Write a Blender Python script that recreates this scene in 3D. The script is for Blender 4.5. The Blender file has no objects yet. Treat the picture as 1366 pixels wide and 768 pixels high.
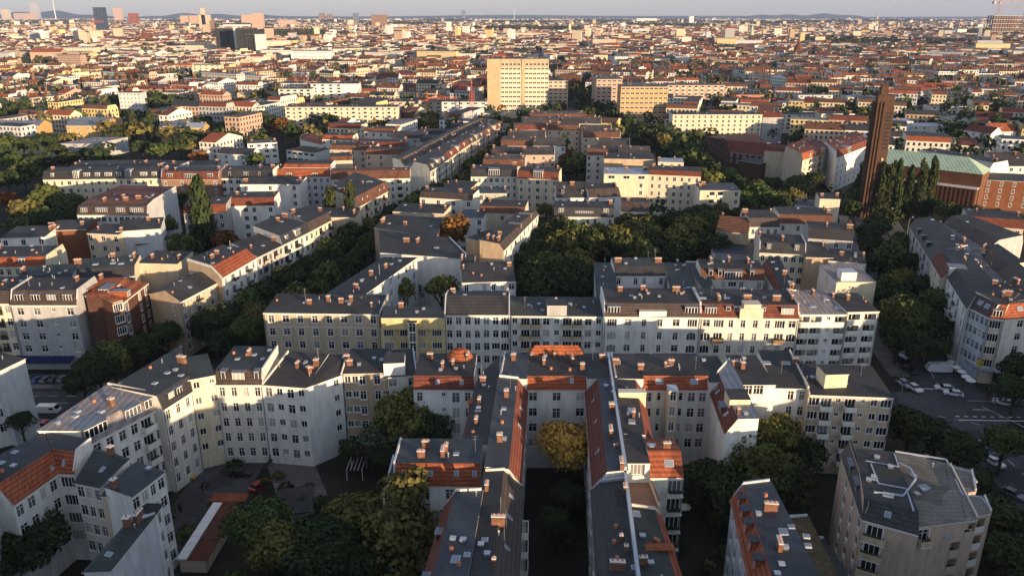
import bpy, bmesh, math, random
from mathutils import Vector, Matrix
import numpy as np
SC = bpy.context.scene
COL = SC.collection
# ---------------------------------------------------------------- camera
cd = bpy.data.cameras.new('camera'); cam = bpy.data.objects.new('camera', cd); COL.objects.link(cam)
cam.location = (0, 0, 88.0); cam.rotation_euler = (math.radians(90 - 19.29), 0, 0)
cd.sensor_width = 36; cd.lens = 36 * 1040 / 1366; cd.clip_start = 1; cd.clip_end = 80000
SC.camera = cam
# ---------------------------------------------------------------- light
SUN_EL, SUN_AZ = 5.8, 138.0          # azimuth clockwise from +Y (view direction); 138 = behind the camera, to the right
wd = bpy.data.worlds.new('World'); SC.world = wd; wd.use_nodes = True
nt = wd.node_tree; bg = nt.nodes['Background']
sky = nt.nodes.new('ShaderNodeTexSky'); sky.sky_type = 'NISHITA'; sky.sun_disc = False
sky.sun_elevation = math.radians(SUN_EL); sky.sun_rotation = math.radians(SUN_AZ)
sky.altitude = 90; sky.air_density = 1.0; sky.dust_density = 0.8; sky.ozone_density = 2.5
tint = nt.nodes.new('ShaderNodeMixRGB'); tint.blend_type = 'MULTIPLY'; tint.inputs[0].default_value = 1; tint.inputs[2].default_value = (1.0, 1.0, 1.0, 1)   # clear evening air: bluer than the model's
nt.links.new(sky.outputs[0], tint.inputs[1]); veil = nt.nodes.new('ShaderNodeMixRGB'); veil.inputs[0].default_value = 0.5; veil.inputs[2].default_value = (1.42, 1.39, 1.58, 1)   # thin even cloud veil over the whole sky
nt.links.new(tint.outputs[0], veil.inputs[1]); nt.links.new(veil.outputs[0], bg.inputs[0]); bg.inputs[1].default_value = 0.15
sl = bpy.data.lights.new('sun', 'SUN'); sun = bpy.data.objects.new('sun', sl); COL.objects.link(sun)
sl.energy = 3.9; sl.angle = math.radians(0.5); sl.color = (1.0, 0.72, 0.45)
_a, _e = math.radians(SUN_AZ), math.radians(SUN_EL)
sd = Vector((math.sin(_a) * math.cos(_e), math.cos(_a) * math.cos(_e), math.sin(_e)))
sun.rotation_euler = sd.to_track_quat('Z', 'Y').to_euler()
SC.view_settings.view_transform = 'Standard'; SC.view_settings.look = 'None'
SC.view_settings.exposure = 1.38; SC.view_settings.gamma = 1.0
SC.cycles.max_bounces = 4; SC.cycles.diffuse_bounces = 2; SC.cycles.glossy_bounces = 2
SC.cycles.volume_bounces = 0; SC.cycles.transparent_max_bounces = 4
SC.cycles.use_denoising = True
# ---------------------------------------------------------------- materials
MAT = {}
def N(nt, t, **k):
    n = nt.nodes.new(t)
    for a, b in k.items():
        if hasattr(n, a): setattr(n, a, b)
        else: n.inputs[a].default_value = b
    return n
def mat(key, col, rough=.8, spec=.3, kind='noise', metal=0., amt=.25, col2=None, scale=.35, bump=0.):
    m = bpy.data.materials.new(key); m.use_nodes = True; t = m.node_tree; b = t.nodes['Principled BSDF']
    b.inputs['Roughness'].default_value = rough; b.inputs['Metallic'].default_value = metal
    b.inputs['Specular IOR Level'].default_value = spec
    c = (*col, 1); L = t.links.new
    if kind == 'plain': b.inputs['Base Color'].default_value = c
    else:
        geo = N(t, 'ShaderNodeNewGeometry')
        mp = N(t, 'ShaderNodeMapping'); L(geo.outputs['Position'], mp.inputs[0])
        n1 = N(t, 'ShaderNodeTexNoise'); n1.inputs['Scale'].default_value = scale; n1.inputs['Detail'].default_value = 6; n1.inputs['Roughness'].default_value = .65
        if kind == 'plaster': mp.inputs['Scale'].default_value = (1, 1, .35)
        L(mp.outputs[0], n1.inputs[0])
        rp = N(t, 'ShaderNodeValToRGB'); rp.color_ramp.elements[0].position = .3; rp.color_ramp.elements[1].position = .7
        d = col2 or tuple(v * (1 - amt) for v in col)
        rp.color_ramp.elements[0].color = (*d, 1); rp.color_ramp.elements[1].color = (*[min(1, v * (1 + amt * .4)) for v in col], 1)
        L(n1.outputs[0], rp.inputs[0]); out = rp.outputs[0]
        oi = N(t, 'ShaderNodeObjectInfo')
        if kind in ('leaf',):
            n2 = N(t, 'ShaderNodeTexNoise'); n2.inputs['Scale'].default_value = 1.1; L(geo.outputs['Position'], n2.inputs[0])
            hs = N(t, 'ShaderNodeHueSaturation'); L(out, hs.inputs['Color'])
            ma = N(t, 'ShaderNodeMath', operation='MULTIPLY_ADD'); L(oi.outputs['Random'], ma.inputs[0]); ma.inputs[1].default_value = .05; ma.inputs[2].default_value = .475; L(ma.outputs[0], hs.inputs['Hue'])
            mb = N(t, 'ShaderNodeMath', operation='MULTIPLY_ADD'); L(n2.outputs[0], mb.inputs[0]); mb.inputs[1].default_value = 1.6; mb.inputs[2].default_value = .2; L(mb.outputs[0], hs.inputs['Value'])
            out = hs.outputs[0]
            b.inputs['Subsurface Weight'].default_value = 0
        if kind in ('tile', 'brick', 'seam'):
            w = N(t, 'ShaderNodeTexWave'); w.wave_type = 'BANDS'; w.bands_direction = 'Z' if kind != 'seam' else 'X'
            w.inputs['Scale'].default_value = {'tile': .55, 'brick': 1.2, 'seam': .25}[kind]; w.inputs['Distortion'].default_value = .4
            L(geo.outputs['Position'], w.inputs[0])
            mx = N(t, 'ShaderNodeMixRGB', blend_type='MULTIPLY'); mx.inputs[0].default_value = .45 if kind != 'seam' else .35
            L(out, mx.inputs[1]); L(w.outputs[0], mx.inputs[2]); out = mx.outputs[0]
        if kind in ('deck', 'tile', 'seam', 'plaster'):
            n3 = N(t, 'ShaderNodeTexNoise'); n3.inputs['Scale'].default_value = 3.1; n3.inputs['Detail'].default_value = 3; L(geo.outputs['Position'], n3.inputs[0])
            mx = N(t, 'ShaderNodeMixRGB', blend_type='OVERLAY'); mx.inputs[0].default_value = .5 if kind != 'plaster' else .18
            L(out, mx.inputs[1]); L(n3.outputs[0], mx.inputs[2]); out = mx.outputs[0]
        if kind == 'plaster':
            mp2 = N(t, 'ShaderNodeMapping'); mp2.inputs['Scale'].default_value = (.8, .8, .12); L(geo.outputs['Position'], mp2.inputs[0])
            n5 = N(t, 'ShaderNodeTexNoise'); n5.inputs['Scale'].default_value = 1.6; n5.inputs['Detail'].default_value = 4; L(mp2.outputs[0], n5.inputs[0])
            r5 = N(t, 'ShaderNodeValToRGB'); r5.color_ramp.elements[0].position = .32; r5.color_ramp.elements[0].color = (.66, .63, .58, 1); r5.color_ramp.elements[1].position = .52; r5.color_ramp.elements[1].color = (1, 1, 1, 1); L(n5.outputs[0], r5.inputs[0])
            mx = N(t, 'ShaderNodeMixRGB', blend_type='MULTIPLY'); mx.inputs[0].default_value = .38; L(out, mx.inputs[1]); L(r5.outputs[0], mx.inputs[2]); out = mx.outputs[0]
        if kind in ('deck', 'tile'):
            br = N(t, 'ShaderNodeTexBrick'); br.inputs['Scale'].default_value = 1.0; br.inputs['Brick Width'].default_value = 5.0 if kind == 'deck' else .9; br.inputs['Row Height'].default_value = 1.0 if kind == 'deck' else .8
            br.inputs['Mortar Size'].default_value = .05; br.inputs['Color1'].default_value = (1, 1, 1, 1); br.inputs['Color2'].default_value = (.8, .8, .8, 1) if kind == 'deck' else (.62, .6, .6, 1); br.inputs['Mortar'].default_value = (.5, .5, .5, 1); br.inputs['Bias'].default_value = -.3
            rm = N(t, 'ShaderNodeMapping'); rm.inputs['Rotation'].default_value = (0, 0, .06) if kind == 'deck' else (.9, .5, .06); L(geo.outputs['Position'], rm.inputs[0]); L(rm.outputs[0], br.inputs[0])
            mx = N(t, 'ShaderNodeMixRGB', blend_type='MULTIPLY'); mx.inputs[0].default_value = .8; L(out, mx.inputs[1]); L(br.outputs[0], mx.inputs[2]); out = mx.outputs[0]
        if kind == 'deck':
            # patches of newer and older roofing felt, each a few metres across
            vo = N(t, 'ShaderNodeTexVoronoi'); vo.inputs['Scale'].default_value = .16; vo.distance = 'CHEBYCHEV'; L(geo.outputs['Position'], vo.inputs[0])
            mr = N(t, 'ShaderNodeSeparateColor'); L(vo.outputs['Color'], mr.inputs[0])
            ma = N(t, 'ShaderNodeMath', operation='MULTIPLY_ADD'); L(mr.outputs[0], ma.inputs[0]); ma.inputs[1].default_value = .5; ma.inputs[2].default_value = .75
            mx = N(t, 'ShaderNodeMixRGB', blend_type='MULTIPLY'); mx.inputs[0].default_value = 1
            L(out, mx.inputs[1]); L(ma.outputs[0], mx.inputs[2]); out = mx.outputs[0]
        L(out, b.inputs['Base Color'])
        if bump:
            bp = N(t, 'ShaderNodeBump'); bp.inputs['Strength'].default_value = bump; bp.inputs['Distance'].default_value = .1
            n4 = N(t, 'ShaderNodeTexNoise'); n4.inputs['Scale'].default_value = 2.0; L(geo.outputs['Position'], n4.inputs[0])
            L(n4.outputs[0], bp.inputs['Height']); L(bp.outputs[0], b.inputs['Normal'])
    MAT[key] = m
    return m
for k, c in dict(white=(.75, .735, .69), offwhite=(.68, .65, .57), cream=(.66, .58, .42), yellow=(.64, .52, .26), beige=(.50, .41, .29),
                 tan=(.48, .36, .24), sand=(.56, .46, .34), grey=(.40, .40, .40), ltgrey=(.55, .56, .57), pink=(.49, .38, .30), blue=(.50, .56, .62),
                 ochre=(.52, .34, .15), green=(.42, .44, .34), orange=(.55, .17, .06), brown=(.24, .15, .10), salmon=(.50, .355, .27), hotel=(.48, .37, .23), dkgrey=(.2, .2, .21)).items():
    mat(k, c, .85, .2, 'plaster', amt=.2, scale=.5)
mat('brick', (.25, .10, .05), .9, .2, 'brick'); mat('brickor', (.18, .085, .05), .9, .2, 'brick'); mat('brickdk', (.12, .06, .045), .9, .2, 'brick')
mat('towerbrick', (.125, .07, .046), .9, .2, 'brick')
mat('felt', (.038, .038, .040), .75, .35, 'deck'); mat('feltg', (.037, .044, .044), .7, .35, 'deck'); mat('feltk', (.035, .036, .04), .7, .35, 'deck')
mat('feltb', (.036, .044, .055), .6, .4, 'deck'); mat('feltl', (.17, .16, .165), .8, .3, 'deck'); mat('feltw', (.11, .085, .07), .8, .3, 'deck')
mat('slate', (.045, .045, .048), .6, .4, 'tile'); mat('slateb', (.085, .062, .052), .65, .35, 'tile')
mat('tile', (.38, .105, .045), .8, .3, 'tile'); mat('tiled', (.21, .062, .038), .8, .3, 'tile'); mat('tileb', (.19, .085, .05), .8, .3, 'tile')
mat('tileo', (.42, .12, .045), .8, .3, 'tile')
mat('zinc', (.30, .35, .43), .45, .5, 'seam'); mat('zincd', (.16, .18, .22), .45, .5, 'seam'); mat('lilac', (.26, .23, .23), .6, .4, 'seam')
mat('copper', (.44, .58, .43), .6, .4, 'seam'); mat('grassroof', (.10, .08, .045), .95, .1, 'noise', amt=.5, scale=1.2)
mat('gravel', (.17, .16, .14), .95, .1, 'deck')
mat('trim', (.62, .60, .56), .7, .3, 'plain'); mat('cap', (.36, .40, .46), .4, .5, 'plain'); mat('capw', (.50, .44, .36), .7, .4, 'plain')
mat('frame', (.75, .75, .74), .5, .4, 'plain'); mat('dark', (.02, .02, .022), .6, .3, 'plain'); mat('iron', (.03, .03, .033), .5, .5, 'plain')
mat('chim', (.22, .11, .07), .9, .2, 'noise', amt=.6, scale=1.2); mat('pot', (.40, .17, .09), .9, .2, 'plain')
mat('bark', (.07, .05, .04), .95, .1); mat('metal', (.45, .46, .48), .35, .5, 'plain', .7)
mat('leafg', (.08, .105, .03), .9, .15, 'leaf', col2=(.04, .052, .016)); mat('leafd', (.045, .06, .022), .9, .15, 'leaf', col2=(.02, .03, .012))
mat('leafo', (.15, .145, .04), .9, .15, 'leaf', col2=(.075, .075, .022)); mat('leafr', (.20, .085, .025), .9, .15, 'leaf', col2=(.07, .035, .014))
mat('leafy', (.60, .42, .07), .9, .15, 'leaf', col2=(.36, .26, .045)); mat('leafb', (.10, .12, .07), .9, .15, 'leaf', col2=(.05, .06, .035))
mat('asphalt', (.07, .072, .078), .9, .2, 'deck', scale=.2); mat('pave', (.15, .14, .13), .9, .2, 'deck', scale=.6); mat('paint', (.62, .62, .60), .8, .2)
mat('soil', (.035, .036, .026), .95, .1, 'noise', amt=.5, scale=.12); mat('grass', (.035, .055, .018), .95, .1, 'noise', amt=.4, scale=.8)
def glass(key, col, rough=.08, rnd=True):
    m = bpy.data.materials.new(key); m.use_nodes = True; t = m.node_tree; b = t.nodes['Principled BSDF']
    b.inputs['Roughness'].default_value = rough; b.inputs['Specular IOR Level'].default_value = .6
    if rnd:
        oi = N(t, 'ShaderNodeObjectInfo'); rp = N(t, 'ShaderNodeValToRGB'); rp.color_ramp.interpolation = 'CONSTANT'
        el = rp.color_ramp.elements; el[0].color = (*col, 1); el[0].position = 0; el[1].position = .55; el[1].color = (.05, .055, .06, 1)
        for p, cc in ((.72, (.10, .105, .11)), (.84, (.22, .22, .21)), (.93, (.40, .38, .33))):
            e = el.new(p); e.color = (*cc, 1)
        t.links.new(oi.outputs['Random'], rp.inputs[0]); t.links.new(rp.outputs[0], b.inputs['Base Color'])
    else: b.inputs['Base Color'].default_value = (*col, 1)
    MAT[key] = m
glass('glass', (.016, .018, .022)); glass('glassp', (.03, .034, .04), .12, False); glass('glassl', (.20, .23, .27), .1, False); glass('screen', (.01, .012, .014), .05, False)
mat('carpaint', (.5, .5, .5), .3, .5, 'plain')
def car_paint(name, c):
    mat(name, c, .28, .5, 'plain')
    MAT[name].node_tree.nodes['Principled BSDF'].inputs['Coat Weight'].default_value = .5
for n, c in dict(cwhite=(.7, .7, .7), cblack=(.02, .02, .022), csilver=(.35, .36, .37), cblue=(.03, .1, .22), cred=(.3, .02, .02), cgrey=(.12, .125, .13), cyellow=(.55, .4, .02)).items(): car_paint(n, c)
mat('rubber', (.015, .015, .015), .9, .2, 'plain'); mat('awning', (.012, .018, .07), .8, .2, 'plain'); mat('crane', (.50, .09, .04), .6, .3, 'plain')
mat('cranel', (.5, .33, .22), .6, .3, 'plain'); mat('fab', (.7, .7, .68), .9, .1, 'plain'); mat('redfab', (.4, .03, .03), .9, .1, 'plain')
mat('gold', (.55, .40, .05), .5, .4, 'plain'); mat('navy', (.03, .05, .085), .2, .5, 'plain'); mat('hill', (.03, .045, .03), 1, 0, 'noise', scale=.002)
# ---------------------------------------------------------------- mesh helpers
class MB:
    def __init__(s): s.v = []; s.f = []; s.m = []; s.mats = []
    def mi(s, k):
        if k not in s.mats: s.mats.append(k)
        return s.mats.index(k)
    def face(s, pts, k):
        n = len(s.v); s.v.extend(tuple(p) for p in pts); s.f.append(tuple(range(n, n + len(pts)))); s.m.append(s.mi(k))
    def box(s, x0, y0, z0, x1, y1, z1, k, top=None, bottom=True):
        a = [(x0, y0), (x1, y0), (x1, y1), (x0, y1)]
        s.prism(a, z0, z1, k, top, bottom)
    def prism(s, a, z0, z1, k, top=None, bottom=True):
        n = len(a)
        for i in range(n):
            p, q = a[i], a[(i + 1) % n]
            s.face([(p[0], p[1], z0), (q[0], q[1], z0), (q[0], q[1], z1), (p[0], p[1], z1)], k)
        s.face([(p[0], p[1], z1) for p in a], top or k)
        if bottom: s.face([(p[0], p[1], z0) for p in reversed(a)], k)
    def cyl(s, cx, cy, z0, z1, r0, r1, k, n=10, cap=True):
        A = [(cx + r0 * math.cos(6.2832 * i / n), cy + r0 * math.sin(6.2832 * i / n), z0) for i in range(n)]
        Bq = [(cx + r1 * math.cos(6.2832 * i / n), cy + r1 * math.sin(6.2832 * i / n), z1) for i in range(n)]
        for i in range(n):
            j = (i + 1) % n; s.face([A[i], A[j], Bq[j], Bq[i]], k)
        if cap: s.face(Bq, k)
    def bar(s, p, q, r, k, n=4):
        p, q = Vector(p), Vector(q); d = (q - p).normalized(); u = d.orthogonal().normalized(); w = d.cross(u)
        R = [(u * math.cos(6.2832 * (i + .5) / n) + w * math.sin(6.2832 * (i + .5) / n)) * r for i in range(n)]
        for i in range(n):
            j = (i + 1) % n; s.face([p + R[i], p + R[j], q + R[j], q + R[i]], k)
        s.face([q + x for x in R], k); s.face([p + x for x in reversed(R)], k)
    def mesh(s, name):
        me = bpy.data.meshes.new(name); me.from_pydata(s.v, [], s.f)
        for k in s.mats: me.materials.append(MAT[k])
        me.polygons.foreach_set('material_index', s.m); me.update()
        return me
    def build(s, name, parent=None):
        return link(name, s.mesh(name), parent)
def link(name, me, parent=None, M=None):
    o = bpy.data.objects.new(name, me); COL.objects.link(o)
    if parent is not None: o.parent = parent
    if M is not None: o.matrix_local = M
    return o
def tag(o, label=None, cat=None, group=None, kind=None):
    if label: o['label'] = label
    if cat: o['category'] = cat
    if group: o['group'] = group
    if kind: o['kind'] = kind
    return o
def empty(name, loc, label, cat, group=None, rz=0):
    e = bpy.data.objects.new(name, None); e.location = loc; e.rotation_euler = (0, 0, rz); e.empty_display_size = 2; COL.objects.link(e)
    return tag(e, label, cat, group)
RND = random.Random(7)
CACHE = {}
def shared(key, fn):
    if key not in CACHE: CACHE[key] = fn()
    return CACHE[key]
# ---------------------------------------------------------------- windows, balconies, dormers, chimneys (shared meshes)
WIN = {'A': (2.3, 2.15), 'a': (1.35, 2.1), 'w': (1.45, 2.0), 'n': (.8, 1.7), 's': (.9, .9), 'W': (2.4, 1.7), 'T': (1.6, 2.3), 'd': (1.7, 1.85), 'b': (2.2, 2.25), 'L': (3.0, 2.45),
       'h': (1.15, 2.0), 't': (2.4, 2.0), 'B': (3.0, 1.5), 'e': (1.25, 1.45), 'l': (2.5, 2.0)}
def window_mesh(w, h, wall, depth=.22, arch=0):
    def f():
        b = MB(); x = w / 2; y = depth
        b.face([(-x, 0, 0), (-x, 0, h), (-x, y, h), (-x, y, 0)], wall); b.face([(x, 0, 0), (x, y, 0), (x, y, h), (x, 0, h)], wall)
        b.face([(-x, 0, h), (x, 0, h), (x, y, h), (-x, y, h)], wall); b.face([(-x, 0, 0), (-x, y, 0), (x, y, 0), (x, 0, 0)], 'trim')
        b.face([(-x, y, 0), (x, y, 0), (x, y, h), (-x, y, h)], 'glass')
        t = .09; g = y - .05
        def q(x0, z0, x1, z1): b.face([(x0, g, z0), (x1, g, z0), (x1, g, z1), (x0, g, z1)], 'frame')
        q(-x, 0, -x + t, h); q(x - t, 0, x, h); q(-x + t, 0, x - t, t); q(-x + t, h - t, x - t, h)
        if arch:
            k = 7; hh = min(w / 2, .75); P = [(-x * math.cos(3.14159 * i / k), h - hh + hh * math.sin(3.14159 * i / k)) for i in range(k + 1)]
            for i in range(k):
                (a, c), (d, e) = P[i], P[i + 1]; b.face([(a, .002, c), (d, .002, e), (d, .002, h), (a, .002, h)], wall)
        nm = 0 if w < .9 else (1 if w < 1.9 else (2 if w < 2.4 else 3))
        for i in range(nm):
            c = -x + w * (i + 1) / (nm + 1); q(c - .045, t, c + .045, h - t)
        if h > 1.5 and w < 2: 
            zz = h * .68; b.face([(-x + t, g - .004, zz - .04), (x - t, g - .004, zz - .04), (x - t, g - .004, zz + .04), (-x + t, g - .004, zz + .04)], 'frame')
        b.box(-x - .08, -.12, -.1, x + .08, -.003, -.003, 'trim')
        if wall in ('beige', 'tan', 'sand', 'brick', 'brickdk', 'brickor', 'yellow', 'pink'):
            for (u, v, p, r_) in ((-x - .16, 0, -x - .002, h + .16), (x + .002, 0, x + .16, h + .16), (-x, h + .002, x, h + .16)): b.box(u, -.05, v, p, -.003, r_, 'trim')
        return b.mesh('window')
    return shared(('win', w, h, wall, depth, arch), f)
def balcony_mesh(kind, w=3.2, d=1.2):
    def f():
        b = MB(); x = w / 2; b.box(-x, -d, -.2, x, -.003, -.02, 'trim')
        if kind == 'iron':
            for i in range(int(w / .3) + 1):
                c = -x + .04 + (w - .08) * i / int(w / .3); b.bar((c, -d + .04, -.02), (c, -d + .04, .95), .025, 'iron', 3)
            b.box(-x, -d, .95, x, -d + .07, 1.02, 'iron'); b.box(-x, -d + .07, .95, -x + .06, -.01, 1.02, 'iron'); b.box(x - .06, -d + .07, .95, x, -.01, 1.02, 'iron')
            for i in range(5):
                b.box(-x + .2 + i * w / 6, -d + .08, .5, -x + .2 + i * w / 6 + .4, -d + .3, 1.05, 'leafd')
        else:
            b.box(-x, -d, -.02, x, -d + .1, .95, kind); b.box(-x, -d + .1, -.02, -x + .1, -.003, .95, kind); b.box(x - .1, -d + .1, -.02, x, -.003, .95, kind)
            b.box(-x + .15, -d + .12, .85, x - .6, -d + .35, 1.2, 'leafd')
        return b.mesh('balcony')
    return shared(('bal', kind, w, d), f)
def loggia_mesh(w, h, wall, kind):
    def f():
        b = MB(); x = w / 2; y = 1.3
        b.face([(-x, 0, 0), (-x, 0, h), (-x, y, h), (-x, y, 0)], wall); b.face([(x, 0, 0), (x, y, 0), (x, y, h), (x, 0, h)], wall)
        b.face([(-x, 0, h), (x, 0, h), (x, y, h), (-x, y, h)], wall); b.face([(-x, 0, 0), (-x, y, 0), (x, y, 0), (x, 0, 0)], 'trim')
        b.face([(-x, y, 0), (x, y, 0), (x, y, h), (-x, y, h)], wall)
        b.box(-x * .75, y - .06, .05, x * .6, y - .004, h - .25, 'frame'); b.box(-x * .75 + .1, y - .08, .15, -.1, y - .064, h - .35, 'glass'); b.box(.05, y - .08, .15, x * .6 - .1, y - .064, h - .35, 'glass')
        b.box(-x + .003, -.1, -.05, x - .003, .02, 1.0, kind); b.box(-x + .3, .03, .9, x - .8, .25, 1.2, 'leafd')
        return b.mesh('loggia')
    return shared(('log', w, h, wall, kind), f)
def chimney_mesh(k):
    def f():
        b = MB(); w, d, h = [(.5, 1.2, 1.15), (.45, .45, 1.05), (.55, 1.9, 1.3), (.8, .9, 1.4)][k]
        b.box(-w / 2, -d / 2, -1.2, w / 2, d / 2, h, 'chim'); b.box(-w / 2 - .07, -d / 2 - .07, h + .001, w / 2 + .07, d / 2 + .07, h + .13, 'trim')
        n = max(1, int(d / .5))
        for i in range(n): b.cyl(0, -d / 2 + d * (i + .5) / n, h + .13, h + .45, .13, .11, 'pot', 6)
        return b.mesh('chimney')
    return shared(('chim', k), f)
def skylight_mesh(k):
    def f():
        b = MB(); w, l = [(.75, 1.1), (.9, .9), (1.5, 1.2)][k]
        b.box(-w / 2, -l / 2, -.1, w / 2, l / 2, .16, 'cap'); b.box(-w / 2 + .1, -l / 2 + .1, .161, w / 2 - .1, l / 2 - .1, .18, 'glassl')
        return b.mesh('skylight')
    return shared(('sky', k), f)
def vent_mesh(k):
    def f():
        b = MB()
        if k == 0: b.cyl(0, 0, -.2, .7, .11, .11, 'metal', 8); b.cyl(0, 0, .7, .9, .2, .05, 'metal', 8)
        elif k == 1: b.box(-.35, -.35, -.2, .35, .35, .35, 'metal'); b.box(-.42, -.42, .351, .42, .42, .42, 'cap')
        elif k == 2:
            b.bar((0, 0, -.2), (0, 0, 3), .035, 'metal'); b.bar((-.6, 0, 2.8), (.6, 0, 2.8), .02, 'metal'); b.bar((-.4, 0, 2.3), (.4, 0, 2.3), .02, 'metal')
        else: b.cyl(0, 0, -.2, .5, .3, .3, 'pot', 8)
        return b.mesh(['vent_pipe', 'roof_vent', 'aerial', 'clay_vent'][k])
    return shared(('vent', k), f)
def dormer_mesh(w, zb, h, dep, side, top):
    def f():
        b = MB(); x = w / 2
        b.box(-x, 0, zb, x, dep, h, side, top); b.box(-x - .12, -.2, h + .002, x + .12, dep, h + .14, top)
        return b.mesh('dormer')
    def g():
        b = MB(); n = max(1, int(round(w / .85))); x = w / 2 - .08; y = -.004; hh = h - .12
        z0 = max(.25, zb + .3)
        b.box(-x, -.05, z0, x, y, hh, 'frame')
        for i in range(n):
            a = -x + 2 * x * i / n + .07; c = -x + 2 * x * (i + 1) / n - .07
            b.face([(a, -.054, z0 + .08), (c, -.054, z0 + .08), (c, -.054, hh - .08), (a, -.054, hh - .08)], 'glass')
        return b.mesh('dormer_window')
    return shared(('dor', w, zb, h, dep, side, top), f), shared(('dorw', w, zb, h), g)
# ---------------------------------------------------------------- buildings
def facade(mb, out, P0, P1, zt, cols, st, wall, near, first=.65, base=0., bal='white'):
    """one wall from P0 to P1 (outside to the right), openings cut through it; returns windows in 'out'"""
    P0, P1 = Vector(P0), Vector(P1); d = P1 - P0; L = d.length
    if L < .05: return
    d /= L; inn = Vector((-d.y, d.x))
    def pt(x, z, y=0): p = P0 + d * x + inn * y; return (p.x, p.y, z)
    def rect(x0, z0, x1, z1):
        if x1 - x0 > .004 and z1 - z0 > .004: mb.face([pt(x0, z0), pt(x1, z0), pt(x1, z1), pt(x0, z1)], wall)
    rows = int((zt - base - first) / st)
    if not cols or rows < 1 or L < 1.5: rect(0, base, L, zt); return
    cl = cols if isinstance(cols, (list, tuple)) else [cols]
    n = len(cl[0])
    M0 = Matrix(((d.x, inn.x, 0, 0), (d.y, inn.y, 0, 0), (0, 0, 1, 0), (0, 0, 0, 1)))
    for i in range(n):
        x0, x1 = L * i / n, L * (i + 1) / n; zc = zt; cx = (x0 + x1) / 2
        for r in range(rows):
            c = cl[min(r, len(cl) - 1)][i]
            if c == '.' or c not in WIN: continue
            w, h = WIN[c]; w = min(w, (x1 - x0) - .25); top = zt - first - r * st; bot = top - h
            if w < .3 or bot < base + .3: continue
            if c in 'bL': bot = top - h
            a0, a1 = cx - w / 2, cx + w / 2
            if near:
                rect(x0, top, x1, zc); rect(x0, bot, a0, top); rect(a1, bot, x1, top); zc = bot
                p = P0 + d * cx; M = Matrix.Translation((p.x, p.y, bot)) @ M0
                w = round(w, 2)
                if c == 'L': out.append(('loggia', loggia_mesh(w, h, wall, bal), M))
                else:
                    out.append(('window', window_mesh(w, h, wall, .22, c in 'Aa'), M))
                    if c == 'b': out.append(('balcony', balcony_mesh(bal, round(min(3.2, (x1 - x0) - .1), 1)), M))
            else:
                def q(u0, v0, u1, v1, y, k): out.append(([pt(u0, v0, y), pt(u1, v0, y), pt(u1, v1, y), pt(u0, v1, y)], k))
                if c in 'bL':
                    q(a0, bot, a1, top, -.03, 'glassp')
                    q(a0 - .4, bot - .1, a1 + .4, bot + .9, -.9, bal if bal in MAT else 'trim')
                    out.append(([pt(a0 - .4, bot - .1, -.02), pt(a0 - .4, bot - .1, -.9), pt(a1 + .4, bot - .1, -.9), pt(a1 + .4, bot - .1, -.02)], 'trim'))
                else:
                    q(a0 - .06, bot - .06, a1 + .06, top + .06, -.03, 'frame')
                    if w > .85:
                        q(a0 + .08, bot + .08, cx - .05, top - .08, -.05, 'glassp'); q(cx + .05, bot + .08, a1 - .08, top - .08, -.05, 'glassp')
                    else: q(a0 + .06, bot + .08, a1 - .06, top - .08, -.05, 'glassp')
        rect(x0, base, x1, zc)
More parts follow.
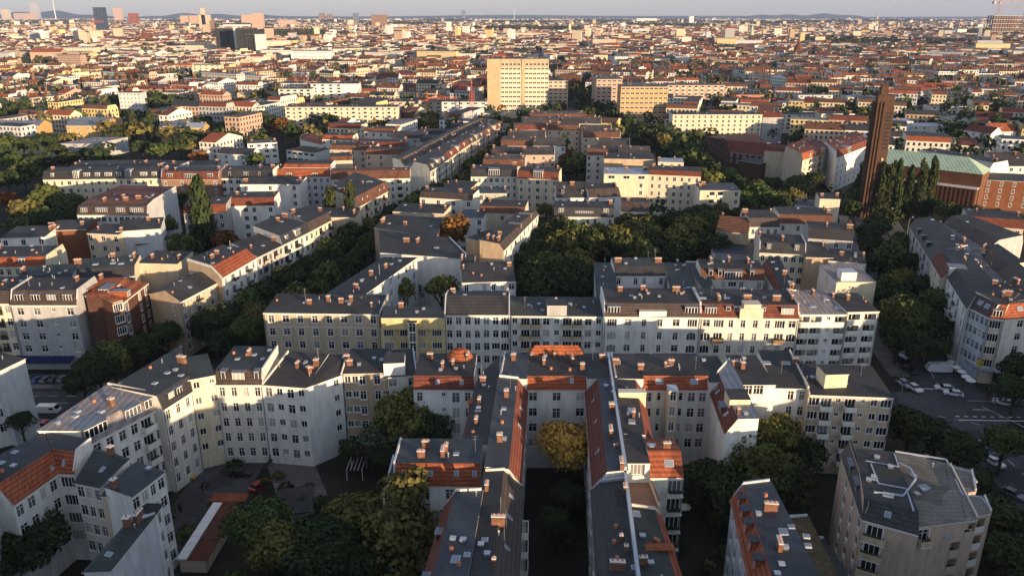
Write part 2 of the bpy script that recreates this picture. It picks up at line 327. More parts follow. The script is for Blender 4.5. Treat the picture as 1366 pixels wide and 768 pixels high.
def building(label, wings, cat='apartment building', group=None, name='apartment_building', lod=None, box=None):
    xs = [p[0] for w in wings for p in w['q']]; ys = [p[1] for w in wings for p in w['q']]
    ox, oy = sum(xs) / len(xs), sum(ys) / len(ys)
    if lod is None: lod = 0 if oy < 235 else 1
    root = empty(name, (ox, oy, 0), label, cat, group)
    wall, roof, par, stuffw, chs, trm = MB(), MB(), MB(), MB(), MB(), MB()
    rnd = random.Random(int(ox * 13 + oy * 7)); near = lod == 0
    for W in wings:
        Q = [Vector((p[0] - ox, p[1] - oy)) for p in W['q']]; A, Bq, C, D = Q
        dep = ((D - A).length + (C - Bq).length) / 2; prof = []
        for u, z, m in W['p']:
            u = dep if u is None else (dep + u if u < 0 else u); prof.append((min(max(u, 0), dep), z, m))
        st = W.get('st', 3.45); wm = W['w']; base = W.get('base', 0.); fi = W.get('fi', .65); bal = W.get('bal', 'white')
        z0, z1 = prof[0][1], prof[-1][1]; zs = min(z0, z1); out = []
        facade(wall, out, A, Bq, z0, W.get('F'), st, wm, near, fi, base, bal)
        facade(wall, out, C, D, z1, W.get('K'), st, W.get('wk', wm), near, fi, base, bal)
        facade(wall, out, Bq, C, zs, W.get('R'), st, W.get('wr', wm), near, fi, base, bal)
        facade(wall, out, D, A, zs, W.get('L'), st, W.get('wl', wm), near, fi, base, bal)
        def R(s, u): 
            t = u / dep; return (A.lerp(D, t)).lerp(Bq.lerp(C, t), s)
        def zr(u):
            for i in range(len(prof) - 1):
                if prof[i][0] <= u <= prof[i + 1][0]:
                    du = prof[i + 1][0] - prof[i][0]
                    return prof[i][1] + (prof[i + 1][1] - prof[i][1]) * ((u - prof[i][0]) / du if du > 1e-6 else 0)
            return prof[-1][1]
        # gable infill + roof
        for s, k in ((1, W.get('wr', wm)), (0, W.get('wl', wm))):
            pts = [(0, zs)] if prof[0][1] - zs > .01 else []
            pts += [(u, z) for u, z, m in prof]
            if prof[-1][1] - zs > .01: pts.append((dep, zs))
            P = [(*R(s, u), z) for u, z in pts]
            if s == 0: P.reverse()
            if max(z for u, z in pts) - zs > .02 and len(P) > 2: wall.face(P, k)
        ov = W.get('ov', .3)
        al = (Bq - A).normalized(); il = (D - A).normalized()
        for i in range(len(prof) - 1):
            (u0, a, m), (u1, b_, _) = prof[i], prof[i + 1]
            p = [R(0, u0), R(1, u0), R(1, u1), R(0, u1)]; zz = [a + .06, a + .06, b_ + .06, b_ + .06]
            if i == 0: p[0] = p[0] - il * ov; p[1] = p[1] - il * ov
            if i == len(prof) - 2: p[2] = p[2] + il * ov; p[3] = p[3] + il * ov
            for tri in ((0, 1, 2), (0, 2, 3)):
                roof.face([(*p[j], zz[j]) for j in tri], m); roof.face([(*p[j], zz[j] - .14) for j in tri[::-1]], 'trim' if near else m)
            if i == 0: roof.face([(*p[0], zz[0] - .14), (*p[1], zz[1] - .14), (*p[1], zz[1]), (*p[0], zz[0])], 'trim')
            if i == len(prof) - 2: roof.face([(*p[2], zz[2] - .14), (*p[3], zz[3] - .14), (*p[3], zz[3]), (*p[2], zz[2])], 'trim')
        # parapets along the party walls
        pw = W.get('pw', 'cap')
        for s, fl in ((0, 'l'), (1, 'r')):
            if fl in W.get('pp', ''):
                par = MB()
                for i in range(len(prof) - 1):
                    (u0, a, _), (u1, b_, _) = prof[i], prof[i + 1]
                    h = W.get('ph', .45); c = al * (.28 if s == 0 else -.28); o = -al * .05 if s == 0 else al * .05
                    p0, p1 = R(s, u0) + o, R(s, u1) + o; v = [p0, p0 + c, p1 + c, p1]
                    if s == 1: v = [v[1], v[0], v[3], v[2]]
                    zb = [a - .3, a - .3, b_ - .3, b_ - .3]; zt = [a + h, a + h, b_ + h, b_ + h]
                    par.face([(*v[j], zt[j]) for j in range(4)], pw)
                    for j in range(4):
                        k2 = (j + 1) % 4; par.face([(*v[j], zb[j]), (*v[k2], zb[k2]), (*v[k2], zt[k2]), (*v[j], zt[j])], wm)
                par.build('parapet', root)
        # cornice and string courses
        if W.get('corn', 1) and near:
            for (a, b_, z) in ((A, Bq, z0), (C, D, z1)):
                d = (b_ - a).normalized(); o = Vector((d.y, -d.x))
                for zz, hh, pr in [(z - .34, .24, .22)] + ([(z - st * 1.05 - .1, .14, .08)] if W.get('bands') else []):
                    e = .02
                    v = [a + d * e + o * pr, b_ - d * e + o * pr, b_ - d * e + o * .003, a + d * e + o * .003]
                    trm = MB(); trm.prism([tuple(p) for p in v], zz, zz + hh, 'trim'); trm.build('cornice', root)
            if W.get('pipes', 1):
                for s in (0.004, .996):
                    d = (Bq - A).normalized(); o = Vector((d.y, -d.x)); p = A.lerp(Bq, s) + o * .12 + d * (.15 if s < .5 else -.15)
                    trm = MB(); trm.bar((p.x, p.y, base), (p.x, p.y, z0 - .4), .07, 'zincd'); trm.build('downpipe', root)
        if near:
            for nm, me, M in out: link(nm, me, root, M)
        else:
            for pts, k in out: stuffw.face(pts, k)
        # dormers on the front slope
        for dd in W.get('do', ()):
            s, w = dd[0], dd[1]; u = dd[2] if len(dd) > 2 else .45; h = dd[3] if len(dd) > 3 else 2.0
            zb = zr(u); top = zb + h; ub = u
            while ub < dep and zr(ub) < top - .02: 
                ub += .1
                if ub > u + 5: break
            dp = round(min(ub - u + .1, 4.5), 1); zlow = -.5
            p = R(s, u); M = Matrix.Translation((p.x, p.y, zb)) @ Matrix(((al.x, -al.y, 0, 0), (al.y, al.x, 0, 0), (0, 0, 1, 0), (0, 0, 0, 1)))
            m1, m2 = dormer_mesh(w, zlow, h, dp, W.get('dm', prof[0][2]), W.get('dt', 'zincd'))
            if near:
                d_ = link('dormer', m1, root, M); link('dormer_window', m2, d_)
            else:
                for me in (m1, m2):
                    vs = [M @ v.co for v in me.vertices]
                    for pl in me.polygons: stuffw.face([vs[i] for i in pl.vertices], me.materials[pl.material_index].name)
        def put(kind, me, s, u, rz=0, tilt=True):
            p = R(s, u); z = zr(u)
            sl = math.atan2(zr(min(u + .2, dep)) - zr(max(u - .2, 0)), .4) if tilt else 0
            ang = math.atan2(al.y, al.x)
            M = Matrix.Translation((p.x, p.y, z + .06)) @ Matrix.Rotation(ang, 4, 'Z') @ Matrix.Rotation(sl, 4, 'X') @ Matrix.Rotation(rz, 4, 'Z')
            if near: link(kind, me, root, M)
            else:
                vs = [M @ v.co for v in me.vertices]
                for pl in me.polygons: chs.face([vs[i] for i in pl.vertices], me.materials[pl.material_index].name)
        nosky = W.get('plainroof')
        ch = W.get('ch'); sk = W.get('sk')
        Ls = (Bq - A).length
        if ch is None: ch = [(rnd.choice((.06, .94)) + rnd.uniform(-.02, .02), rnd.uniform(.3, .8) * dep) for _ in range(1 + int(Ls / 20))] + [(rnd.random(), rnd.uniform(.35, .8) * dep)] if not nosky else []
        for c in ch: put('chimney', chimney_mesh(c[2] if len(c) > 2 else rnd.choice((0, 1, 0, 2))), c[0], c[1], rnd.choice((0, 1.5708)), False)
        if sk is None: sk = [(rnd.random() * .9 + .05, rnd.uniform(.25, .8) * dep) for _ in range(int(Ls * dep / 170))] if not nosky else []
        for c in sk: put('skylight', skylight_mesh(c[2] if len(c) > 2 else rnd.randrange(2)), c[0], c[1])
        if near and not nosky:
            for _ in range(min(7, int(Ls * dep / 32))): 
                k = rnd.choice((0, 0, 1, 1, 2, 3)); put(['vent_pipe', 'roof_vent', 'aerial', 'clay_vent'][k], vent_mesh(k), rnd.uniform(.04, .96), rnd.uniform(.3, .9) * dep, 0, False)
    wall.build('wall', root); roof.build('roof', root)
    if stuffw.f: tag(stuffw.build('windows', root), kind='stuff')
    if chs.f: tag(chs.build('chimneys', root), kind='stuff')
    for bx in box or ():   # extra solid pieces: (name, x0,y0,z0,x1,y1,z1, mat, topmat)
        b = MB(); nm, x0, y0, za, x1, y1, zb, k, tk = bx
        b.box(x0 - ox, y0 - oy, za, x1 - ox, y1 - oy, zb, k, tk); b.build(nm, root)
    return root

# ================================================================ houses, street by street (metres; camera stands at the origin)
building('beige corner house with white framed windows at the left end of the long white row', [
 dict(q=[(-62.0,181.3),(-32.7,180.3),(-32.3,191.3),(-61.6,192.3)],p=[(0,18,'felt'),(None,19.0,'felt')],w='beige',F='wdwwwddw',L='w.w',pp='r',corn=1,bal='iron',ch=[(0.35,5,0),(0.5,7,3),(0.62,6,0),(0.7,7,3),(0.9,4,1)],sk=[(0.3,6,1),(0.66,7,1)],bands=1),
 dict(q=[(-39.3,228.5),(-49.9,192.8),(-39.4,189.7),(-28.7,225.4)],p=[(0,18,'felt'),(None,18.9,'felt')],w='ltgrey',K='wwwwwww',R='',F='wwwww',corn=0,ch=[(0.5,5,3),(0.3,6,0),(0.8,6,0)],sk=[(0.2,6),(0.6,4)])])
building('yellow apartment house with glass stair tower between the beige and the white houses', [
 dict(q=[(-32.5,178.3),(-16.6,178.3),(-16.6,189.3),(-32.5,189.3)],p=[(0,15.2,'feltg'),(None,15.5,'feltg')],w='yellow',F='WWWW',st=3.3,plainroof=1,corn=1,pipes=0),
 dict(q=[(-31.9,176.8),(-16.4,176.8),(-17.5,182.9),(-32.2,183.4)],p=[(0,18.4,'feltg'),(None,18.8,'feltg')],w='yellow',base=15.4,F='W.W',corn=0,ch=[(0.3,6,0)],pipes=0,sk=[]),
 dict(q=[(-25.4,175.6),(-23.1,175.6),(-23.1,179.6),(-25.4,179.6)],p=[(0,17.6,'felt'),(None,17.8,'felt')],w='yellow',F='T',st=2.6,fi=0.2,plainroof=1,corn=0,pipes=0)])
building('white apartment house with steep plain dark roof beside the yellow house', [
 dict(q=[(-16.7,179.8),(-0.6,179.8),(-0.6,191.8),(-16.7,191.8)],p=[(0,18,'slate'),(4.2,21.6,'felt'),(None,20,'felt')],w='white',F=['wwwwwwA','wwaawwA','wwwwwWA'],R='',pp='lr',bands=1,ch=[(0.97,8,0),(0.1,8,0)],sk=[(0.3,5)])])
building('plain white apartment house with long beige balconies in the middle of the row', [
 dict(q=[(-0.6,182.4),(23.1,181.8),(23.3,192.8),(-0.3,193.4)],p=[(0,16.8,'feltg'),(None,17.8,'feltg')],w='white',F='ebbdebbde',bal='beige',st=3.15,corn=1,pp='r',ch=[(0.5,8,1)],sk=[(0.2,6),(0.8,5),(0.35,3),(0.65,7)]),
 dict(q=[(8.8,182.1),(13.7,182.1),(13.7,186.1),(8.8,186.1)],p=[(0,19.6,'felt'),(None,19.7,'felt')],w='grey',base=16.9,plainroof=1,corn=0,pipes=0)])
building('ornate white house with brown mansard and small stepped gable left of the red roofed one', [
 dict(q=[(22.8,179.8),(46.6,179.3),(46.9,192.3),(23.1,192.8)],p=[(0,17.6,'slateb'),(1.6,20.6,'felt'),(-1.6,21.1,'slateb'),(None,17.6,'slateb')],w='white',F=['tdhhdt','AahhaA','AdhhdA','AdhhdA'],bands=1,pp='lr',do=[(0.1,3.2,0.3,2),(0.9,3.2,0.3,2)],bal='trim',ch=[(0.45,10,0),(0.2,9,0),(0.8,9,2)],sk=[(0.6,6),(0.4,7),(0.3,6)]),
 dict(q=[(31.4,179.3),(38.1,179.3),(38.1,181.8),(31.4,181.8)],p=[(0,19.2,'capw'),(None,19.3,'capw')],w='white',base=17.5,F='s.s',fi=0.3,st=1.5,plainroof=1,corn=0,pipes=0)])
building('cream white apartment house with red mansard roof and rounded central gable in the row', [
 dict(q=[(46.6,179.3),(70.5,178.3),(71.1,191.3),(47.2,192.3)],p=[(0,17.6,'tiled'),(1.6,20.6,'felt'),(-1.6,21.1,'tiled'),(None,17.6,'tiled')],w='offwhite',F=['dthhhhtd','AbhhhhbA','AahhhhaA','tdhhhhdt'],bands=1,pp='lr',pw='capw',do=[(0.1,3,0.3,2),(0.28,1.2,0.7,1.3),(0.36,1.2,0.7,1.3),(0.64,1.2,0.7,1.3),(0.88,3.2,0.3,2)],bal='brown',sk=[(0.05,5,2),(0.3,5,2),(0.5,6,2),(0.7,6,1)],ch=[(0.2,4,2),(0.5,4,2),(0.8,4,2),(0.97,5,0)]),
 dict(q=[(55.9,178.3),(61.6,178.3),(61.6,180.9),(55.9,180.9)],p=[(0,20.2,'capw'),(None,20.3,'capw')],w='cream',base=17.5,F='d',fi=0.5,st=2.2,plainroof=1,corn=0,pipes=0),
 dict(q=[(56.7,178.3),(60.9,178.3),(60.9,180.7),(56.7,180.7)],p=[(0,21.3,'capw'),(None,21.4,'capw')],w='cream',base=20.1,plainroof=1,corn=0,pipes=0)])
building('cream house with loggias and lilac grey roof at the right end of the row', [
 dict(q=[(71.2,180.3),(83.1,180.3),(83.1,193.3),(71.2,193.3)],p=[(0,18,'lilac'),(None,19.6,'lilac')],w='white',F='LLsL',st=3.0,pp='l',bal='white',ch=[(0.1,11,0),(0.6,11,0),(0.97,9,0)],sk=[(0.1,6,2),(0.4,4,2),(0.9,3,2),(0.8,8,2)]),
 dict(q=[(83.0,180.3),(91.2,180.8),(90.5,191.8),(82.3,191.3)],p=[(0,18.6,'felt'),(None,19.4,'felt')],w='offwhite',F='LL',L='',R='',st=3.0,bal='white',ch=[(0.4,7,3)])])
building('cream courtyard house with brown mansard storey and dormers at the bend of the left roofs', [
 dict(q=[(-59.6,141.3),(-50.1,141.3),(-50.1,153.3),(-59.6,153.3)],p=[(0,18,'slateb'),(1.3,20.7,'feltg'),(None,21.0,'feltg')],w='offwhite',F='hhhh',do=[(0.18,1,0.4,1.9),(0.5,2.6,0.3,1.9),(0.88,1,0.4,1.9)],pp='r',corn=1,sk=[(0.3,6),(0.6,8),(0.85,6)],ch=[(0.5,8,0)]),
 dict(q=[(-64.5,138.5),(-59.3,141.2),(-63.9,150.0),(-69.1,147.3)],p=[(0,20.2,'feltg'),(None,20.8,'feltg')],w='cream',F=['ee.s','ee.e'],corn=0,fi=0.8,plainroof=1)])
building('long grey green roofed house with slate slope above a cream wall left of the bend', [
 dict(q=[(-65.6,130.6),(-63.1,138.3),(-70.9,154.0),(-76.3,134.3)],p=[(0,18,'slate'),(1.2,20.8,'feltg'),(None,21.0,'feltg')],w='offwhite',F='hhh',K='wwwwwww',do=[(0.35,1.6,0.3,1.7),(0.62,1.6,0.3,1.7)],sk=[(0.8,3),(0.3,6),(0.6,7)],ch=[(0.9,8,3),(0.95,7,3)])])
building('white house with violet grey sheet metal roof and arched dormers above the left courtyard', [
 dict(q=[(-73.2,118.7),(-66.5,132.4),(-77.7,135.6),(-81.0,117.8)],p=[(0,17.8,'lilac'),(1.3,20.4,'lilac'),(None,20.9,'lilac')],w='white',F='wwwwbw',K='wwwwww',R='',do=[(0.12,4.6,0.3,2.2),(0.62,3.4,0.3,2),(0.84,1.8,0.3,2)],pp='r',pw='capw',ch=[(0.6,4,3)],sk=[(0.45,4,1),(0.4,8,1),(0.3,7,1)])])
building('tall white courtyard house with plain dark flat roof and an angled right bay', [
 dict(q=[(-50.1,141.3),(-41.0,139.9),(-39.2,152.4),(-48.2,153.7)],p=[(0,18,'felt'),(None,19.6,'felt')],w='white',F='wewe',pp='l',pw='capw',ch=[(0.5,7,0),(0.9,8,3)],sk=[(0.6,9)],corn=0),
 dict(q=[(-41.0,139.9),(-35.1,145.8),(-35.2,152.4),(-43.4,152.4)],p=[(0,18,'felt'),(None,19.4,'felt')],w='white',F='..e',R='',pp='r',pw='capw',ch=[(0.05,4,3)],sk=[(0.2,6)],corn=0)])
building('warm cream house with white roof hut on its dark roof behind the bare shrub', [
 dict(q=[(-34.8,146.0),(-25.7,146.4),(-26.1,155.9),(-35.2,155.5)],p=[(0,18.2,'felt'),(None,19.4,'felt')],w='tan',F='eew.ws',L='',corn=0,ch=[(0.1,3,0),(0.0,5,0)],sk=[(0.8,5)]),
 dict(q=[(-25.6,145.5),(-19.7,146.6),(-21.6,156.9),(-27.5,155.9)],p=[(0,17.6,'felt'),(None,18.9,'felt')],w='offwhite',F='W.W',R='',corn=0,pp='r',ch=[(0.1,7,0)],sk=[]),
 dict(q=[(-26.4,145.8),(-22.1,146.2),(-22.5,150.3),(-26.7,150.0)],p=[(0,20.6,'felt'),(None,20.9,'felt')],w='white',base=17.8,corn=0,plainroof=1,pipes=0)])
building('house with dark deck, glowing orange roof dome and red tiled courtyard slopes', [
 dict(q=[(-19.6,139.6),(-7.6,139.4),(-7.4,150.8),(-19.4,151.0)],p=[(0,17.8,'tiled'),(1.2,20.2,'felt'),(None,20.4,'felt')],w='white',F='h.sTh',corn=0,ch=[(0.2,9,0),(0.45,5,0),(0.62,6,0),(0.85,9,2)],sk=[(0.4,0.6,0),(0.8,0.6,0)]),
 dict(q=[(-7.6,139.4),(-9.2,114.5),(-4.0,114.5),(-2.6,150.6)],p=[(0,17.2,'tiled'),(1.5,19.8,'felt'),(None,20.1,'felt')],w='white',F='hh.hh',do=[(0.35,2.2,0.3,2)],dm='tileo',dt='tileo',ch=[(0.2,3.8,0),(0.5,4,0),(0.75,4.2,0)],sk=[(0.6,4)],corn=0)])
building('house with black deck and long red slope over the white courtyard wall in the centre', [
 dict(q=[(3.0,139.4),(14.8,139.4),(14.8,150.8),(3.0,150.8)],p=[(0,17.8,'tile'),(1.2,20.2,'felt'),(None,20.4,'felt')],w='white',F=['d.d.d','d.T.d'],corn=0,pp='',ch=[(0.1,9,0),(0.3,6.5,2),(0.5,9.5,1),(0.8,7,0),(0.95,4,3)],sk=[(0.75,0.8,0)]),
 dict(q=[(-2.4,139.9),(3.0,139.5),(3.8,150.5),(-1.6,150.9)],p=[(0,20.2,'feltb'),(None,20.5,'feltb')],w='white',corn=0,pp='l',ch=[(0.4,8,3)],sk=[]),
 dict(q=[(14.8,139.5),(20.4,139.9),(19.6,150.9),(14.0,150.5)],p=[(0,20.2,'felt'),(None,20.5,'felt')],w='white',corn=0,ch=[(0.8,8,0)],sk=[]),
 dict(q=[(1.3,107.0),(3.0,139.4),(-2.5,139.6),(-4.1,107.0)],p=[(0,17.3,'tiled'),(1.8,20.2,'feltb'),(None,20.6,'feltb')],w='white',F='ww.wwww',L='',pp='r',ph=0.5,ch=[(0.25,3.8,3),(0.75,3.6,3)],sk=[(0.5,0.9,0),(0.7,0.9,0),(0.6,3.8,1)],corn=0)])
building('long black roofed wing with brown right slope running toward the viewer at the bottom centre', [
 dict(q=[(0.2,72.0),(1.6,106.8),(-4.2,106.8),(-6.2,72.0)],p=[(0,17,'slateb'),(3,20.2,'felt'),(None,20.0,'felt')],w='offwhite',F='wbwwwbw',pp='lr',pw='capw',ch=[(0.6,3,2),(0.35,3,1),(0.15,3.5,1),(0.85,5.4,0)],sk=[(0.85,1.6,0),(0.7,1.6,0),(0.5,1.6,0),(0.5,4.6,1)],corn=0)])
building('grey blue roofed wing with red left slope at the bottom beside the egg shaped tree', [
 dict(q=[(-10.1,101.0),(-12.9,72.0),(-6.5,72.0),(-4.6,101.0)],p=[(0,17.3,'tiled'),(1.7,20.2,'feltb'),(None,20.4,'feltb')],w='white',F='ww.www',pp='l',pw='capw',do=[(0.3,1.4,0.3,1.6),(0.62,1.4,0.3,1.6)],ch=[],sk=[(0.55,4.2,2),(0.52,5.6,1)],corn=0)])
building('cross wing with three red tiled roof panels and white wall behind the tall rounded tree', [
 dict(q=[(-19.0,107.6),(-5.0,107.4),(-4.9,115.8),(-18.9,116.0)],p=[(0,16.8,'tile'),(1.3,20.1,'feltb'),(None,20.3,'feltb')],w='white',F='w.w.www',pp='l',corn=0,ch=[(0.3,3,0),(0.55,3.6,2),(0.58,5,0),(0.33,6,0)],sk=[(0.12,0.7,0),(0.42,0.7,1),(0.72,0.7,0),(0.93,0.7,0),(0.7,4,1)]),
 dict(q=[(-20.2,104.5),(-18.2,104.5),(-18.2,115.5),(-20.2,115.5)],p=[(0,16.8,'felt'),(None,17.2,'felt')],w='offwhite',corn=0,plainroof=1,pp='l')])
building('long wing with red left slope and blue black deck right of the yellow tree', [
 dict(q=[(14.7,139.3),(12.9,106.2),(18.0,106.2),(20.4,139.4)],p=[(0,17.3,'tiled'),(2.2,20.2,'feltb'),(None,20.5,'feltb')],w='white',F='wwwBwww',R='',pp='',ph=0.5,ch=[(0.4,4,3),(0.66,3.4,2),(0.97,4.6,2)],sk=[(0.2,1,0),(0.45,1.1,0),(0.75,1.1,0)],corn=0),
 dict(q=[(18.1,106.2),(20.4,149.9),(20.0,149.9),(17.6,106.2)],p=[(0,21.2,'cap'),(None,21.2,'cap')],w='grey',corn=0,plainroof=1,ov=0,pipes=0)])
building('black roofed wing with skylights left of the blue metal ridge at the bottom centre right', [
 dict(q=[(12.6,105.4),(10.6,72.0),(15.8,72.0),(17.9,105.4)],p=[(0,17.3,'slate'),(1.2,18.9,'felt'),(None,19.4,'felt')],w='grey',F='w.ww.ww',pp='lr',ph=0.5,ch=[(0.45,3.4,1),(0.52,3.9,1),(0.62,2.5,2),(0.1,4.8,0)],sk=[(0.75,2,1),(0.85,1.4,0),(0.62,4.8,1)],corn=0)])
building('cream courtyard house with orange slope, slim lift shaft and two roof windows', [
 dict(q=[(26.0,139.3),(39.0,139.3),(39.0,150.7),(26.0,150.7)],p=[(0,17.8,'tile'),(1.2,20.3,'felt'),(None,20.5,'felt')],w='offwhite',F=['wn.nww','wn.nww'],corn=1,pipes=0,ch=[(0.4,5,1),(0.5,6,0),(0.0,4,0)],sk=[(0.25,0.7,2),(0.78,0.7,2),(0.45,6,2)]),
 dict(q=[(20.5,139.7),(26.0,139.5),(26.4,150.5),(20.9,150.7)],p=[(0,20.2,'felt'),(None,20.5,'felt')],w='white',corn=0,pp='l',ch=[(0.1,6,0)],sk=[]),
 dict(q=[(38.8,138.8),(43.3,138.8),(43.3,149.8),(38.8,149.8)],p=[(0,19.8,'felt'),(None,20.3,'felt')],w='white',corn=0,ch=[],sk=[]),
 dict(q=[(24.3,118.0),(25.9,139.4),(20.6,139.4),(19.2,118.0)],p=[(0,17.4,'tiled'),(1.5,20.0,'felt'),(None,20.2,'felt')],w='offwhite',F='wwww',corn=0,ch=[(0.3,3,0)],sk=[(0.2,3.5,2),(0.4,3.3,2),(0.7,0.8,0)]),
 dict(q=[(20.0,131.5),(25.2,131.5),(25.2,132.3),(20.0,132.3)],p=[(0,21.3,'capw'),(None,21.4,'capw')],w='cream',base=17.5,corn=0,plainroof=1,pipes=0)])
building('flat roofed lift head house right of the orange tiled slope', [
 dict(q=[(30.3,135.6),(32.2,135.6),(32.2,137.8),(30.3,137.8)],p=[(0,19.5,'cap'),(None,19.6,'cap')],w='sand',F='h',st=3.3,fi=0.2,corn=0,plainroof=1,pipes=0)])
building('orange roofed house with triangular roof window and stacked balconies facing the viewer', [
 dict(q=[(22.3,108.7),(27.7,108.7),(27.7,117.7),(22.3,117.7)],p=[(0,17.6,'tile'),(3.2,20.6,'tile'),(None,19.2,'tile')],w='offwhite',F='.b',R='w.w',bal='iron',corn=1,ch=[(0.6,4,0)],sk=[(0.6,1.6,2),(0.2,6,2)]),
 dict(q=[(18.3,109.5),(22.3,109.5),(22.3,118.0),(18.3,118.0)],p=[(0,19.8,'felt'),(None,20.1,'felt')],w='white',base=10,F='t',fi=0.3,corn=0,ch=[],sk=[],plainroof=1),
 dict(q=[(18.2,102.6),(22.9,102.8),(22.6,109.3),(17.9,109.1)],p=[(0,16.0,'brown'),(None,16.05,'brown')],w='offwhite',corn=0,plainroof=1,pp='r',ph=1.0,pw='chim')])
building('low grey green roofed wing with orange dormers right of the blue ridge', [
 dict(q=[(23.6,72.0),(22.8,101.8),(18.1,101.8),(15.9,72.0)],p=[(0,15.2,'tile'),(1.1,16.4,'feltg'),(None,17.1,'feltg')],w='offwhite',F='ww.www',pp='r',pw='capw',do=[(0.38,1.3,0.3,1.3),(0.68,1.3,0.3,1.3),(0.12,2,0.3,1.4)],dm='tileo',dt='tileo',ch=[(0.55,5.4,0),(0.3,5,3),(0.12,3,2)],sk=[(0.93,5.2,2)],corn=0),
 dict(q=[(15.8,72.0),(18.1,106.2),(17.6,106.2),(15.3,72.0)],p=[(0,20.2,'cap'),(None,20.2,'cap')],w='grey',corn=0,plainroof=1,ov=0,pipes=0)])
building('narrow white wing with dark red roof and sunlit end wall left of the bushy tree', [
 dict(q=[(39.3,139.4),(38.1,123.2),(43.9,123.2),(45.3,148.5)],p=[(0,17.2,'tiled'),(3.0,20.2,'zincd'),(None,20.3,'zincd')],w='white',F='s.s..',R='',pp='l',corn=0,do=[(0.55,2.4,0.5,1.4)],dm='tiled',ch=[(0.9,3.6,0)],sk=[(0.15,1.5,0),(0.25,1.5,0),(0.75,1.5,0)]),
 dict(q=[(40.0,128.4),(43.9,128.4),(43.9,131.9),(40.0,131.9)],p=[(0,21.4,'felt'),(None,21.6,'felt')],w='cream',base=17,corn=0,plainroof=1,pipes=0)])
building('white courtyard house with black deck, three skylights and a planted terrace corner', [
 dict(q=[(52.2,139.9),(59.0,139.6),(59.7,153.6),(52.9,153.9)],p=[(0,18,'felt'),(None,19.9,'felt')],w='white',F=['.hh','.hh'],pp='r',pw='capw',corn=0,ch=[(0.95,9,0)],sk=[(0.1,9,2),(0.7,9,2)]),
 dict(q=[(45.2,138.1),(51.7,138.1),(51.7,151.1),(45.2,151.1)],p=[(0,19.6,'felt'),(None,19.9,'felt')],w='white',F=['tt.','...'],fi=0.2,corn=0,ch=[(0.1,8,0),(0.3,7,3)],sk=[(0.05,10,2)]),
 dict(q=[(47.1,138.3),(51.6,138.3),(51.6,146.3),(47.1,146.3)],p=[(0,15.3,'lilac'),(None,15.4,'lilac')],w='offwhite',corn=0,plainroof=1)])
building('beige post war house with white balconies and a lit roof hut below the street corner', [
 dict(q=[(58.4,137.8),(74.4,136.5),(75.4,148.5),(59.3,149.7)],p=[(0,17.6,'felt'),(None,18.6,'felt')],w='sand',F='WbsbseW',st=3.05,bal='white',R='',corn=1,pp='l',pw='capw',ch=[(0.35,5,0)],sk=[(0.5,5,2)]),
 dict(q=[(62.1,139.9),(66.7,140.2),(66.4,144.2),(61.8,143.9)],p=[(0,20.9,'felt'),(None,21.1,'felt')],w='cream',base=17.7,corn=0,plainroof=1,pipes=0)])
building('white angled courtyard house with bright red tiled slope and black deck at the lower left', [
 dict(q=[(-76.6,101.9),(-74.6,110.8),(-80.2,118.2),(-86.0,103.8)],p=[(0,17,'tile'),(2.2,20.2,'feltk'),(None,20.4,'feltk')],w='white',F='wwhw',ch=[(0.15,4,3)],sk=[(0.3,0.9,0),(0.62,0.9,0),(0.9,0.9,0),(0.6,8,1),(0.4,7,1)],corn=0),
 dict(q=[(-74.6,110.8),(-71.8,110.6),(-71.0,115.7),(-80.2,118.2)],p=[(0,17,'tile'),(2.2,20.2,'feltk'),(None,20.4,'feltk')],w='white',F='t',corn=0,pp='r',pw='trim',ch=[],sk=[(0.5,1,0)])])
building('cream house with olive dark roof and a brick chimney block inside the lower left court', [
 dict(q=[(-70.3,107.9),(-65.4,106.4),(-62.6,111.1),(-70.1,114.4)],p=[(0,17.2,'feltg'),(None,19.4,'feltg')],w='offwhite',F='whh',corn=0,ch=[(0.5,6,3)],sk=[(0.6,3,0)]),
 dict(q=[(-64.4,104.5),(-59.5,104.0),(-59.7,109.0),(-63.8,109.5)],p=[(0,17,'feltg'),(None,17.6,'feltg')],w='sand',corn=0,ch=[],sk=[]),
 dict(q=[(-58.6,102.6),(-56.5,109.7),(-61.6,111.7),(-63.4,104.3)],p=[(0,18,'feltb'),(None,18.6,'feltb')],w='white',F='wwhw',R='wb',corn=0,ch=[(0.1,4,3)],sk=[])])
building('tall house with blank white fire wall and grey roof strip at the bottom left', [
 dict(q=[(-54.1,86.2),(-53.4,98.9),(-55.7,95.8),(-56.7,85.0)],p=[(0,17.5,'feltg'),(None,18.4,'feltg')],w='ltgrey',corn=0,pp='r',ch=[(0.9,3,3),(0.98,2,2)],sk=[(0.3,2,1)])])
building('narrow white stub house beside the blank white fire wall at the bottom left', [
 dict(q=[(-55.3,102.4),(-55.4,105.2),(-58.4,105.0),(-58.3,102.3)],p=[(0,15,'felt'),(None,15.3,'felt')],w='white',F='h',corn=0,plainroof=1)])
building('white house with blank grey side wall cut off by the left picture edge', [
 dict(q=[(-106.9,147.9),(-105.2,153.9),(-113.4,157.1),(-118.5,151.2)],p=[(0,18,'felt'),(None,18.4,'felt')],w='ltgrey',corn=0,ch=[],sk=[]),
 dict(q=[(-112.7,145.4),(-107.8,148.9),(-111.2,153.8),(-116.1,150.3)],p=[(0,13,'felt'),(None,13.4,'felt')],w='white',F='ww',corn=0,plainroof=1)])
building('white gable house cut by the left edge beside the black deck', [
 dict(q=[(-77.2,95.0),(-81.1,108.2),(-88.8,106.0),(-84.9,92.7)],p=[(0,18.5,'felt'),(4,20.0,'felt'),(None,18.5,'felt')],w='ltgrey',corn=0,ch=[],sk=[])])
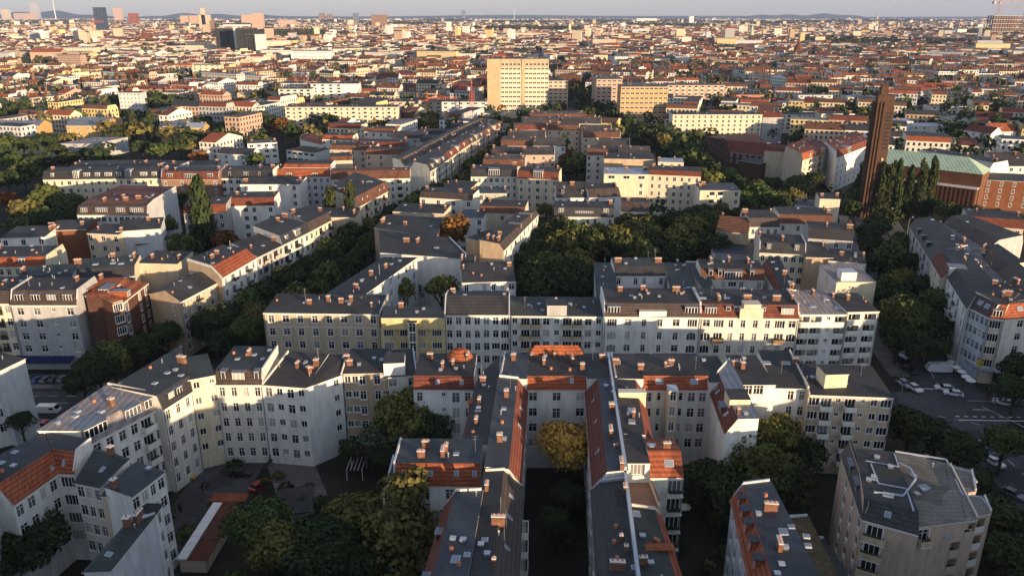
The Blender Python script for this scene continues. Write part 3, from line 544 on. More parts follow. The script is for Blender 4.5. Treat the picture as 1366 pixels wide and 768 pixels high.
building('white house with red mansard and grey dormers running diagonally at the lower right', [
 dict(q=[(34.6,104.9),(31.6,82.6),(39.6,79.1),(40.3,105.3)],p=[(0,16,'tile'),(2,18.8,'feltb'),(None,19.2,'feltb')],w='blue',F='wwwww',L='',K='ww.ww',corn=0,pp='l',pw='cap',do=[(0.12,1.4,0.6,1.7),(0.26,1.4,0.6,1.7),(0.4,1.4,0.6,1.7),(0.58,1.4,0.6,1.7),(0.75,1.4,0.6,1.7)],dm='tileo',dt='feltb',ch=[(0.3,5,2),(0.65,4,2)],sk=[(0.45,7,1),(0.5,5.5,2),(0.6,8,1),(0.52,8.5,1)])])
building('low annex with brown green planted roof and curved grey parapets at the lower right', [
 dict(q=[(45.8,84.9),(47.1,105.5),(43.8,105.0),(42.6,84.8)],p=[(0,12.5,'grassroof'),(None,12.6,'grassroof')],w='ltgrey',corn=0,pp='lr',pw='cap',plainroof=1,sk=[]),
 dict(q=[(49.9,90.6),(49.8,104.5),(45.8,104.4),(45.9,90.5)],p=[(0,9,'felt'),(None,9.1,'felt')],w='ltgrey',corn=0,pp='lr',plainroof=1)])
building('pinkish beige block with dark mansard corner, gravel roof and balconies at the lower right', [
 dict(q=[(52.3,98.5),(58.9,94.8),(63.0,112.6),(57.2,113.5)],p=[(0,17,'slate'),(1.8,19.7,'felt'),(None,19.8,'felt')],w='pink',F='b.',L='.w.w.w',R='',st=3.0,bal='beige',wl='pink',pipes=0,do=[],ch=[],sk=[(0.5,4,2),(0.45,0.9,1),(0.3,8,1)],corn=1),
 dict(q=[(59.4,95.9),(69.0,97.7),(72.6,112.2),(65.5,116.2)],p=[(0,17.6,'gravel'),(None,17.7,'gravel')],w='pink',F=['b...L','...L.','...L.','...L.'],bal='beige',R='.L.L.L',st=3.0,corn=0,pp='r',pw='capw',ch=[],sk=[(0.3,9,2)]),
 dict(q=[(68.6,105.0),(72.6,104.6),(75.0,110.1),(71.9,112.1)],p=[(0,17.75,'gravel'),(None,17.85,'gravel')],w='pink',F='b',bal='trim',st=3,corn=0,plainroof=1,pp='r',pw='cap'),
 dict(q=[(67.2,97.7),(71.8,99.1),(73.0,103.0),(69.6,103.4)],p=[(0,17.7,'gravel'),(None,17.8,'gravel')],w='pink',F='L',R='L',bal='trim',st=3,corn=0,plainroof=1,pp='r',pw='cap'),
 dict(q=[(56.4,116.6),(52.3,98.5),(53.1,98.9),(57.6,117.1)],p=[(0,17,'slate'),(None,19.7,'slate')],w='pink',F='..w.w.w',st=3.0,corn=0,plainroof=1,do=[(0.3,2.4,0.1,1.6),(0.6,2.4,0.1,1.6)])])
building('cream house cut by the left edge with brown roof beside the grey striped house', [
 dict(q=[(-143.1,187.8),(-128.9,187.8),(-128.9,200.8),(-143.1,200.8)],p=[(0,18,'slateb'),(1.4,20.9,'felt'),(-1.4,21.4,'slateb'),(None,18,'slateb')],w='cream',F='LLwLLw',bal='iron',bands=1)])
building('light grey striped apartment house with brown mansard and blue shop awning', [
 dict(q=[(-128.2,186.7),(-111.2,186.7),(-111.2,198.7),(-128.2,198.7)],p=[(0,18,'slateb'),(1.6,21.4,'felt'),(-1.6,21.9,'slateb'),(None,18,'slateb')],w='grey',F='ddsd',fi=0.9,pp='lr',pw='trim',do=[(0.13,2.4,0.4,1.9),(0.38,2.4,0.4,1.9),(0.62,2.4,0.4,1.9),(0.86,2.4,0.4,1.9)],ch=[(0.8,8,0)],bands=0)])
building('dark red brick corner house with glowing orange roof', [
 dict(q=[(-114.2,192.1),(-105.0,192.1),(-105.4,201.7),(-117.8,200.4)],p=[(0,17,'tileo'),(2.5,20.2,'tileo'),(None,20.4,'felt')],w='brick',F='wwhT',do=[(0.25,2,0.0,3.4),(0.8,2.6,-0.0,3.4)],dm='brick',dt='zincd',ch=[(0.5,9,0)],st=3.2),
 dict(q=[(-101.5,185.6),(-100.0,187.8),(-106.8,192.2),(-108.2,190.0)],p=[(0,19,'tileo'),(None,20.0,'tileo')],w='brickor',F='t',st=3.2,corn=0,plainroof=1),
 dict(q=[(-100.4,188.3),(-100.7,203.8),(-109.7,203.6),(-109.4,188.2)],p=[(0,18,'tileo'),(None,20.0,'tileo')],w='brickdk',F='T.hh',st=3.2,corn=1,ch=[(0.5,4,0)],do=[(0.3,2,0.2,1.8)])])  # darker brick on this face puts its shade into the colour
building('tan gabled house with black roof and white window panels on the diagonal street', [
 dict(q=[(-88.2,194.3),(-83.6,211.6),(-93.9,220.6),(-99.2,200.8)],p=[(0,16,'feltk'),(6,18.2,'feltk'),(None,16,'feltk')],w='beige',F='wsbsww',L='.s',st=2.9,bal='beige',wl='tan',corn=1,ch=[],sk=[(0.4,3,1)])])
building('white balcony house with sloping red and grey roof beside the tan gabled house', [
 dict(q=[(-81.8,208.3),(-78.0,227.7),(-89.5,232.3),(-94.5,216.8)],p=[(0,18,'tile'),(4,20.6,'felt'),(None,20.8,'felt')],w='white',F='wbwbw',bal='iron',wl='tan',pp='l',pw='capw',ch=[(0.3,8,0),(0.5,9,0)])])
building('pale grey house with dark roof in the diagonal row', [
 dict(q=[(-78.5,229.0),(-74.3,243.1),(-83.9,253.6),(-89.6,239.1)],p=[(0,17.6,'felt'),(None,19.0,'felt')],w='grey',F='wbwbw',bal='beige',pp='l')])
building('cream house with white gable and roof windows in the diagonal row', [
 dict(q=[(-74.3,243.1),(-69.7,258.8),(-83.0,270.2),(-87.2,254.7)],p=[(0,17.6,'slate'),(1.5,20.5,'felt'),(None,21.0,'felt')],w='offwhite',F='bhbhw',bal='iron',bands=1,do=[(0.6,3,0.1,2.6),(0.2,1.6,0.5,1.4)],dm='white')])
building('cream corner house with brown mansard at the upper end of the diagonal row', [
 dict(q=[(-69.7,258.8),(-65.6,275.3),(-74.8,283.9),(-81.0,275.8)],p=[(0,17.6,'slateb'),(1.5,20.5,'felt'),(None,21.0,'felt')],w='cream',F='whbhb',R='wh',bal='iron',bands=1)])
building('sunlit yellow house with red brown roof on the next corner of the diagonal street', [
 dict(q=[(-59.9,298.9),(-52.4,329.4),(-72.8,351.9),(-78.0,317.6)],p=[(0,17,'tileb'),(2.6,20.4,'felt'),(-2.6,20.9,'tileb'),(None,17,'tileb')],w='cream',F='hbhbhbh',bal='brown',bands=1,L='',do=[(0.15,1,1,1.2),(0.3,1,1,1.2),(0.7,1,1,1.2),(0.85,1,1,1.2)])])
building('sand coloured blank walled house left of the sunlit yellow corner house', [
 dict(q=[(-79.4,284.1),(-58.6,284.1),(-58.6,296.1),(-79.4,296.1)],p=[(0,16.5,'felt'),(None,17.3,'felt')],w='sand',corn=0)])
building('orange red roofed house with white end facade on the diagonal street corner', [
 dict(q=[(-82.4,351.9),(-46.9,355.4),(-48.1,367.3),(-83.6,363.8)],p=[(0,17,'tileb'),(3,20.2,'tileb'),(-3,20.5,'tileb'),(None,17,'tileb')],w='offwhite',F='h.h.hhbhhbh',R='hwwh',st=3.3,ch=[(0.3,6)])])
building('white blue shaded house with plain bright red roof left of the orange red roofed one', [
 dict(q=[(-110.8,358.9),(-84.3,358.9),(-84.3,370.9),(-110.8,370.9)],p=[(0,17,'tile'),(2,20.2,'felt'),(-2,20.5,'tile'),(None,17,'tile')],w='ltgrey',F='hhdhhhdhh',pp='lr',pw='trim',do=[(0.27,2.6,0.2,1.4),(0.72,2.6,0.2,1.4)],dm='white'),
 dict(q=[(-106.9,362.6),(-84.8,362.6),(-84.8,373.6),(-106.9,373.6)],p=[(0,20.5,'tile'),(1.4,22.0,'felt'),(-1.4,22.5,'tile'),(None,20.5,'tile')],w='white',base=15,corn=0,plainroof=1)])
building('row of low houses with orange lit back walls in the left middle block', [
 dict(q=[(-113.0,300.2),(-93.9,301.5),(-94.7,313.4),(-113.8,312.2)],p=[(0,17,'tiled'),(1.4,19.9,'felt'),(-1.4,20.4,'tiled'),(None,17,'tiled')],w='white',F='w.dw.w',R=''),
 dict(q=[(-124.3,287.9),(-109.0,290.3),(-111.1,304.1),(-126.5,301.8)],p=[(0,17,'tiled'),(1.4,19.9,'felt'),(-1.4,20.4,'tiled'),(None,17,'tiled')],w='grey',F='wwww')])
building('single white flat roofed house behind the row of low houses in the left middle block', [
 dict(q=[(-119.1,337.1),(-92.9,337.1),(-92.9,349.1),(-119.1,349.1)],p=[(0,18,'felt'),(None,19.0,'felt')],w='white',F='w.w.w')])
building('long white house with black mansard and two pointed white gables behind the great plane trees', [
 dict(q=[(-212.5,349.4),(-160.3,352.9),(-161.1,364.8),(-213.3,361.4)],p=[(0,17.5,'slate'),(1.8,20.9,'felt'),(-1.8,21.4,'slate'),(None,17.5,'slate')],w='cream',F='hhhdhhhhhhhdhhhh',do=[(0.28,2.4,0.0,3.8),(0.72,2.4,0.0,3.8),(0.08,1.2),(0.37,2.6),(0.46,2),(0.55,3),(0.64,2),(0.85,3),(0.94,2)],dm='white',pp='r')])
building('brick red scaffolded house beside the long white gabled house', [
 dict(q=[(-158.9,349.4),(-132.8,349.4),(-132.8,361.4),(-158.9,361.4)],p=[(0,17.5,'tiled'),(1.8,20.9,'felt'),(-1.8,21.4,'tiled'),(None,17.5,'tiled')],w='brown',F='h.h.h.h',do=[(0.15,2.6),(0.5,5,0.1,2.6),(0.85,2.6)],dm='salmon',pp='lr')])
building('white house with black mansard and boxed windows right of the scaffolded house', [
 dict(q=[(-134.0,352.9),(-109.3,352.9),(-109.3,364.9),(-134.0,364.9)],p=[(0,17.5,'slate'),(1.8,20.9,'felt'),(-1.8,21.4,'slate'),(None,17.5,'slate')],w='offwhite',F='tdtdtdt',do=[(0.2,1.2),(0.5,2.4),(0.75,1)],pp='lr')])
building('white house with brown roof and great blank side wall left of the poplars', [
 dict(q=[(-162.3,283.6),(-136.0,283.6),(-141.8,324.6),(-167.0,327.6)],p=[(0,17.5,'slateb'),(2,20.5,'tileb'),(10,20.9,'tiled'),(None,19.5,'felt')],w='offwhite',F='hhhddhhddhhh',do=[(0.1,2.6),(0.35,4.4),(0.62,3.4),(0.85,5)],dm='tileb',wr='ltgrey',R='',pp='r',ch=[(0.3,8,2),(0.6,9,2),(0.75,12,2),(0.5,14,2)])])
building('house with dark roof and wide blank white fire wall in front of the tall poplars', [
 dict(q=[(-145.5,258.1),(-133.8,256.2),(-132.4,265.1),(-144.1,267.0)],p=[(0,17.5,'felt'),(None,18.5,'felt')],w='sand',F='w.w.w'),
 dict(q=[(-135.7,258.3),(-122.0,262.1),(-125.0,272.7),(-138.6,268.9)],p=[(0,18,'felt'),(None,19.4,'felt')],w='ltgrey',corn=0),
 dict(q=[(-128.8,257.9),(-119.9,266.9),(-124.1,271.2),(-133.1,262.1)],p=[(0,13,'felt'),(None,13.3,'felt')],w='ltgrey',corn=0,plainroof=1)])
building('old house with orange mansard and cream facade at the left edge', [
 dict(q=[(-158.0,219.5),(-138.5,221.0),(-139.4,234.0),(-159.0,232.5)],p=[(0,17.5,'tile'),(1.5,20.1,'felt'),(-1.5,20.6,'tile'),(None,17.5,'tile')],w='cream',F='hhdhhdhh',do=[(0.65,2,0.3,2)],pp='r')])
building('courtyard block with dark roofs and sloping skylights left of the blank cream wall', [
 dict(q=[(-123.0,207.8),(-108.0,211.8),(-111.3,224.4),(-126.3,220.4)],p=[(0,17.5,'slate'),(2,20.1,'feltg'),(-2,20.6,'slate'),(None,17.5,'slate')],w='cream',F='w.ww.w',sk=[(0.3,5,2),(0.6,5,2),(0.75,4,2)]),
 dict(q=[(-135.5,200.6),(-121.8,203.8),(-124.9,217.4),(-138.6,214.3)],p=[(0,18,'feltg'),(3,20,'feltg'),(-3,20.5,'feltg'),(None,18,'feltg')],w='grey',corn=0)])
building('blank cream fire wall house with orange lit parapet beside the red sloped roof', [
 dict(q=[(-110.2,219.3),(-98.3,218.3),(-97.5,228.3),(-109.4,229.3)],p=[(0,19,'felt'),(None,19.8,'felt')],w='sand',corn=0,ch=[(0.9,4,0),(0.2,4,0)],sk=[])])
building('low brick house and sheds in the left edge block', [
 dict(q=[(-174.8,256.9),(-160.6,258.8),(-162.1,270.7),(-176.4,268.8)],p=[(0,16,'felt'),(None,17.0,'felt')],w='white',F='w.w.w'),
 dict(q=[(-165.0,266.6),(-151.5,268.7),(-153.1,279.6),(-166.7,277.5)],p=[(0,16,'felt'),(None,17.0,'felt')],w='brick',F='')])
building('huge blank white fire wall house with dark deck in front of the autumn brown tree', [
 dict(q=[(-41.2,233.3),(-12.5,226.2),(-20.4,246.2),(-45.2,255.5)],p=[(0,18,'felt'),(None,19.2,'felt')],w='white',corn=0,pp='r',ch=[(0.35,12,2),(0.5,13,2)],sk=[(0.7,9,2)])])
building('flat roofed house with orange sunlit fire wall behind the huge white wall', [
 dict(q=[(-48.0,263.2),(-25.1,251.6),(-25.1,272.8),(-46.1,278.3)],p=[(0,18,'felt'),(None,19.0,'felt')],w='tan',corn=0,L='www')])
building('long house with cream street front right of the autumn brown tree', [
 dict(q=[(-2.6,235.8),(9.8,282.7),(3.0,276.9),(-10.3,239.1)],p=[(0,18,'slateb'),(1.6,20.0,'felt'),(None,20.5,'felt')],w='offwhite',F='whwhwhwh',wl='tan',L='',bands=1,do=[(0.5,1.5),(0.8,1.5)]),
 dict(q=[(-15.2,250.6),(-8.1,244.3),(-0.1,253.3),(-7.3,259.6)],p=[(0,18,'felt'),(None,18.5,'felt')],w='tan',corn=0)])
building('narrow flat roofed house with a row of skylights behind the orange wall', [
 dict(q=[(-44.8,285.6),(-25.4,282.1),(-23.4,293.0),(-42.9,296.4)],p=[(0,18.4,'felt'),(None,19.2,'felt')],w='sand',corn=0)])
building('dark roofed house with small rooftop hut on the diagonal street', [
 dict(q=[(-37.3,309.4),(-15.8,304.1),(-13.2,314.7),(-34.7,320.0)],p=[(0,18.4,'slateb'),(1.5,20.4,'felt'),(-1.5,20.9,'slateb'),(None,18.4,'slateb')],w='offwhite',F='w.w.w.w')])
building('courtyard house with red attic and skylights behind the autumn brown tree', [
 dict(q=[(-12.2,289.1),(4.8,286.8),(6.5,298.6),(-10.6,301.0)],p=[(0,17,'tileb'),(1.6,19.4,'felt'),(-1.6,19.9,'tileb'),(None,17,'tileb')],w='sand',F='w.w.w')])
building('flat grey roofed house in front of the pale green back building', [
 dict(q=[(-19.8,282.1),(-10.6,281.0),(-9.3,290.9),(-18.6,292.1)],p=[(0,17,'feltb'),(None,17.6,'feltb')],w='white',F='w.w')])
building('cream house with rooftop chimneys on the tree street left of the pale green back building', [
 dict(q=[(-30.0,330.8),(-17.6,327.7),(-14.7,339.4),(-27.1,342.4)],p=[(0,18,'felt'),(None,18.8,'felt')],w='cream',F='hhh')])
building('dark grey roofed corner house with white wall above the long row', [
 dict(q=[(-14.1,207.3),(1.1,208.6),(0.0,220.6),(-15.2,219.3)],p=[(0,17,'felt'),(None,19.0,'felt')],w='white',F='h.hhhd',L='ww'),
 dict(q=[(-15.2,217.5),(-11.2,217.5),(-11.2,227.5),(-15.2,227.5)],p=[(0,18,'felt'),(None,19,'felt')],w='white',corn=0)])
building('white jugendstil house with black mansard and pointed central gable', [
 dict(q=[(-19.0,356.4),(2.4,356.4),(2.4,368.4),(-19.0,368.4)],p=[(0,17.5,'slate'),(1.8,20.7,'felt'),(-1.8,21.2,'slate'),(None,17.5,'slate')],w='offwhite',F='hhhddhhh',do=[(0.5,5,0.1,3.2)],dm='offwhite')])
building('white house with shaped yellow lit gable right of the jugendstil house', [
 dict(q=[(2.4,352.9),(21.1,349.4),(23.2,361.2),(4.6,364.7)],p=[(0,17.5,'tiled'),(1.8,20.7,'felt'),(-1.8,21.2,'tiled'),(None,17.5,'tiled')],w='cream',F='hhdhh',do=[(0.5,4.4,0.1,3.4)],dm='cream')])
building('long pale green back building below the pointed gable house', [
 dict(q=[(-19.9,323.4),(-2.2,323.4),(-2.2,332.4),(-19.9,332.4)],p=[(0,17,'feltb'),(None,17.8,'feltb')],w='green',F='s.sTs.s.s')])
building('white house with steep black hipped roof and tall brick chimney', [
 dict(q=[(18.3,317.1),(32.0,317.1),(32.0,330.1),(18.3,330.1)],p=[(0,16.5,'slate'),(6.5,22.0,'slate'),(None,16.5,'slate')],w='white',F='hhhh',do=[(0.2,1.2,1.5,1.6),(0.8,1.2,1.5,1.6)],ch=[(0.5,5,2)])])
building('low black mansard house with white dormer boxes above the dark trees', [
 dict(q=[(16.1,291.2),(39.0,290.1),(39.5,301.1),(16.7,302.2)],p=[(0,15,'slate'),(1.2,18.4,'felt'),(-1.2,18.9,'slate'),(None,15,'slate')],w='offwhite',F='h.h.hh.h',do=[(0.12,2.2),(0.5,7,0.3,1.4),(0.86,2.2)])])
building('house with rounded white side gable and brown roof terrace above the dark trees', [
 dict(q=[(42.8,299.7),(53.8,298.5),(55.3,311.4),(44.3,312.6)],p=[(0,15,'slateb'),(3,18,'slateb'),(-3,18.5,'slateb'),(None,15,'slateb')],w='white',F='BB',R='www')])
building('white brown roofed house between the black hipped roof and the rounded side gable', [
 dict(q=[(31.8,314.8),(45.1,317.6),(42.2,331.3),(28.9,328.5)],p=[(0,17,'slateb'),(3,20,'felt'),(-3,20.5,'slateb'),(None,17,'slateb')],w='white',F='ww')])
building('long bright yellow white house with terraces above the dark trees', [
 dict(q=[(42.4,355.8),(62.8,354.0),(63.9,366.0),(43.5,367.8)],p=[(0,19,'zinc'),(None,19.8,'zinc')],w='cream',F=['BBB','w.wb'],bal='trim'),
 dict(q=[(62.8,354.0),(85.3,348.8),(88.0,360.5),(65.5,365.7)],p=[(0,19,'tiled'),(1.2,21,'felt'),(-1.2,21.5,'tiled'),(None,19,'tiled')],w='cream',F='hhhwhhh',bal='white')])
building('low cream house with grey roof right of the long yellow white house', [
 dict(q=[(83.0,338.6),(100.8,338.6),(100.8,350.6),(83.0,350.6)],p=[(0,15,'feltb'),(None,15.8,'feltb')],w='cream',F='.bb.w',L='',wl='white',bal='white')])
building('tan blank fire wall house behind the long yellow white house', [
 dict(q=[(46.8,395.4),(72.7,393.2),(73.9,407.2),(48.0,409.3)],p=[(0,19,'felt'),(None,19.8,'felt')],w='tan',corn=0)])
building('two small flat roofed pale green houses beside the tan fire wall', [
 dict(q=[(67.3,371.7),(82.0,369.8),(83.3,379.8),(68.6,381.6)],p=[(0,17,'zinc'),(None,17.5,'zinc')],w='green',F='www')])
building('cream flat roofed pavilion behind the small pale green house', [
 dict(q=[(72.7,386.8),(85.0,384.7),(86.5,393.6),(74.2,395.7)],p=[(0,19,'zinc'),(None,19.5,'zinc')],w='cream',F='w.w')])
building('courtyard house with dark grey roofs and white inner walls behind the brown mansard house', [
 dict(q=[(29.4,211.8),(44.0,211.8),(44.0,222.8),(29.4,222.8)],p=[(0,17.5,'slate'),(2,19.7,'feltg'),(-2,20.2,'slate'),(None,17.5,'slate')],w='white',F='h.hh.h',ch=[(0.1,5,2),(0.9,5,2)]),
 dict(q=[(24.9,224.7),(22.5,193.1),(27.2,191.1),(30.7,222.5)],p=[(0,17.5,'feltg'),(None,18.1,'feltg')],w='ltgrey',corn=0,K='www'),
 dict(q=[(46.0,224.7),(42.5,193.1),(48.3,191.1),(52.0,222.5)],p=[(0,17.5,'feltg'),(None,18.1,'feltg')],w='white',corn=0,F='www')])
building('courtyard house with brown red attic storeys and white inner walls behind the red mansard house', [
 dict(q=[(53.5,209.1),(71.1,207.8),(71.9,218.8),(54.3,220.1)],p=[(0,17.5,'tileb'),(2,20.1,'felt'),(-2,20.6,'tileb'),(None,17.5,'tileb')],w='offwhite',F='h.hBh.h',do=[(0.15,1.2),(0.3,1.2),(0.5,5,0.1,2.2),(0.8,1.2)],ch=[(0.2,7,2),(0.5,8,2),(0.8,7,2)]),
 dict(q=[(52.5,224.7),(52.0,193.1),(53.8,191.1),(57.1,222.5)],p=[(0,17.5,'feltg'),(None,18.1,'feltg')],w='white',corn=0,K='www',pp='l')])
building('narrow red roofed court wing next to the tan fire wall house', [
 dict(q=[(74.0,220.3),(70.5,193.1),(75.7,193.1),(81.3,224.7)],p=[(0,17.5,'tiled'),(1.4,19.5,'felt'),(-1.4,20.0,'tiled'),(None,17.5,'tiled')],w='white',corn=0,F='www')])
building('house with tan gable wall and red brown roofs behind the wooded square', [
 dict(q=[(71.0,262.9),(81.2,259.0),(87.7,275.8),(77.6,279.7)],p=[(0,17,'tileb'),(9,20.5,'tileb'),(None,17,'tileb')],w='tan',L='',F='.s.s.'),
 dict(q=[(83.1,264.3),(93.6,264.3),(93.6,277.3),(83.1,277.3)],p=[(0,18,'slateb'),(1.4,20.9,'felt'),(-1.4,21.4,'slateb'),(None,18,'slateb')],w='offwhite',F='hhhh')])
building('cream house with dark mansard and many small windows right of the tan gable', [
 dict(q=[(77.2,233.3),(90.8,230.9),(92.9,242.7),(79.3,245.1)],p=[(0,18,'slate'),(1.6,21,'felt'),(-1.6,21.5,'slate'),(None,18,'slate')],w='cream',F='hwwhww',pp='lr',do=[(0.2,1.4),(0.8,1.4)])])
building('low grey flat roofed annex beside the wooded square', [
 dict(q=[(67.7,250.7),(82.5,248.9),(83.9,260.9),(69.1,262.6)],p=[(0,12.5,'feltb'),(None,13.0,'feltb')],w='grey',corn=0,plainroof=1)])
building('tan fire wall house beside the sunlit white box house', [
 dict(q=[(90.0,228.5),(98.2,227.7),(99.5,241.7),(91.3,242.4)],p=[(0,18,'felt'),(None,19.0,'felt')],w='tan',corn=0,pp='')])
building('white box house with lilac plank roof and bright sunlit end walls', [
 dict(q=[(90.2,205.0),(101.2,205.0),(101.2,218.0),(90.2,218.0)],p=[(0,18,'lilac'),(None,18.8,'lilac')],w='cream',corn=0,ch=[],sk=[(0.5,9,2)],wl='ltgrey'),  # grey left wall carries its shade in the colour beside the cream walls
 dict(q=[(91.6,205.6),(95.8,205.6),(95.8,208.6),(91.6,208.6)],p=[(0,20.6,'cap'),(None,20.7,'cap')],w='white',base=18,corn=0,plainroof=1)])
building('row of brown and red roofs with a red brick gable toward the church street', [
 dict(q=[(95.2,269.4),(113.6,267.4),(115.2,281.3),(96.8,283.4)],p=[(0,18,'tileb'),(2,20.8,'felt'),(-2,21.3,'tileb'),(None,18,'tileb')],w='offwhite',F='h.h.h.h')])
building('grey house with black roof toward the church street', [
 dict(q=[(98.3,249.7),(111.7,246.1),(114.9,257.7),(101.4,261.3)],p=[(0,18,'slate'),(2,21,'felt'),(-2,21.5,'slate'),(None,18,'slate')],w='grey',F='w.w.w.w')])
building('small white walled house in front of the black roofed grey house', [
 dict(q=[(96.3,226.9),(106.3,223.1),(109.9,232.5),(99.9,236.3)],p=[(0,17.5,'felt'),(None,18.5,'felt')],w='white',R='www')])
building('small white flat roofed house with sunlit stair box below the brick tower', [
 dict(q=[(116.4,314.2),(123.4,311.6),(127.3,321.8),(120.3,324.5)],p=[(0,14,'feltb'),(None,14.5,'feltb')],w='white',F='wbw'),
 dict(q=[(122.6,304.6),(130.2,303.3),(131.7,312.2),(124.2,313.5)],p=[(0,19,'felt'),(None,19.5,'felt')],w='cream'),
 dict(q=[(119.3,302.0),(126.3,300.8),(127.6,308.7),(120.7,309.9)],p=[(0,12,'felt'),(None,12.5,'felt')],w='cream')])
building('grey corner house with zinc corner turret and dormered roof on the right street', [
 dict(q=[(141.1,268.0),(128.2,227.8),(167.6,246.2),(164.3,274.2)],p=[(0,17,'slate'),(2.5,20,'felt'),(12,20.3,'tiled'),(14.5,17.4,'feltl'),(20,17.3,'feltw'),(24,20,'felt'),(33,20.2,'tiled'),(35.5,17.4,'feltg'),(None,17.6,'felt')],w='grey',F='hbhhbh',bal='iron',bands=1,do=[(0.3,1.2),(0.5,1.2),(0.7,1.2)])])
building('yellow gabled house with red roof slope on the right street', [
 dict(q=[(128.2,227.8),(122.5,210.6),(149.1,216.3),(152.6,235.7)],p=[(0,17,'tiled'),(2.5,20,'felt'),(12,20.3,'tiled'),(14.5,17.4,'feltl'),(20,17.3,'feltw'),(24,20,'felt'),(33,20.2,'tiled'),(35.5,17.4,'feltg'),(None,17.6,'felt')],w='cream',F='hdh')])
building('white house with dark roof and tall side gable on the right street', [
 dict(q=[(128.0,223.2),(115.7,185.3),(142.7,201.7),(150.4,232.3)],p=[(0,17.5,'feltk'),(2.5,20.5,'felt'),(12,20.8,'tileb'),(14.5,17.9,'feltl'),(20,17.8,'feltw'),(24,20.5,'felt'),(33,20.7,'tileb'),(35.5,17.9,'feltg'),(None,18.1,'felt')],w='white',F='hbhbbh',bal='iron',bands=1,do=[(0.3,4,0.1,3)],dm='white')])
building('white corner house with brown and orange mansard above the street cafe', [
 dict(q=[(116.7,186.9),(117.8,179.0),(141.6,187.9),(140.6,203.0)],p=[(0,17.5,'slateb'),(2.0,20.7,'felt'),(None,21.2,'felt')],w='blue',F='hhhhh',bal='iron',do=[],sk=[(0.4,1.2,2),(0.7,1.2,2)],bands=1),  # bluish wall colour carries the shade on this white house's street side
 dict(q=[(117.8,179.0),(120.5,178.0),(130.1,187.9),(126.2,187.9)],p=[(0,17.5,'tile'),(2.0,20.7,'felt'),(None,21.2,'felt')],w='cream',F='t',bands=1,do=[(0.5,2.2,0.2,1.9)]),
 dict(q=[(120.5,178.0),(137.6,181.1),(135.9,190.9),(118.8,187.9)],p=[(0,17.5,'tile'),(2.0,20.7,'felt'),(None,21.2,'felt')],w='offwhite',F='.d.dd',bands=1,sk=[(0.3,1.2,2)])])
building('row of low brown flat roofs and red attics in the far right block', [
 dict(q=[(163.1,271.2),(179.6,265.0),(184.6,278.1),(168.0,284.3)],p=[(0,17,'tiled'),(1.4,19.9,'felt'),(-1.4,20.4,'tiled'),(None,17,'tiled')],w='sand',F='w.w.w')])
building('first white balcony house in the sunlit row on the left of the diagonal tree street', [
 dict(q=[(-38.7,366.5),(-32.7,398.9),(-51.5,422.1),(-59.3,386.1)],p=[(0,18,'slate'),(2.5,21,'felt'),(12,21.3,'tileb'),(14.5,18.4,'feltl'),(20,18.3,'feltw'),(24,21,'felt'),(33,21.2,'tileb'),(35.5,18.4,'feltg'),(None,18.6,'felt')],w='offwhite',F='hbhwhbhwhbh',wl='offwhite',do=[(0.2,2),(0.5,4,0.1,3),(0.8,2)],dm='cream')], lod=1)
building('yellow bay fronted house in the sunlit row on the left of the diagonal tree street', [
 dict(q=[(-32.7,398.9),(-24.4,447.9),(-41.5,467.8),(-51.5,422.1)],p=[(0,18,'tiled'),(2.5,21,'felt'),(12,21.3,'tiled'),(14.5,18.4,'feltl'),(20,18.3,'feltw'),(24,21,'felt'),(33,21.2,'tiled'),(35.5,18.4,'feltg'),(None,18.6,'felt')],w='cream',F='hbhwhbhwhbh',wl='offwhite',do=[(0.2,2),(0.5,4,0.1,3),(0.8,2)],dm='cream')], lod=1)
building('cream gabled house in the sunlit row on the left of the diagonal tree street', [
 dict(q=[(-24.4,447.9),(-16.1,483.1),(-32.8,506.1),(-41.5,467.8)],p=[(0,18,'slateb'),(2.5,21,'felt'),(12,21.3,'slate'),(14.5,18.4,'feltl'),(20,18.3,'feltw'),(24,21,'felt'),(33,21.2,'slate'),(35.5,18.4,'feltg'),(None,18.6,'felt')],w='sand',F='hbhwhbhwhbh',wl='offwhite',do=[(0.2,2),(0.5,4,0.1,3),(0.8,2)],dm='cream')], lod=1)
building('pale red roofed house in the sunlit row on the left of the diagonal tree street', [
 dict(q=[(-16.1,483.1),(-5.5,527.6),(-22.3,547.0),(-32.8,506.1)],p=[(0,18,'tileb'),(2.5,21,'felt'),(12,21.3,'tileb'),(14.5,18.4,'feltl'),(20,18.3,'feltw'),(24,21,'felt'),(33,21.2,'tileb'),(35.5,18.4,'feltg'),(None,18.6,'felt')],w='salmon',F='hbhwhbhwhbh',wl='offwhite',do=[(0.2,2),(0.5,4,0.1,3),(0.8,2)],dm='cream')], lod=1)
building('low sand courtyard building behind the sunlit diagonal street row', [
 dict(q=[(-78.9,420.8),(-49.5,418.4),(-48.6,429.4),(-78.0,431.7)],p=[(0,17,'tileb'),(2,19.4,'felt'),(-2,19.9,'tileb'),(None,17,'tileb')],w='sand',F='w.w.w.w.w')], lod=1)
building('long brown courtyard building behind the sunlit diagonal street row', [
 dict(q=[(-91.6,448.8),(-61.1,446.1),(-60.2,457.0),(-90.6,459.7)],p=[(0,17,'tiled'),(2,19.4,'felt'),(-2,19.9,'tiled'),(None,17,'tiled')],w='brown',F='w.w.w.w.w')], lod=1)
building('narrow white courtyard building behind the sunlit diagonal street row', [
 dict(q=[(-54.4,462.7),(-33.9,459.9),(-32.4,470.8),(-52.9,473.6)],p=[(0,17,'slateb'),(2,19.4,'felt'),(-2,19.9,'slateb'),(None,17,'slateb')],w='white',F='w.w.w.w.w')], lod=1)
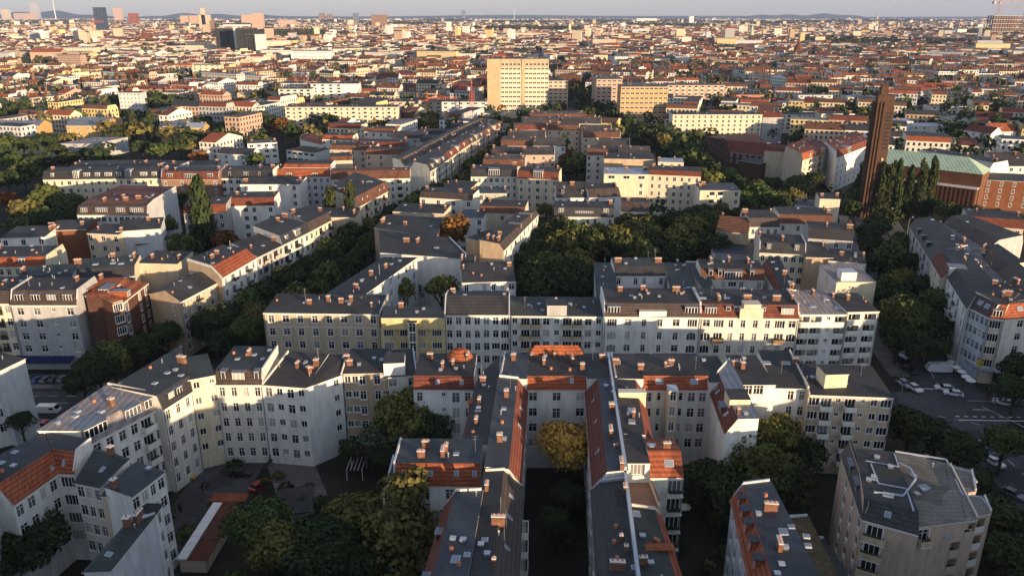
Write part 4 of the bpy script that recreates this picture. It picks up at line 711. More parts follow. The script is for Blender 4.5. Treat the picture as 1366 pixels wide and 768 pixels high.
building('wide cream courtyard building behind the sunlit diagonal street row', [
 dict(q=[(-59.7,493.2),(-33.2,490.0),(-31.8,500.9),(-58.4,504.1)],p=[(0,17,'felt'),(2,19.4,'felt'),(-2,19.9,'felt'),(None,17,'felt')],w='cream',F='w.w.w.w.w')], lod=1)
building('small grey courtyard building behind the sunlit diagonal street row', [
 dict(q=[(-74.8,480.6),(-53.3,477.5),(-51.8,488.4),(-73.2,491.4)],p=[(0,17,'slate'),(2,19.4,'felt'),(-2,19.9,'slate'),(None,17,'slate')],w='grey',F='w.w.w.w.w')], lod=1)
building('deep salmon courtyard building behind the sunlit diagonal street row', [
 dict(q=[(-41.1,520.5),(-21.1,516.9),(-19.2,527.7),(-39.1,531.3)],p=[(0,17,'slate'),(2,19.4,'felt'),(-2,19.9,'slate'),(None,17,'slate')],w='salmon',F='w.w.w.w.w')], lod=1)
building('plain offwhite courtyard building behind the sunlit diagonal street row', [
 dict(q=[(-95.0,506.5),(-73.3,503.1),(-71.6,513.9),(-93.3,517.3)],p=[(0,17,'tileb'),(2,19.4,'felt'),(-2,19.9,'tileb'),(None,17,'tileb')],w='offwhite',F='w.w.w.w.w')], lod=1)
building('old sand courtyard building behind the sunlit diagonal street row', [
 dict(q=[(-101.5,435.6),(-76.0,433.1),(-75.0,444.0),(-100.5,446.6)],p=[(0,17,'tileb'),(2,19.4,'felt'),(-2,19.9,'tileb'),(None,17,'tileb')],w='sand',F='w.w.w.w.w')], lod=1)
building('flat offwhite courtyard building behind the sunlit diagonal street row', [
 dict(q=[(-114.7,474.5),(-95.9,471.5),(-94.2,482.3),(-112.9,485.3)],p=[(0,17,'tile'),(2,19.4,'felt'),(-2,19.9,'tile'),(None,17,'tile')],w='offwhite',F='w.w.w.w.w')], lod=1)
building('rust roofed back house, first from the left in the first row below the pale tower', [
 dict(q=[(12.8,586.2),(54.9,585.4),(55.2,600.9),(13.1,601.7)],p=[(0,16.26,'tileb'),(2,18.83,'feltw'),(None,19.33,'feltw')],w='offwhite',F='w.w.w.w',pp='',pw='capw')], lod=1)
building('brown roofed back house, first from the left in the second row below the pale tower', [
 dict(q=[(7.8,550.9),(35.1,552.8),(34.0,568.7),(6.7,566.8)],p=[(0,16.47,'slateb'),(2,19.03,'feltw'),(None,19.53,'feltw')],w='brown',F='w.w.w.w',pp='',pw='capw')], lod=1)
building('flat roofed back house, second from the left in the second row below the pale tower', [
 dict(q=[(35.0,550.9),(61.9,548.0),(63.0,558.9),(36.2,561.7)],p=[(0,16.46,'felt'),(2,19.57,'feltw'),(-2,20.07,'felt'),(None,16.46,'felt')],w='white',F='w.w.w.w',pp='r',pw='capw')], lod=1)
building('red roofed back house, first from the left in the third row below the pale tower', [
 dict(q=[(2.4,506.8),(22.9,509.1),(21.7,519.3),(1.2,516.9)],p=[(0,17.91,'tiled'),(2,20.85,'feltw'),(None,21.35,'feltw')],w='sand',F='w.w.w.w',pp='r',pw='capw')], lod=1)
building('rust roofed back house, second from the left in the third row below the pale tower', [
 dict(q=[(22.9,507.9),(43.2,506.4),(44.3,520.6),(23.9,522.1)],p=[(0,17.76,'tileb'),(2,20.86,'feltw'),(-2,21.36,'tileb'),(None,17.76,'tileb')],w='sand',F='w.w.w.w',pp='',pw='capw')], lod=1)
building('brown roofed back house, third from the left in the third row below the pale tower', [
 dict(q=[(44.2,518.7),(64.8,515.4),(66.7,527.4),(46.2,530.7)],p=[(0,16.27,'slateb'),(2,18.31,'feltw'),(-2,18.81,'slateb'),(None,16.27,'slateb')],w='brown',F='w.w.w.w',pp='r',pw='capw')], lod=1)
building('flat roofed back house, first from the left in the fourth row below the pale tower', [
 dict(q=[(-2.3,478.8),(20.6,479.2),(20.4,491.0),(-2.5,490.6)],p=[(0,17.25,'felt'),(2,19.86,'feltw'),(-2,20.36,'felt'),(None,17.25,'felt')],w='white',F='w.w.w.w',pp='r',pw='capw')], lod=1)
building('rust roofed back house, third from the left in the fourth row below the pale tower', [
 dict(q=[(43.9,484.2),(67.1,484.8),(66.8,496.8),(43.6,496.2)],p=[(0,16.46,'tileb'),(2,19.56,'feltw'),(-2,20.06,'tileb'),(None,16.46,'tileb')],w='sand',F='w.w.w.w',pp='r',pw='capw')], lod=1)
building('rust roofed back house, first from the left in the fifth row below the pale tower', [
 dict(q=[(-6.5,453.0),(12.1,452.1),(12.9,467.3),(-5.8,468.2)],p=[(0,16.33,'tileb'),(2,19.48,'feltw'),(None,19.98,'feltw')],w='sand',F='w.w.w.w',pp='',pw='capw')], lod=1)
building('flat roofed back house, second from the left in the fifth row below the pale tower', [
 dict(q=[(12.0,447.1),(30.4,446.3),(31.1,462.2),(12.7,463.0)],p=[(0,17.27,'felt'),(2,19.59,'feltw'),(-2,20.09,'felt'),(None,17.27,'felt')],w='white',F='w.w.w.w',pp='',pw='capw')], lod=1)
building('flat roofed back house, fourth from the left in the fifth row below the pale tower', [
 dict(q=[(49.6,454.0),(67.9,451.3),(70.0,466.0),(51.7,468.6)],p=[(0,16.18,'felt'),(2,18.67,'feltw'),(-2,19.17,'felt'),(None,16.18,'felt')],w='white',F='w.w.w.w',pp='r',pw='capw')], lod=1)
building('brown roofed back house, first from the left in the sixth row below the pale tower', [
 dict(q=[(-11.4,423.8),(5.9,422.0),(7.3,435.6),(-10.0,437.4)],p=[(0,16.09,'slateb'),(2,18.14,'feltw'),(None,18.64,'feltw')],w='brown',F='w.w.w.w',pp='r',pw='capw')], lod=1)
building('black roofed back house, second from the left in the sixth row below the pale tower', [
 dict(q=[(5.8,412.5),(22.7,412.5),(22.7,424.3),(5.8,424.4)],p=[(0,18.0,'slate'),(2,20.09,'feltw'),(None,20.59,'feltw')],w='salmon',F='w.w.w.w',pp='r',pw='capw')], lod=1)
building('rust roofed back house, fourth from the left in the sixth row below the pale tower', [
 dict(q=[(40.4,420.8),(57.3,418.6),(58.8,430.1),(41.9,432.3)],p=[(0,16.58,'tileb'),(2,19.41,'feltw'),(None,19.91,'feltw')],w='offwhite',F='w.w.w.w',pp='r',pw='capw')], lod=1)
building('black roofed back house, fifth from the left in the sixth row below the pale tower', [
 dict(q=[(56.6,413.7),(73.2,411.6),(74.8,423.7),(58.2,425.9)],p=[(0,17.79,'slate'),(2,20.35,'feltw'),(None,20.85,'feltw')],w='salmon',F='w.w.w.w',pp='',pw='capw')], lod=1)
building('rust roofed back house, first from the left in the seventh row below the pale tower', [
 dict(q=[(-14.7,389.8),(6.4,389.1),(6.9,404.9),(-14.1,405.6)],p=[(0,16.21,'tileb'),(2,19.18,'feltw'),(-2,19.68,'tileb'),(None,16.21,'tileb')],w='sand',F='w.w.w.w',pp='',pw='capw')], lod=1)
building('glass and concrete flat roofed house with roof garden beside the crowded block', [
 dict(q=[(-8.0,393.2),(5.7,391.1),(7.8,404.9),(-5.8,407.0)],p=[(0,19,'lilac'),(None,19.5,'lilac')],w='grey',F='BBBB')], lod=1)
building('long ochre yellow school wing with grey hipped roof at the left edge', [
 dict(q=[(-377.0,572.9),(-343.3,572.9),(-343.3,588.9),(-377.0,588.9)],p=[(0,12,'zincd'),(8,15,'zincd'),(None,12,'zincd')],w='ochre',F='h.h.h.h.h')], lod=1)
building('ochre yellow school hall with blue grey roof left of the tall pointed trees', [
 dict(q=[(-319.4,565.3),(-295.3,565.3),(-301.6,612.8),(-333.6,617.5)],p=[(0,13,'zincd'),(9,16,'zincd'),(None,13,'zincd')],w='ochre',F='h.h.h.h')], lod=1)
building('ochre yellow school wing with bright blue grey hip behind the dark trees', [
 dict(q=[(-250.7,561.4),(-233.6,561.4),(-233.6,577.4),(-250.7,577.4)],p=[(0,13,'zincd'),(8,16,'zincd'),(None,13,'zincd')],w='ochre')], lod=1)
building('square ochre yellow pavilion with bright blue hip roof right of the school', [
 dict(q=[(-230.0,553.6),(-216.8,553.6),(-216.8,565.6),(-230.0,565.6)],p=[(0,13,'zinc'),(6,16,'zinc'),(None,13,'zinc')],w='ochre')], lod=1)
building('windowless beige grey hall box left of the school trees', [
 dict(q=[(-292.8,504.3),(-269.5,504.3),(-259.5,530.3),(-282.8,530.3)],p=[(0,9.66,'lilac'),(None,10.06,'lilac')],w='grey',F=None,R=None,L=None,st=3.4)], cat='apartment building', name='apartment_building', lod=1)
building('low hall with pale blue metal roof at the left edge', [
 dict(q=[(-329.2,504.3),(-302.5,504.3),(-282.5,538.3),(-309.2,538.3)],p=[(0,3.4,'zinc'),(None,3.8,'zinc')],w='ltgrey',F=None,R=None,L=None,st=3.4)], cat='apartment building', name='apartment_building', lod=1)
building('small white house with yellow lit walls at the left edge below the gravel roofs', [
 dict(q=[(-436.2,703.0),(-413.6,703.0),(-413.6,715.0),(-436.2,715.0)],p=[(0,8.5,'felt'),(None,8.9,'felt')],w='white',F='hhhhh',R=None,L=None,st=3.4)], cat='apartment building', name='apartment_building', lod=1)
building('white villa with slate roof and two yellow lit pointed gables', [
 dict(q=[(-385.7,681.8),(-351.9,671.0),(-347.7,684.4),(-381.4,695.1)],p=[(0,9,'slate'),(7,14,'slate'),(None,9,'slate')],w='cream',F='h.h.hh',do=[(0.15,4,0.1,4),(0.6,9,0.1,6)],dm='cream')], lod=1)
building('white and red terrace house right of the gabled villa', [
 dict(q=[(-381.2,724.6),(-348.3,724.6),(-348.3,738.6),(-381.2,738.6)],p=[(0,8.73,'feltl'),(None,9.13,'feltl')],w='salmon',F='hwhwhwh',R=None,L=None,st=3.4)], cat='apartment building', name='apartment_building', lod=1)
building('grey slab with rows of small windows left of the park trees', [
 dict(q=[(-351.3,713.6),(-331.7,713.6),(-331.7,725.6),(-351.3,725.6)],p=[(0,22.38,'felt'),(None,22.78,'felt')],w='ltgrey',F='eeeeee',R=None,L=None,st=3.4)], cat='apartment building', name='apartment_building', lod=1)
building('brown hipped temple like house with round arch windows above the school', [
 dict(q=[(-275.8,692.7),(-247.5,692.7),(-247.5,710.7),(-275.8,710.7)],p=[(0,9.02,'tileb'),(9,14.02,'tileb'),(None,9.02,'tileb')],w='salmon',F='L.L.L',R=None,L=None,st=3.4)], cat='apartment building', name='apartment_building', lod=1)
building('long low grey hall left of the hipped house', [
 dict(q=[(-313.7,703.0),(-280.4,703.0),(-280.4,733.0),(-313.7,733.0)],p=[(0,6.54,'feltg'),(None,6.94,'feltg')],w='grey',F=None,R=None,L=None,st=3.4)], cat='apartment building', name='apartment_building', lod=1)
building('long white apartment slab with loggias and attic row in front of the hotel tower', [
 dict(q=[(-177.0,619.4),(-89.1,619.4),(-89.1,632.4),(-177.0,632.4)],p=[(0,20.24,'felt'),(None,20.64,'felt')],w='cream',F='bwbwbwbwbwwbwbwbwbw',R=None,L=None,st=3.0)], cat='apartment building', name='apartment_building', lod=1)
building('white balcony house stepping down left of the long slab', [
 dict(q=[(-221.6,759.4),(-190.1,759.4),(-190.1,773.4),(-221.6,773.4)],p=[(0,21.63,'felt'),(None,22.03,'felt')],w='offwhite',F='LLLLL',R=None,L=None,st=3)], cat='apartment building', name='apartment_building', lod=1)
building('taller white balcony house with blank end wall behind the long slab', [
 dict(q=[(-196.8,784.5),(-150.2,784.5),(-150.2,798.5),(-196.8,798.5)],p=[(0,24.42,'felt'),(None,24.82,'felt')],w='white',F='LLLL..',R=None,L=None,st=3)], cat='apartment building', name='apartment_building', lod=1)
building('scaffolded brown shell house behind the park trees', [
 dict(q=[(-278.9,811.3),(-242.3,811.3),(-242.3,827.3),(-278.9,827.3)],p=[(0,13.4,'brown'),(None,13.8,'brown')],w='salmon',F='bbbb',R=None,L=None,st=3.4)], cat='apartment building', name='apartment_building', lod=1)
building('pink and cream house with brown roof behind the park', [
 dict(q=[(-339.3,920.4),(-304.7,920.4),(-304.7,934.4),(-339.3,934.4)],p=[(0,10.07,'feltw'),(None,10.47,'feltw')],w='salmon',F='hhhhhh',R=None,L=None,st=3.4)], cat='apartment building', name='apartment_building', lod=1)
building('white courtyard house with dark flat roof garden above the red roofs', [
 dict(q=[(-163.1,482.8),(-146.3,488.8),(-150.3,500.1),(-167.1,494.1)],p=[(0,13,'feltw'),(None,13.4,'feltw')],w='white',F='WWWW')], lod=1)
building('white pavilion with planted roof left of the wide pinkish tiled hall', [
 dict(q=[(-134.7,466.3),(-115.1,455.6),(-108.4,467.9),(-127.9,478.6)],p=[(0,12,'grassroof'),(None,12.4,'grassroof')],w='white',F='BBBBB')], lod=1)
building('wide pinkish tiled roof hall with pale parapet frame', [
 dict(q=[(-137.3,507.9),(-93.2,455.6),(-98.2,501.5),(-139.1,534.9)],p=[(0,12,'tile'),(8,13.5,'tile'),(None,12,'tile')],w='white',pp='lr',pw='trim')], lod=1)
building('small grey roofed sheds and a black gable behind the scaffolded house', [
 dict(q=[(-180.2,407.2),(-156.1,411.5),(-158.3,423.3),(-182.3,419.0)],p=[(0,13,'felt'),(None,13.4,'felt')],w='grey')], lod=1)
building('black gabled white house behind the scaffolded house', [
 dict(q=[(-175.6,464.9),(-153.8,459.6),(-151.0,471.3),(-172.7,476.6)],p=[(0,10,'slate'),(6,13,'slate'),(None,10,'slate')],w='white',F='ww')], lod=1)
building('tiny white gabled hut left of the black gabled house', [
 dict(q=[(-192.6,468.2),(-183.6,468.2),(-183.6,477.2),(-192.6,477.2)],p=[(0,9,'trim'),(4,11,'trim'),(None,9,'trim')],w='white')], lod=1)
building('dark roofs with pale skylights behind the long gabled white house', [
 dict(q=[(-215.6,376.1),(-184.7,380.0),(-186.3,392.9),(-217.2,389.0)],p=[(0,18,'felt'),(None,19.0,'felt')],w='brown'),
 dict(q=[(-184.7,380.0),(-164.0,376.1),(-161.5,388.8),(-182.2,392.8)],p=[(0,18,'felt'),(None,19.0,'felt')],w='grey')], lod=1)
building('red roofed courtyard house behind the plain red roofed house', [
 dict(q=[(-93.7,400.2),(-82.6,402.4),(-84.9,414.2),(-96.1,412.0)],p=[(0,17,'tileb'),(2,19,'felt'),(-2,19.5,'tileb'),(None,17,'tileb')],w='sand')], lod=1)
building('tall pale slab tower block with rows of windows and tan side rising above the city', [
 dict(q=[(-10.1,713.6),(32.4,713.6),(32.4,731.6),(-10.1,731.6)],p=[(0,44.28,'felt'),(None,44.48,'felt')],w='cream',F='BBBBBBBBBBBB',st=4.0,fi=0.6),
 dict(q=[(-22.0,713.6),(-10.1,713.6),(-10.1,733.6),(-22.0,733.6)],p=[(0,51.28,'felt'),(None,51.48,'felt')],w='hotel'),
 dict(q=[(-9.9,713.8),(32.4,713.8),(32.4,731.8),(-9.9,731.8)],p=[(0,51.28,'felt'),(None,51.48,'felt')],w='hotel',base=44.283915413124085,F='tttttttttttt',fi=3.5),
 dict(q=[(8.4,713.1),(11.4,713.1),(11.4,715.1),(8.4,715.1)],p=[(0,51.28,'felt'),(None,51.38,'felt')],w='hotel',plainroof=1)], cat='tower block', name='tower_block', lod=1)
building('low annex with dark window bands right of the tall pale tower slab', [
 dict(q=[(33.6,741.6),(51.9,741.6),(51.9,759.6),(33.6,759.6)],p=[(0,30.58,'felt'),(None,30.98,'felt')],w='sand',F='BBBB',R=None,L=None,st=3.4)], cat='apartment building', name='apartment_building', lod=1)
building('grey office block with dark windows left of the tall pale tower slab', [
 dict(q=[(-59.8,677.7),(-21.2,677.7),(-21.2,695.7),(-59.8,695.7)],p=[(0,18.23,'felt'),(None,18.63,'felt')],w='ltgrey',F='BBBBBB',R=None,L=None,st=3.4)], cat='apartment building', name='apartment_building', lod=1)
building('glass fronted low building left of the red crane', [
 dict(q=[(-108.5,703.0),(-61.9,703.0),(-61.9,729.0),(-108.5,729.0)],p=[(0,15.63,'felt'),(None,16.03,'felt')],w='sand',F='BBBBBBB',R=None,L=None,st=3.4)], cat='apartment building', name='apartment_building', lod=1)
building('pinkish ribbed office wing beyond the tree avenue', [
 dict(q=[(75.0,713.6),(98.0,713.6),(100.0,773.6),(77.0,773.6)],p=[(0,34.04,'feltw'),(None,34.44,'feltw')],w='salmon',F='BBBBB',R=None,L='wwwwww',st=3.4)], cat='apartment building', name='apartment_building', lod=1)
building('golden office block with rounded corner and long window bands', [
 dict(q=[(88.3,649.5),(126.6,649.5),(126.6,671.5),(88.3,671.5)],p=[(0,33.0,'feltw'),(None,33.4,'feltw')],w='ochre',F='BBBBBBBBBB',R=None,L='BBBB',st=3.8)], cat='apartment building', name='apartment_building', lod=1)
building('brown scaffold wrapped office block right of the golden office block', [
 dict(q=[(144.8,747.5),(198.5,747.5),(198.5,771.5),(144.8,771.5)],p=[(0,26.07,'feltw'),(None,26.47,'feltw')],w='salmon',F='bbbbbbbbb',R=None,L=None,st=3.4)], cat='apartment building', name='apartment_building', lod=1)
building('bright orange box house behind the pale yellow slab', [
 dict(q=[(209.8,747.5),(235.9,747.5),(235.9,765.5),(209.8,765.5)],p=[(0,17.22,'felt'),(None,17.62,'felt')],w='orange',F='w.w.w',R=None,L=None,st=3.4)], cat='apartment building', name='apartment_building', lod=1)
building('pale yellow slab with white end wall in front of the golden offices', [
 dict(q=[(114.9,566.5),(178.9,566.5),(178.9,579.5),(114.9,579.5)],p=[(0,20.78,'felt'),(None,21.18,'felt')],w='cream',F='wwwwwwwwwwwwwww',R=None,L=None,st=3,wl='white')], cat='apartment building', name='apartment_building', lod=1)
building('large red brick hall with hipped red roof and row of buttresses', [
 dict(q=[(132.2,476.3),(150.1,460.3),(173.2,556.0),(132.8,541.6)],p=[(0,9,'tiled'),(10,15,'tiled'),(None,9,'tiled')],w='brickdk',F='hhhhhh',K='hhhhhh',L='hhhhhhhhhh')], cat='brick hall', name='brick_hall', lod=1)
building('black flat roofed annex with a grey box in front of the red brick hall', [
 dict(q=[(130.3,447.7),(140.1,435.8),(149.3,443.4),(139.6,455.3)],p=[(0,9,'felt'),(None,9.2,'felt')],w='brickdk')], cat='annex', name='annex_building', lod=1)
building('tan gable house with red roof and cream side front near the brick tower', [
 dict(q=[(150.4,402.4),(172.1,425.6),(177.8,468.5),(149.2,428.1)],p=[(0,17,'tileo'),(3,20.2,'tiled'),(-3,20.7,'tileo'),(None,17,'tileo')],w='cream',F='hbhbh',wl='sand',do=[(0.3,1.4),(0.5,1.4),(0.85,4,0.1,3)],dm='cream')], lod=1)
building('red roofed house with tan end wall left of the tan gable house', [
 dict(q=[(142.0,439.2),(151.3,434.1),(157.1,444.6),(147.8,449.7)],p=[(0,16,'tiled'),(3,18,'tiled'),(-3,18.5,'tiled'),(None,16,'tiled')],w='sand')], lod=1)
building('tall white ornate house with red roof left of the brick tower', [
 dict(q=[(168.1,403.3),(200.9,442.5),(209.2,479.9),(174.9,439.8)],p=[(0,18,'tiled'),(3,21.2,'tiled'),(-3,21.7,'tiled'),(None,18,'tiled')],w='white',F='hhhhhhh',do=[(0.4,4,0.1,3.4)],dm='white')], lod=1)
building('tall grey gable wall house with dark red roof behind the red hall', [
 dict(q=[(179.4,566.5),(194.1,566.5),(194.1,578.5),(179.4,578.5)],p=[(0,18.67,'tiled'),(6,21.67,'tiled'),(None,18.67,'tiled')],w='grey',F=None,R=None,L=None,st=3.4)], cat='apartment building', name='apartment_building', lod=1)
building('cream slab with orange balconies behind the red roofs', [
 dict(q=[(210.7,619.4),(242.5,619.4),(242.5,632.4),(210.7,632.4)],p=[(0,14.5,'felt'),(None,14.9,'felt')],w='offwhite',F='wbwbwwbw',R=None,L=None,st=3)], cat='apartment building', name='apartment_building', lod=1)
building('cream slab with even rows of small windows beside the pointed tree', [
 dict(q=[(232.5,595.6),(257.5,595.6),(257.5,608.6),(232.5,608.6)],p=[(0,17.88,'felt'),(None,18.28,'felt')],w='cream',F='wwbbww',R='www',L=None,st=3)], cat='apartment building', name='apartment_building', lod=1)
building('white slab with strip of red framed windows', [
 dict(q=[(242.6,771.8),(276.1,771.8),(276.1,785.8),(242.6,785.8)],p=[(0,15.62,'felt'),(None,16.02,'felt')],w='white',F='hhhhhhhhhh',R=None,L=None,st=3.4)], cat='apartment building', name='apartment_building', lod=1)
building('pale grey slab with pinkish walls behind the cream slabs', [
 dict(q=[(267.7,747.5),(300.2,747.5),(300.2,761.5),(267.7,761.5)],p=[(0,17.22,'felt'),(None,17.62,'felt')],w='ltgrey',F='WWWWW',R=None,L=None,st=3.4)], cat='apartment building', name='apartment_building', lod=1)
building('tan office with lit end wall left of the brick tower top', [
 dict(q=[(319.1,759.4),(349.3,759.4),(349.3,777.4),(319.1,777.4)],p=[(0,14.0,'zinc'),(None,14.4,'zinc')],w='sand',F='WWWW',R=None,L=None,st=3.4)], cat='apartment building', name='apartment_building', lod=1)
building('light blue villa with rows of blue windows right of the brick tower', [
 dict(q=[(277.0,573.5),(291.2,573.5),(291.2,587.5),(277.0,587.5)],p=[(0,15.14,'cap'),(None,15.54,'cap')],w='blue',F='hhhh',R=None,L=None,st=3.4)], cat='apartment building', name='apartment_building', lod=1)
building('white house with pale wall and flat roof right of the light blue villa', [
 dict(q=[(271.9,539.9),(294.7,539.9),(294.7,555.9),(271.9,555.9)],p=[(0,9.25,'feltg'),(None,9.65,'feltg')],w='white',F='hh.',R=None,L=None,st=3.4)], cat='apartment building', name='apartment_building', lod=1)
building('white low curved roof house behind the flat white house', [
 dict(q=[(305.6,603.3),(332.1,603.3),(332.1,617.3),(305.6,617.3)],p=[(0,7.96,'cap'),(None,8.36,'cap')],w='offwhite',F='ww.w',R=None,L=None,st=3.4)], cat='apartment building', name='apartment_building', lod=1)
building('long modern white school with a ribbon of windows in the right distance', [
 dict(q=[(376.3,713.6),(430.4,713.6),(430.4,727.6),(376.3,727.6)],p=[(0,10.59,'felt'),(None,10.99,'felt')],w='white',F='BBBBBBBBB',R=None,L=None,st=3.4)], cat='apartment building', name='apartment_building', lod=1)
building('dark glazed block in front of the modern white school', [
 dict(q=[(341.2,654.1),(376.1,654.1),(376.1,670.1),(341.2,670.1)],p=[(0,9.17,'felt'),(None,9.57,'felt')],w='ltgrey',F='BB',R=None,L=None,st=3.4)], cat='apartment building', name='apartment_building', lod=1)
building('white corner house with bright red roofs and gable in the right distance', [
 dict(q=[(307.0,535.1),(315.1,517.4),(326.0,522.4),(317.9,540.1)],p=[(0,14,'tiled'),(6,18,'tiled'),(None,14,'tiled')],w='white',F='hhhh',L='hhh'),
 dict(q=[(321.1,527.9),(338.2,527.9),(338.2,539.9),(321.1,539.9)],p=[(0,14,'tileo'),(6,19,'tileo'),(None,14,'tileo')],w='white',F='hhh')], lod=1)
building('yellow house row with white bays in the right distance', [
 dict(q=[(482.1,847.2),(528.3,847.2),(528.3,859.2),(482.1,859.2)],p=[(0,14.72,'tiled'),(None,15.12,'tiled')],w='yellow',F='wbwbwbwb',R=None,L=None,st=3.4)], cat='apartment building', name='apartment_building', lod=1)
building('white house with red roof and shaped gables right of the brick tower top', [
 dict(q=[(398.2,811.3),(431.8,811.3),(431.8,823.3),(398.2,823.3)],p=[(0,14.88,'tile'),(3,17.88,'tile'),(-3,18.38,'tile'),(None,14.88,'tile')],w='offwhite',F='hhhhhh',R=None,L=None,st=3.4)], cat='apartment building', name='apartment_building', lod=1)
building('long row of cream attic boxes and dark roofs behind the green roofed church', [
 dict(q=[(215.7,416.0),(232.6,377.5),(245.4,383.1),(228.5,421.7)],p=[(0,17,'capw'),(2,20,'felt'),(-2,20.5,'capw'),(None,17,'capw')],w='white',F='w.w.w.w.w',do=[(0.15,4),(0.35,4),(0.55,4),(0.75,4)],dm='capw')], lod=1)
building('tall grey side walled house with brown roof at the right edge', [
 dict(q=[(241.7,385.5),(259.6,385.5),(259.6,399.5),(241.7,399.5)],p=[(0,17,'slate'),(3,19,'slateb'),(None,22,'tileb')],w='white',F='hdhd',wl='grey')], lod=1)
building('black glass office slab with pale stair strip on the left skyline', [
 dict(q=[(-652.6,1803.7),(-612.7,1803.7),(-612.7,1823.7),(-652.6,1823.7)],p=[(0,60.04,'felt'),(None,60.44,'felt')],w='feltk',F=None,R=None,L=None,st=5,plainroof=1)], cat='tower block', name='tower_block', lod=1)
building('second black glass office slab right of the pale stair strip', [
 dict(q=[(-586.7,1740.4),(-546.5,1740.4),(-546.5,1760.4),(-586.7,1760.4)],p=[(0,61.02,'felt'),(None,61.42,'felt')],w='feltk',F=None,R=None,L=None,st=5,plainroof=1)], cat='tower block', name='tower_block', lod=1)
building('pale stair strip joining the two black glass slabs', [
 dict(q=[(-612.7,1803.7),(-607.7,1803.7),(-607.7,1819.7),(-612.7,1819.7)],p=[(0,63.16,'felt'),(None,63.56,'felt')],w='offwhite',F=None,R=None,L=None,st=5,plainroof=1)], cat='tower block', name='tower_block', lod=1)
building('white roof slab building between the black office and the skyline', [
 dict(q=[(-1804.1,5105.8),(-1626.9,5105.8),(-1626.9,5121.8),(-1804.1,5121.8)],p=[(0,30.92,'felt'),(None,31.32,'felt')],w='white',F=None,R=None,L=None,st=5,plainroof=1)], cat='tower block', name='tower_block', lod=1)
building('white ribbed tower right of the black glass office', [
 dict(q=[(-567.4,1740.4),(-528.9,1740.4),(-528.9,1758.4),(-567.4,1758.4)],p=[(0,48.93,'felt'),(None,49.33,'felt')],w='white',F='wwwwwww',R=None,L=None,st=4,plainroof=1)], cat='tower block', name='tower_block', lod=1)
building('white ribbed office slab on the left above the red hall', [
 dict(q=[(-1294.2,2415.2),(-1214.3,2415.2),(-1214.3,2435.2),(-1294.2,2435.2)],p=[(0,44.28,'felt'),(None,44.68,'felt')],w='cream',F='wwwwwwwwww',R=None,L=None,st=5,plainroof=1)], cat='tower block', name='tower_block', lod=1)
building('dark blue glass tower on the left skyline', [
 dict(q=[(-2152.2,4249.7),(-2101.7,4249.7),(-2101.7,4285.7),(-2152.2,4285.7)],p=[(0,124.29,'felt'),(None,124.69,'felt')],w='navy',F='BBB',R=None,L=None,st=5,plainroof=1)], cat='tower block', name='tower_block', lod=1)
building('stepped red brick tower on the left skyline', [
 dict(q=[(-4941.4,10242.3),(-4838.9,10242.3),(-4838.9,10282.3),(-4941.4,10282.3)],p=[(0,166.75,'felt'),(None,167.15,'felt')],w='salmon',F='www',R=None,L=None,st=5,plainroof=1)], cat='tower block', name='tower_block', lod=1)
building('orange terracotta tower right of the stepped brick tower', [
 dict(q=[(-3170.0,6817.9),(-3101.6,6817.9),(-3101.6,6857.9),(-3170.0,6857.9)],p=[(0,99.67,'felt'),(None,100.07,'felt')],w='tile',F='www',R=None,L=None,st=5,plainroof=1)], cat='tower block', name='tower_block', lod=1)
building('grey slab tower at the far left skyline', [
 dict(q=[(-9960.5,17091.1),(-9774.1,17091.1),(-9774.1,17141.1),(-9960.5,17141.1)],p=[(0,321.13,'felt'),(None,321.53,'felt')],w='grey',F='www',R=None,L=None,st=5,plainroof=1)], cat='tower block', name='tower_block', lod=1)
building('pale tower at the left picture edge', [
 dict(q=[(-9057.0,14645.1),(-8910.5,14645.1),(-8910.5,14695.1),(-9057.0,14695.1)],p=[(0,175.63,'felt'),(None,176.03,'felt')],w='sand',F='www',R=None,L=None,st=5,plainroof=1)], cat='tower block', name='tower_block', lod=1)
building('wide pale slab between the grey tower and the left edge', [
 dict(q=[(-8843.9,14645.1),(-8684.1,14645.1),(-8684.1,14695.1),(-8843.9,14695.1)],p=[(0,113.08,'felt'),(None,113.48,'felt')],w='salmon',F='www',R=None,L=None,st=5,plainroof=1)], cat='tower block', name='tower_block', lod=1)
building('second wide pale slab left of the grey tower', [
 dict(q=[(-7586.9,12810.6),(-7400.5,12810.6),(-7400.5,12860.6),(-7586.9,12860.6)],p=[(0,109.93,'felt'),(None,110.33,'felt')],w='salmon',F='www',R=None,L=None,st=5,plainroof=1)], cat='tower block', name='tower_block', lod=1)
building('stone tower with slim crown left of the black office', [
 dict(q=[(-1616.1,4249.7),(-1561.7,4249.7),(-1561.7,4279.7),(-1616.1,4279.7)],p=[(0,88.0,'felt'),(None,88.4,'felt')],w='sand',F='www',R=None,L=None,st=5,plainroof=1)], cat='tower block', name='tower_block', lod=1)
building('slim crown block on top of the stone tower', [
 dict(q=[(-1600.5,4249.7),(-1581.1,4249.7),(-1581.1,4261.7),(-1600.5,4261.7)],p=[(0,120.67,'felt'),(None,121.07,'felt')],w='sand',F=None,R=None,L=None,st=5,plainroof=1)], cat='tower block', name='tower_block', lod=1)
building('brown slab leaning beside the stone tower', [
 dict(q=[(-1561.7,4249.7),(-1538.4,4249.7),(-1538.4,4279.7),(-1561.7,4279.7)],p=[(0,58.81,'felt'),(None,59.21,'felt')],w='brown',F='ww',R=None,L=None,st=5,plainroof=1)], cat='tower block', name='tower_block', lod=1)
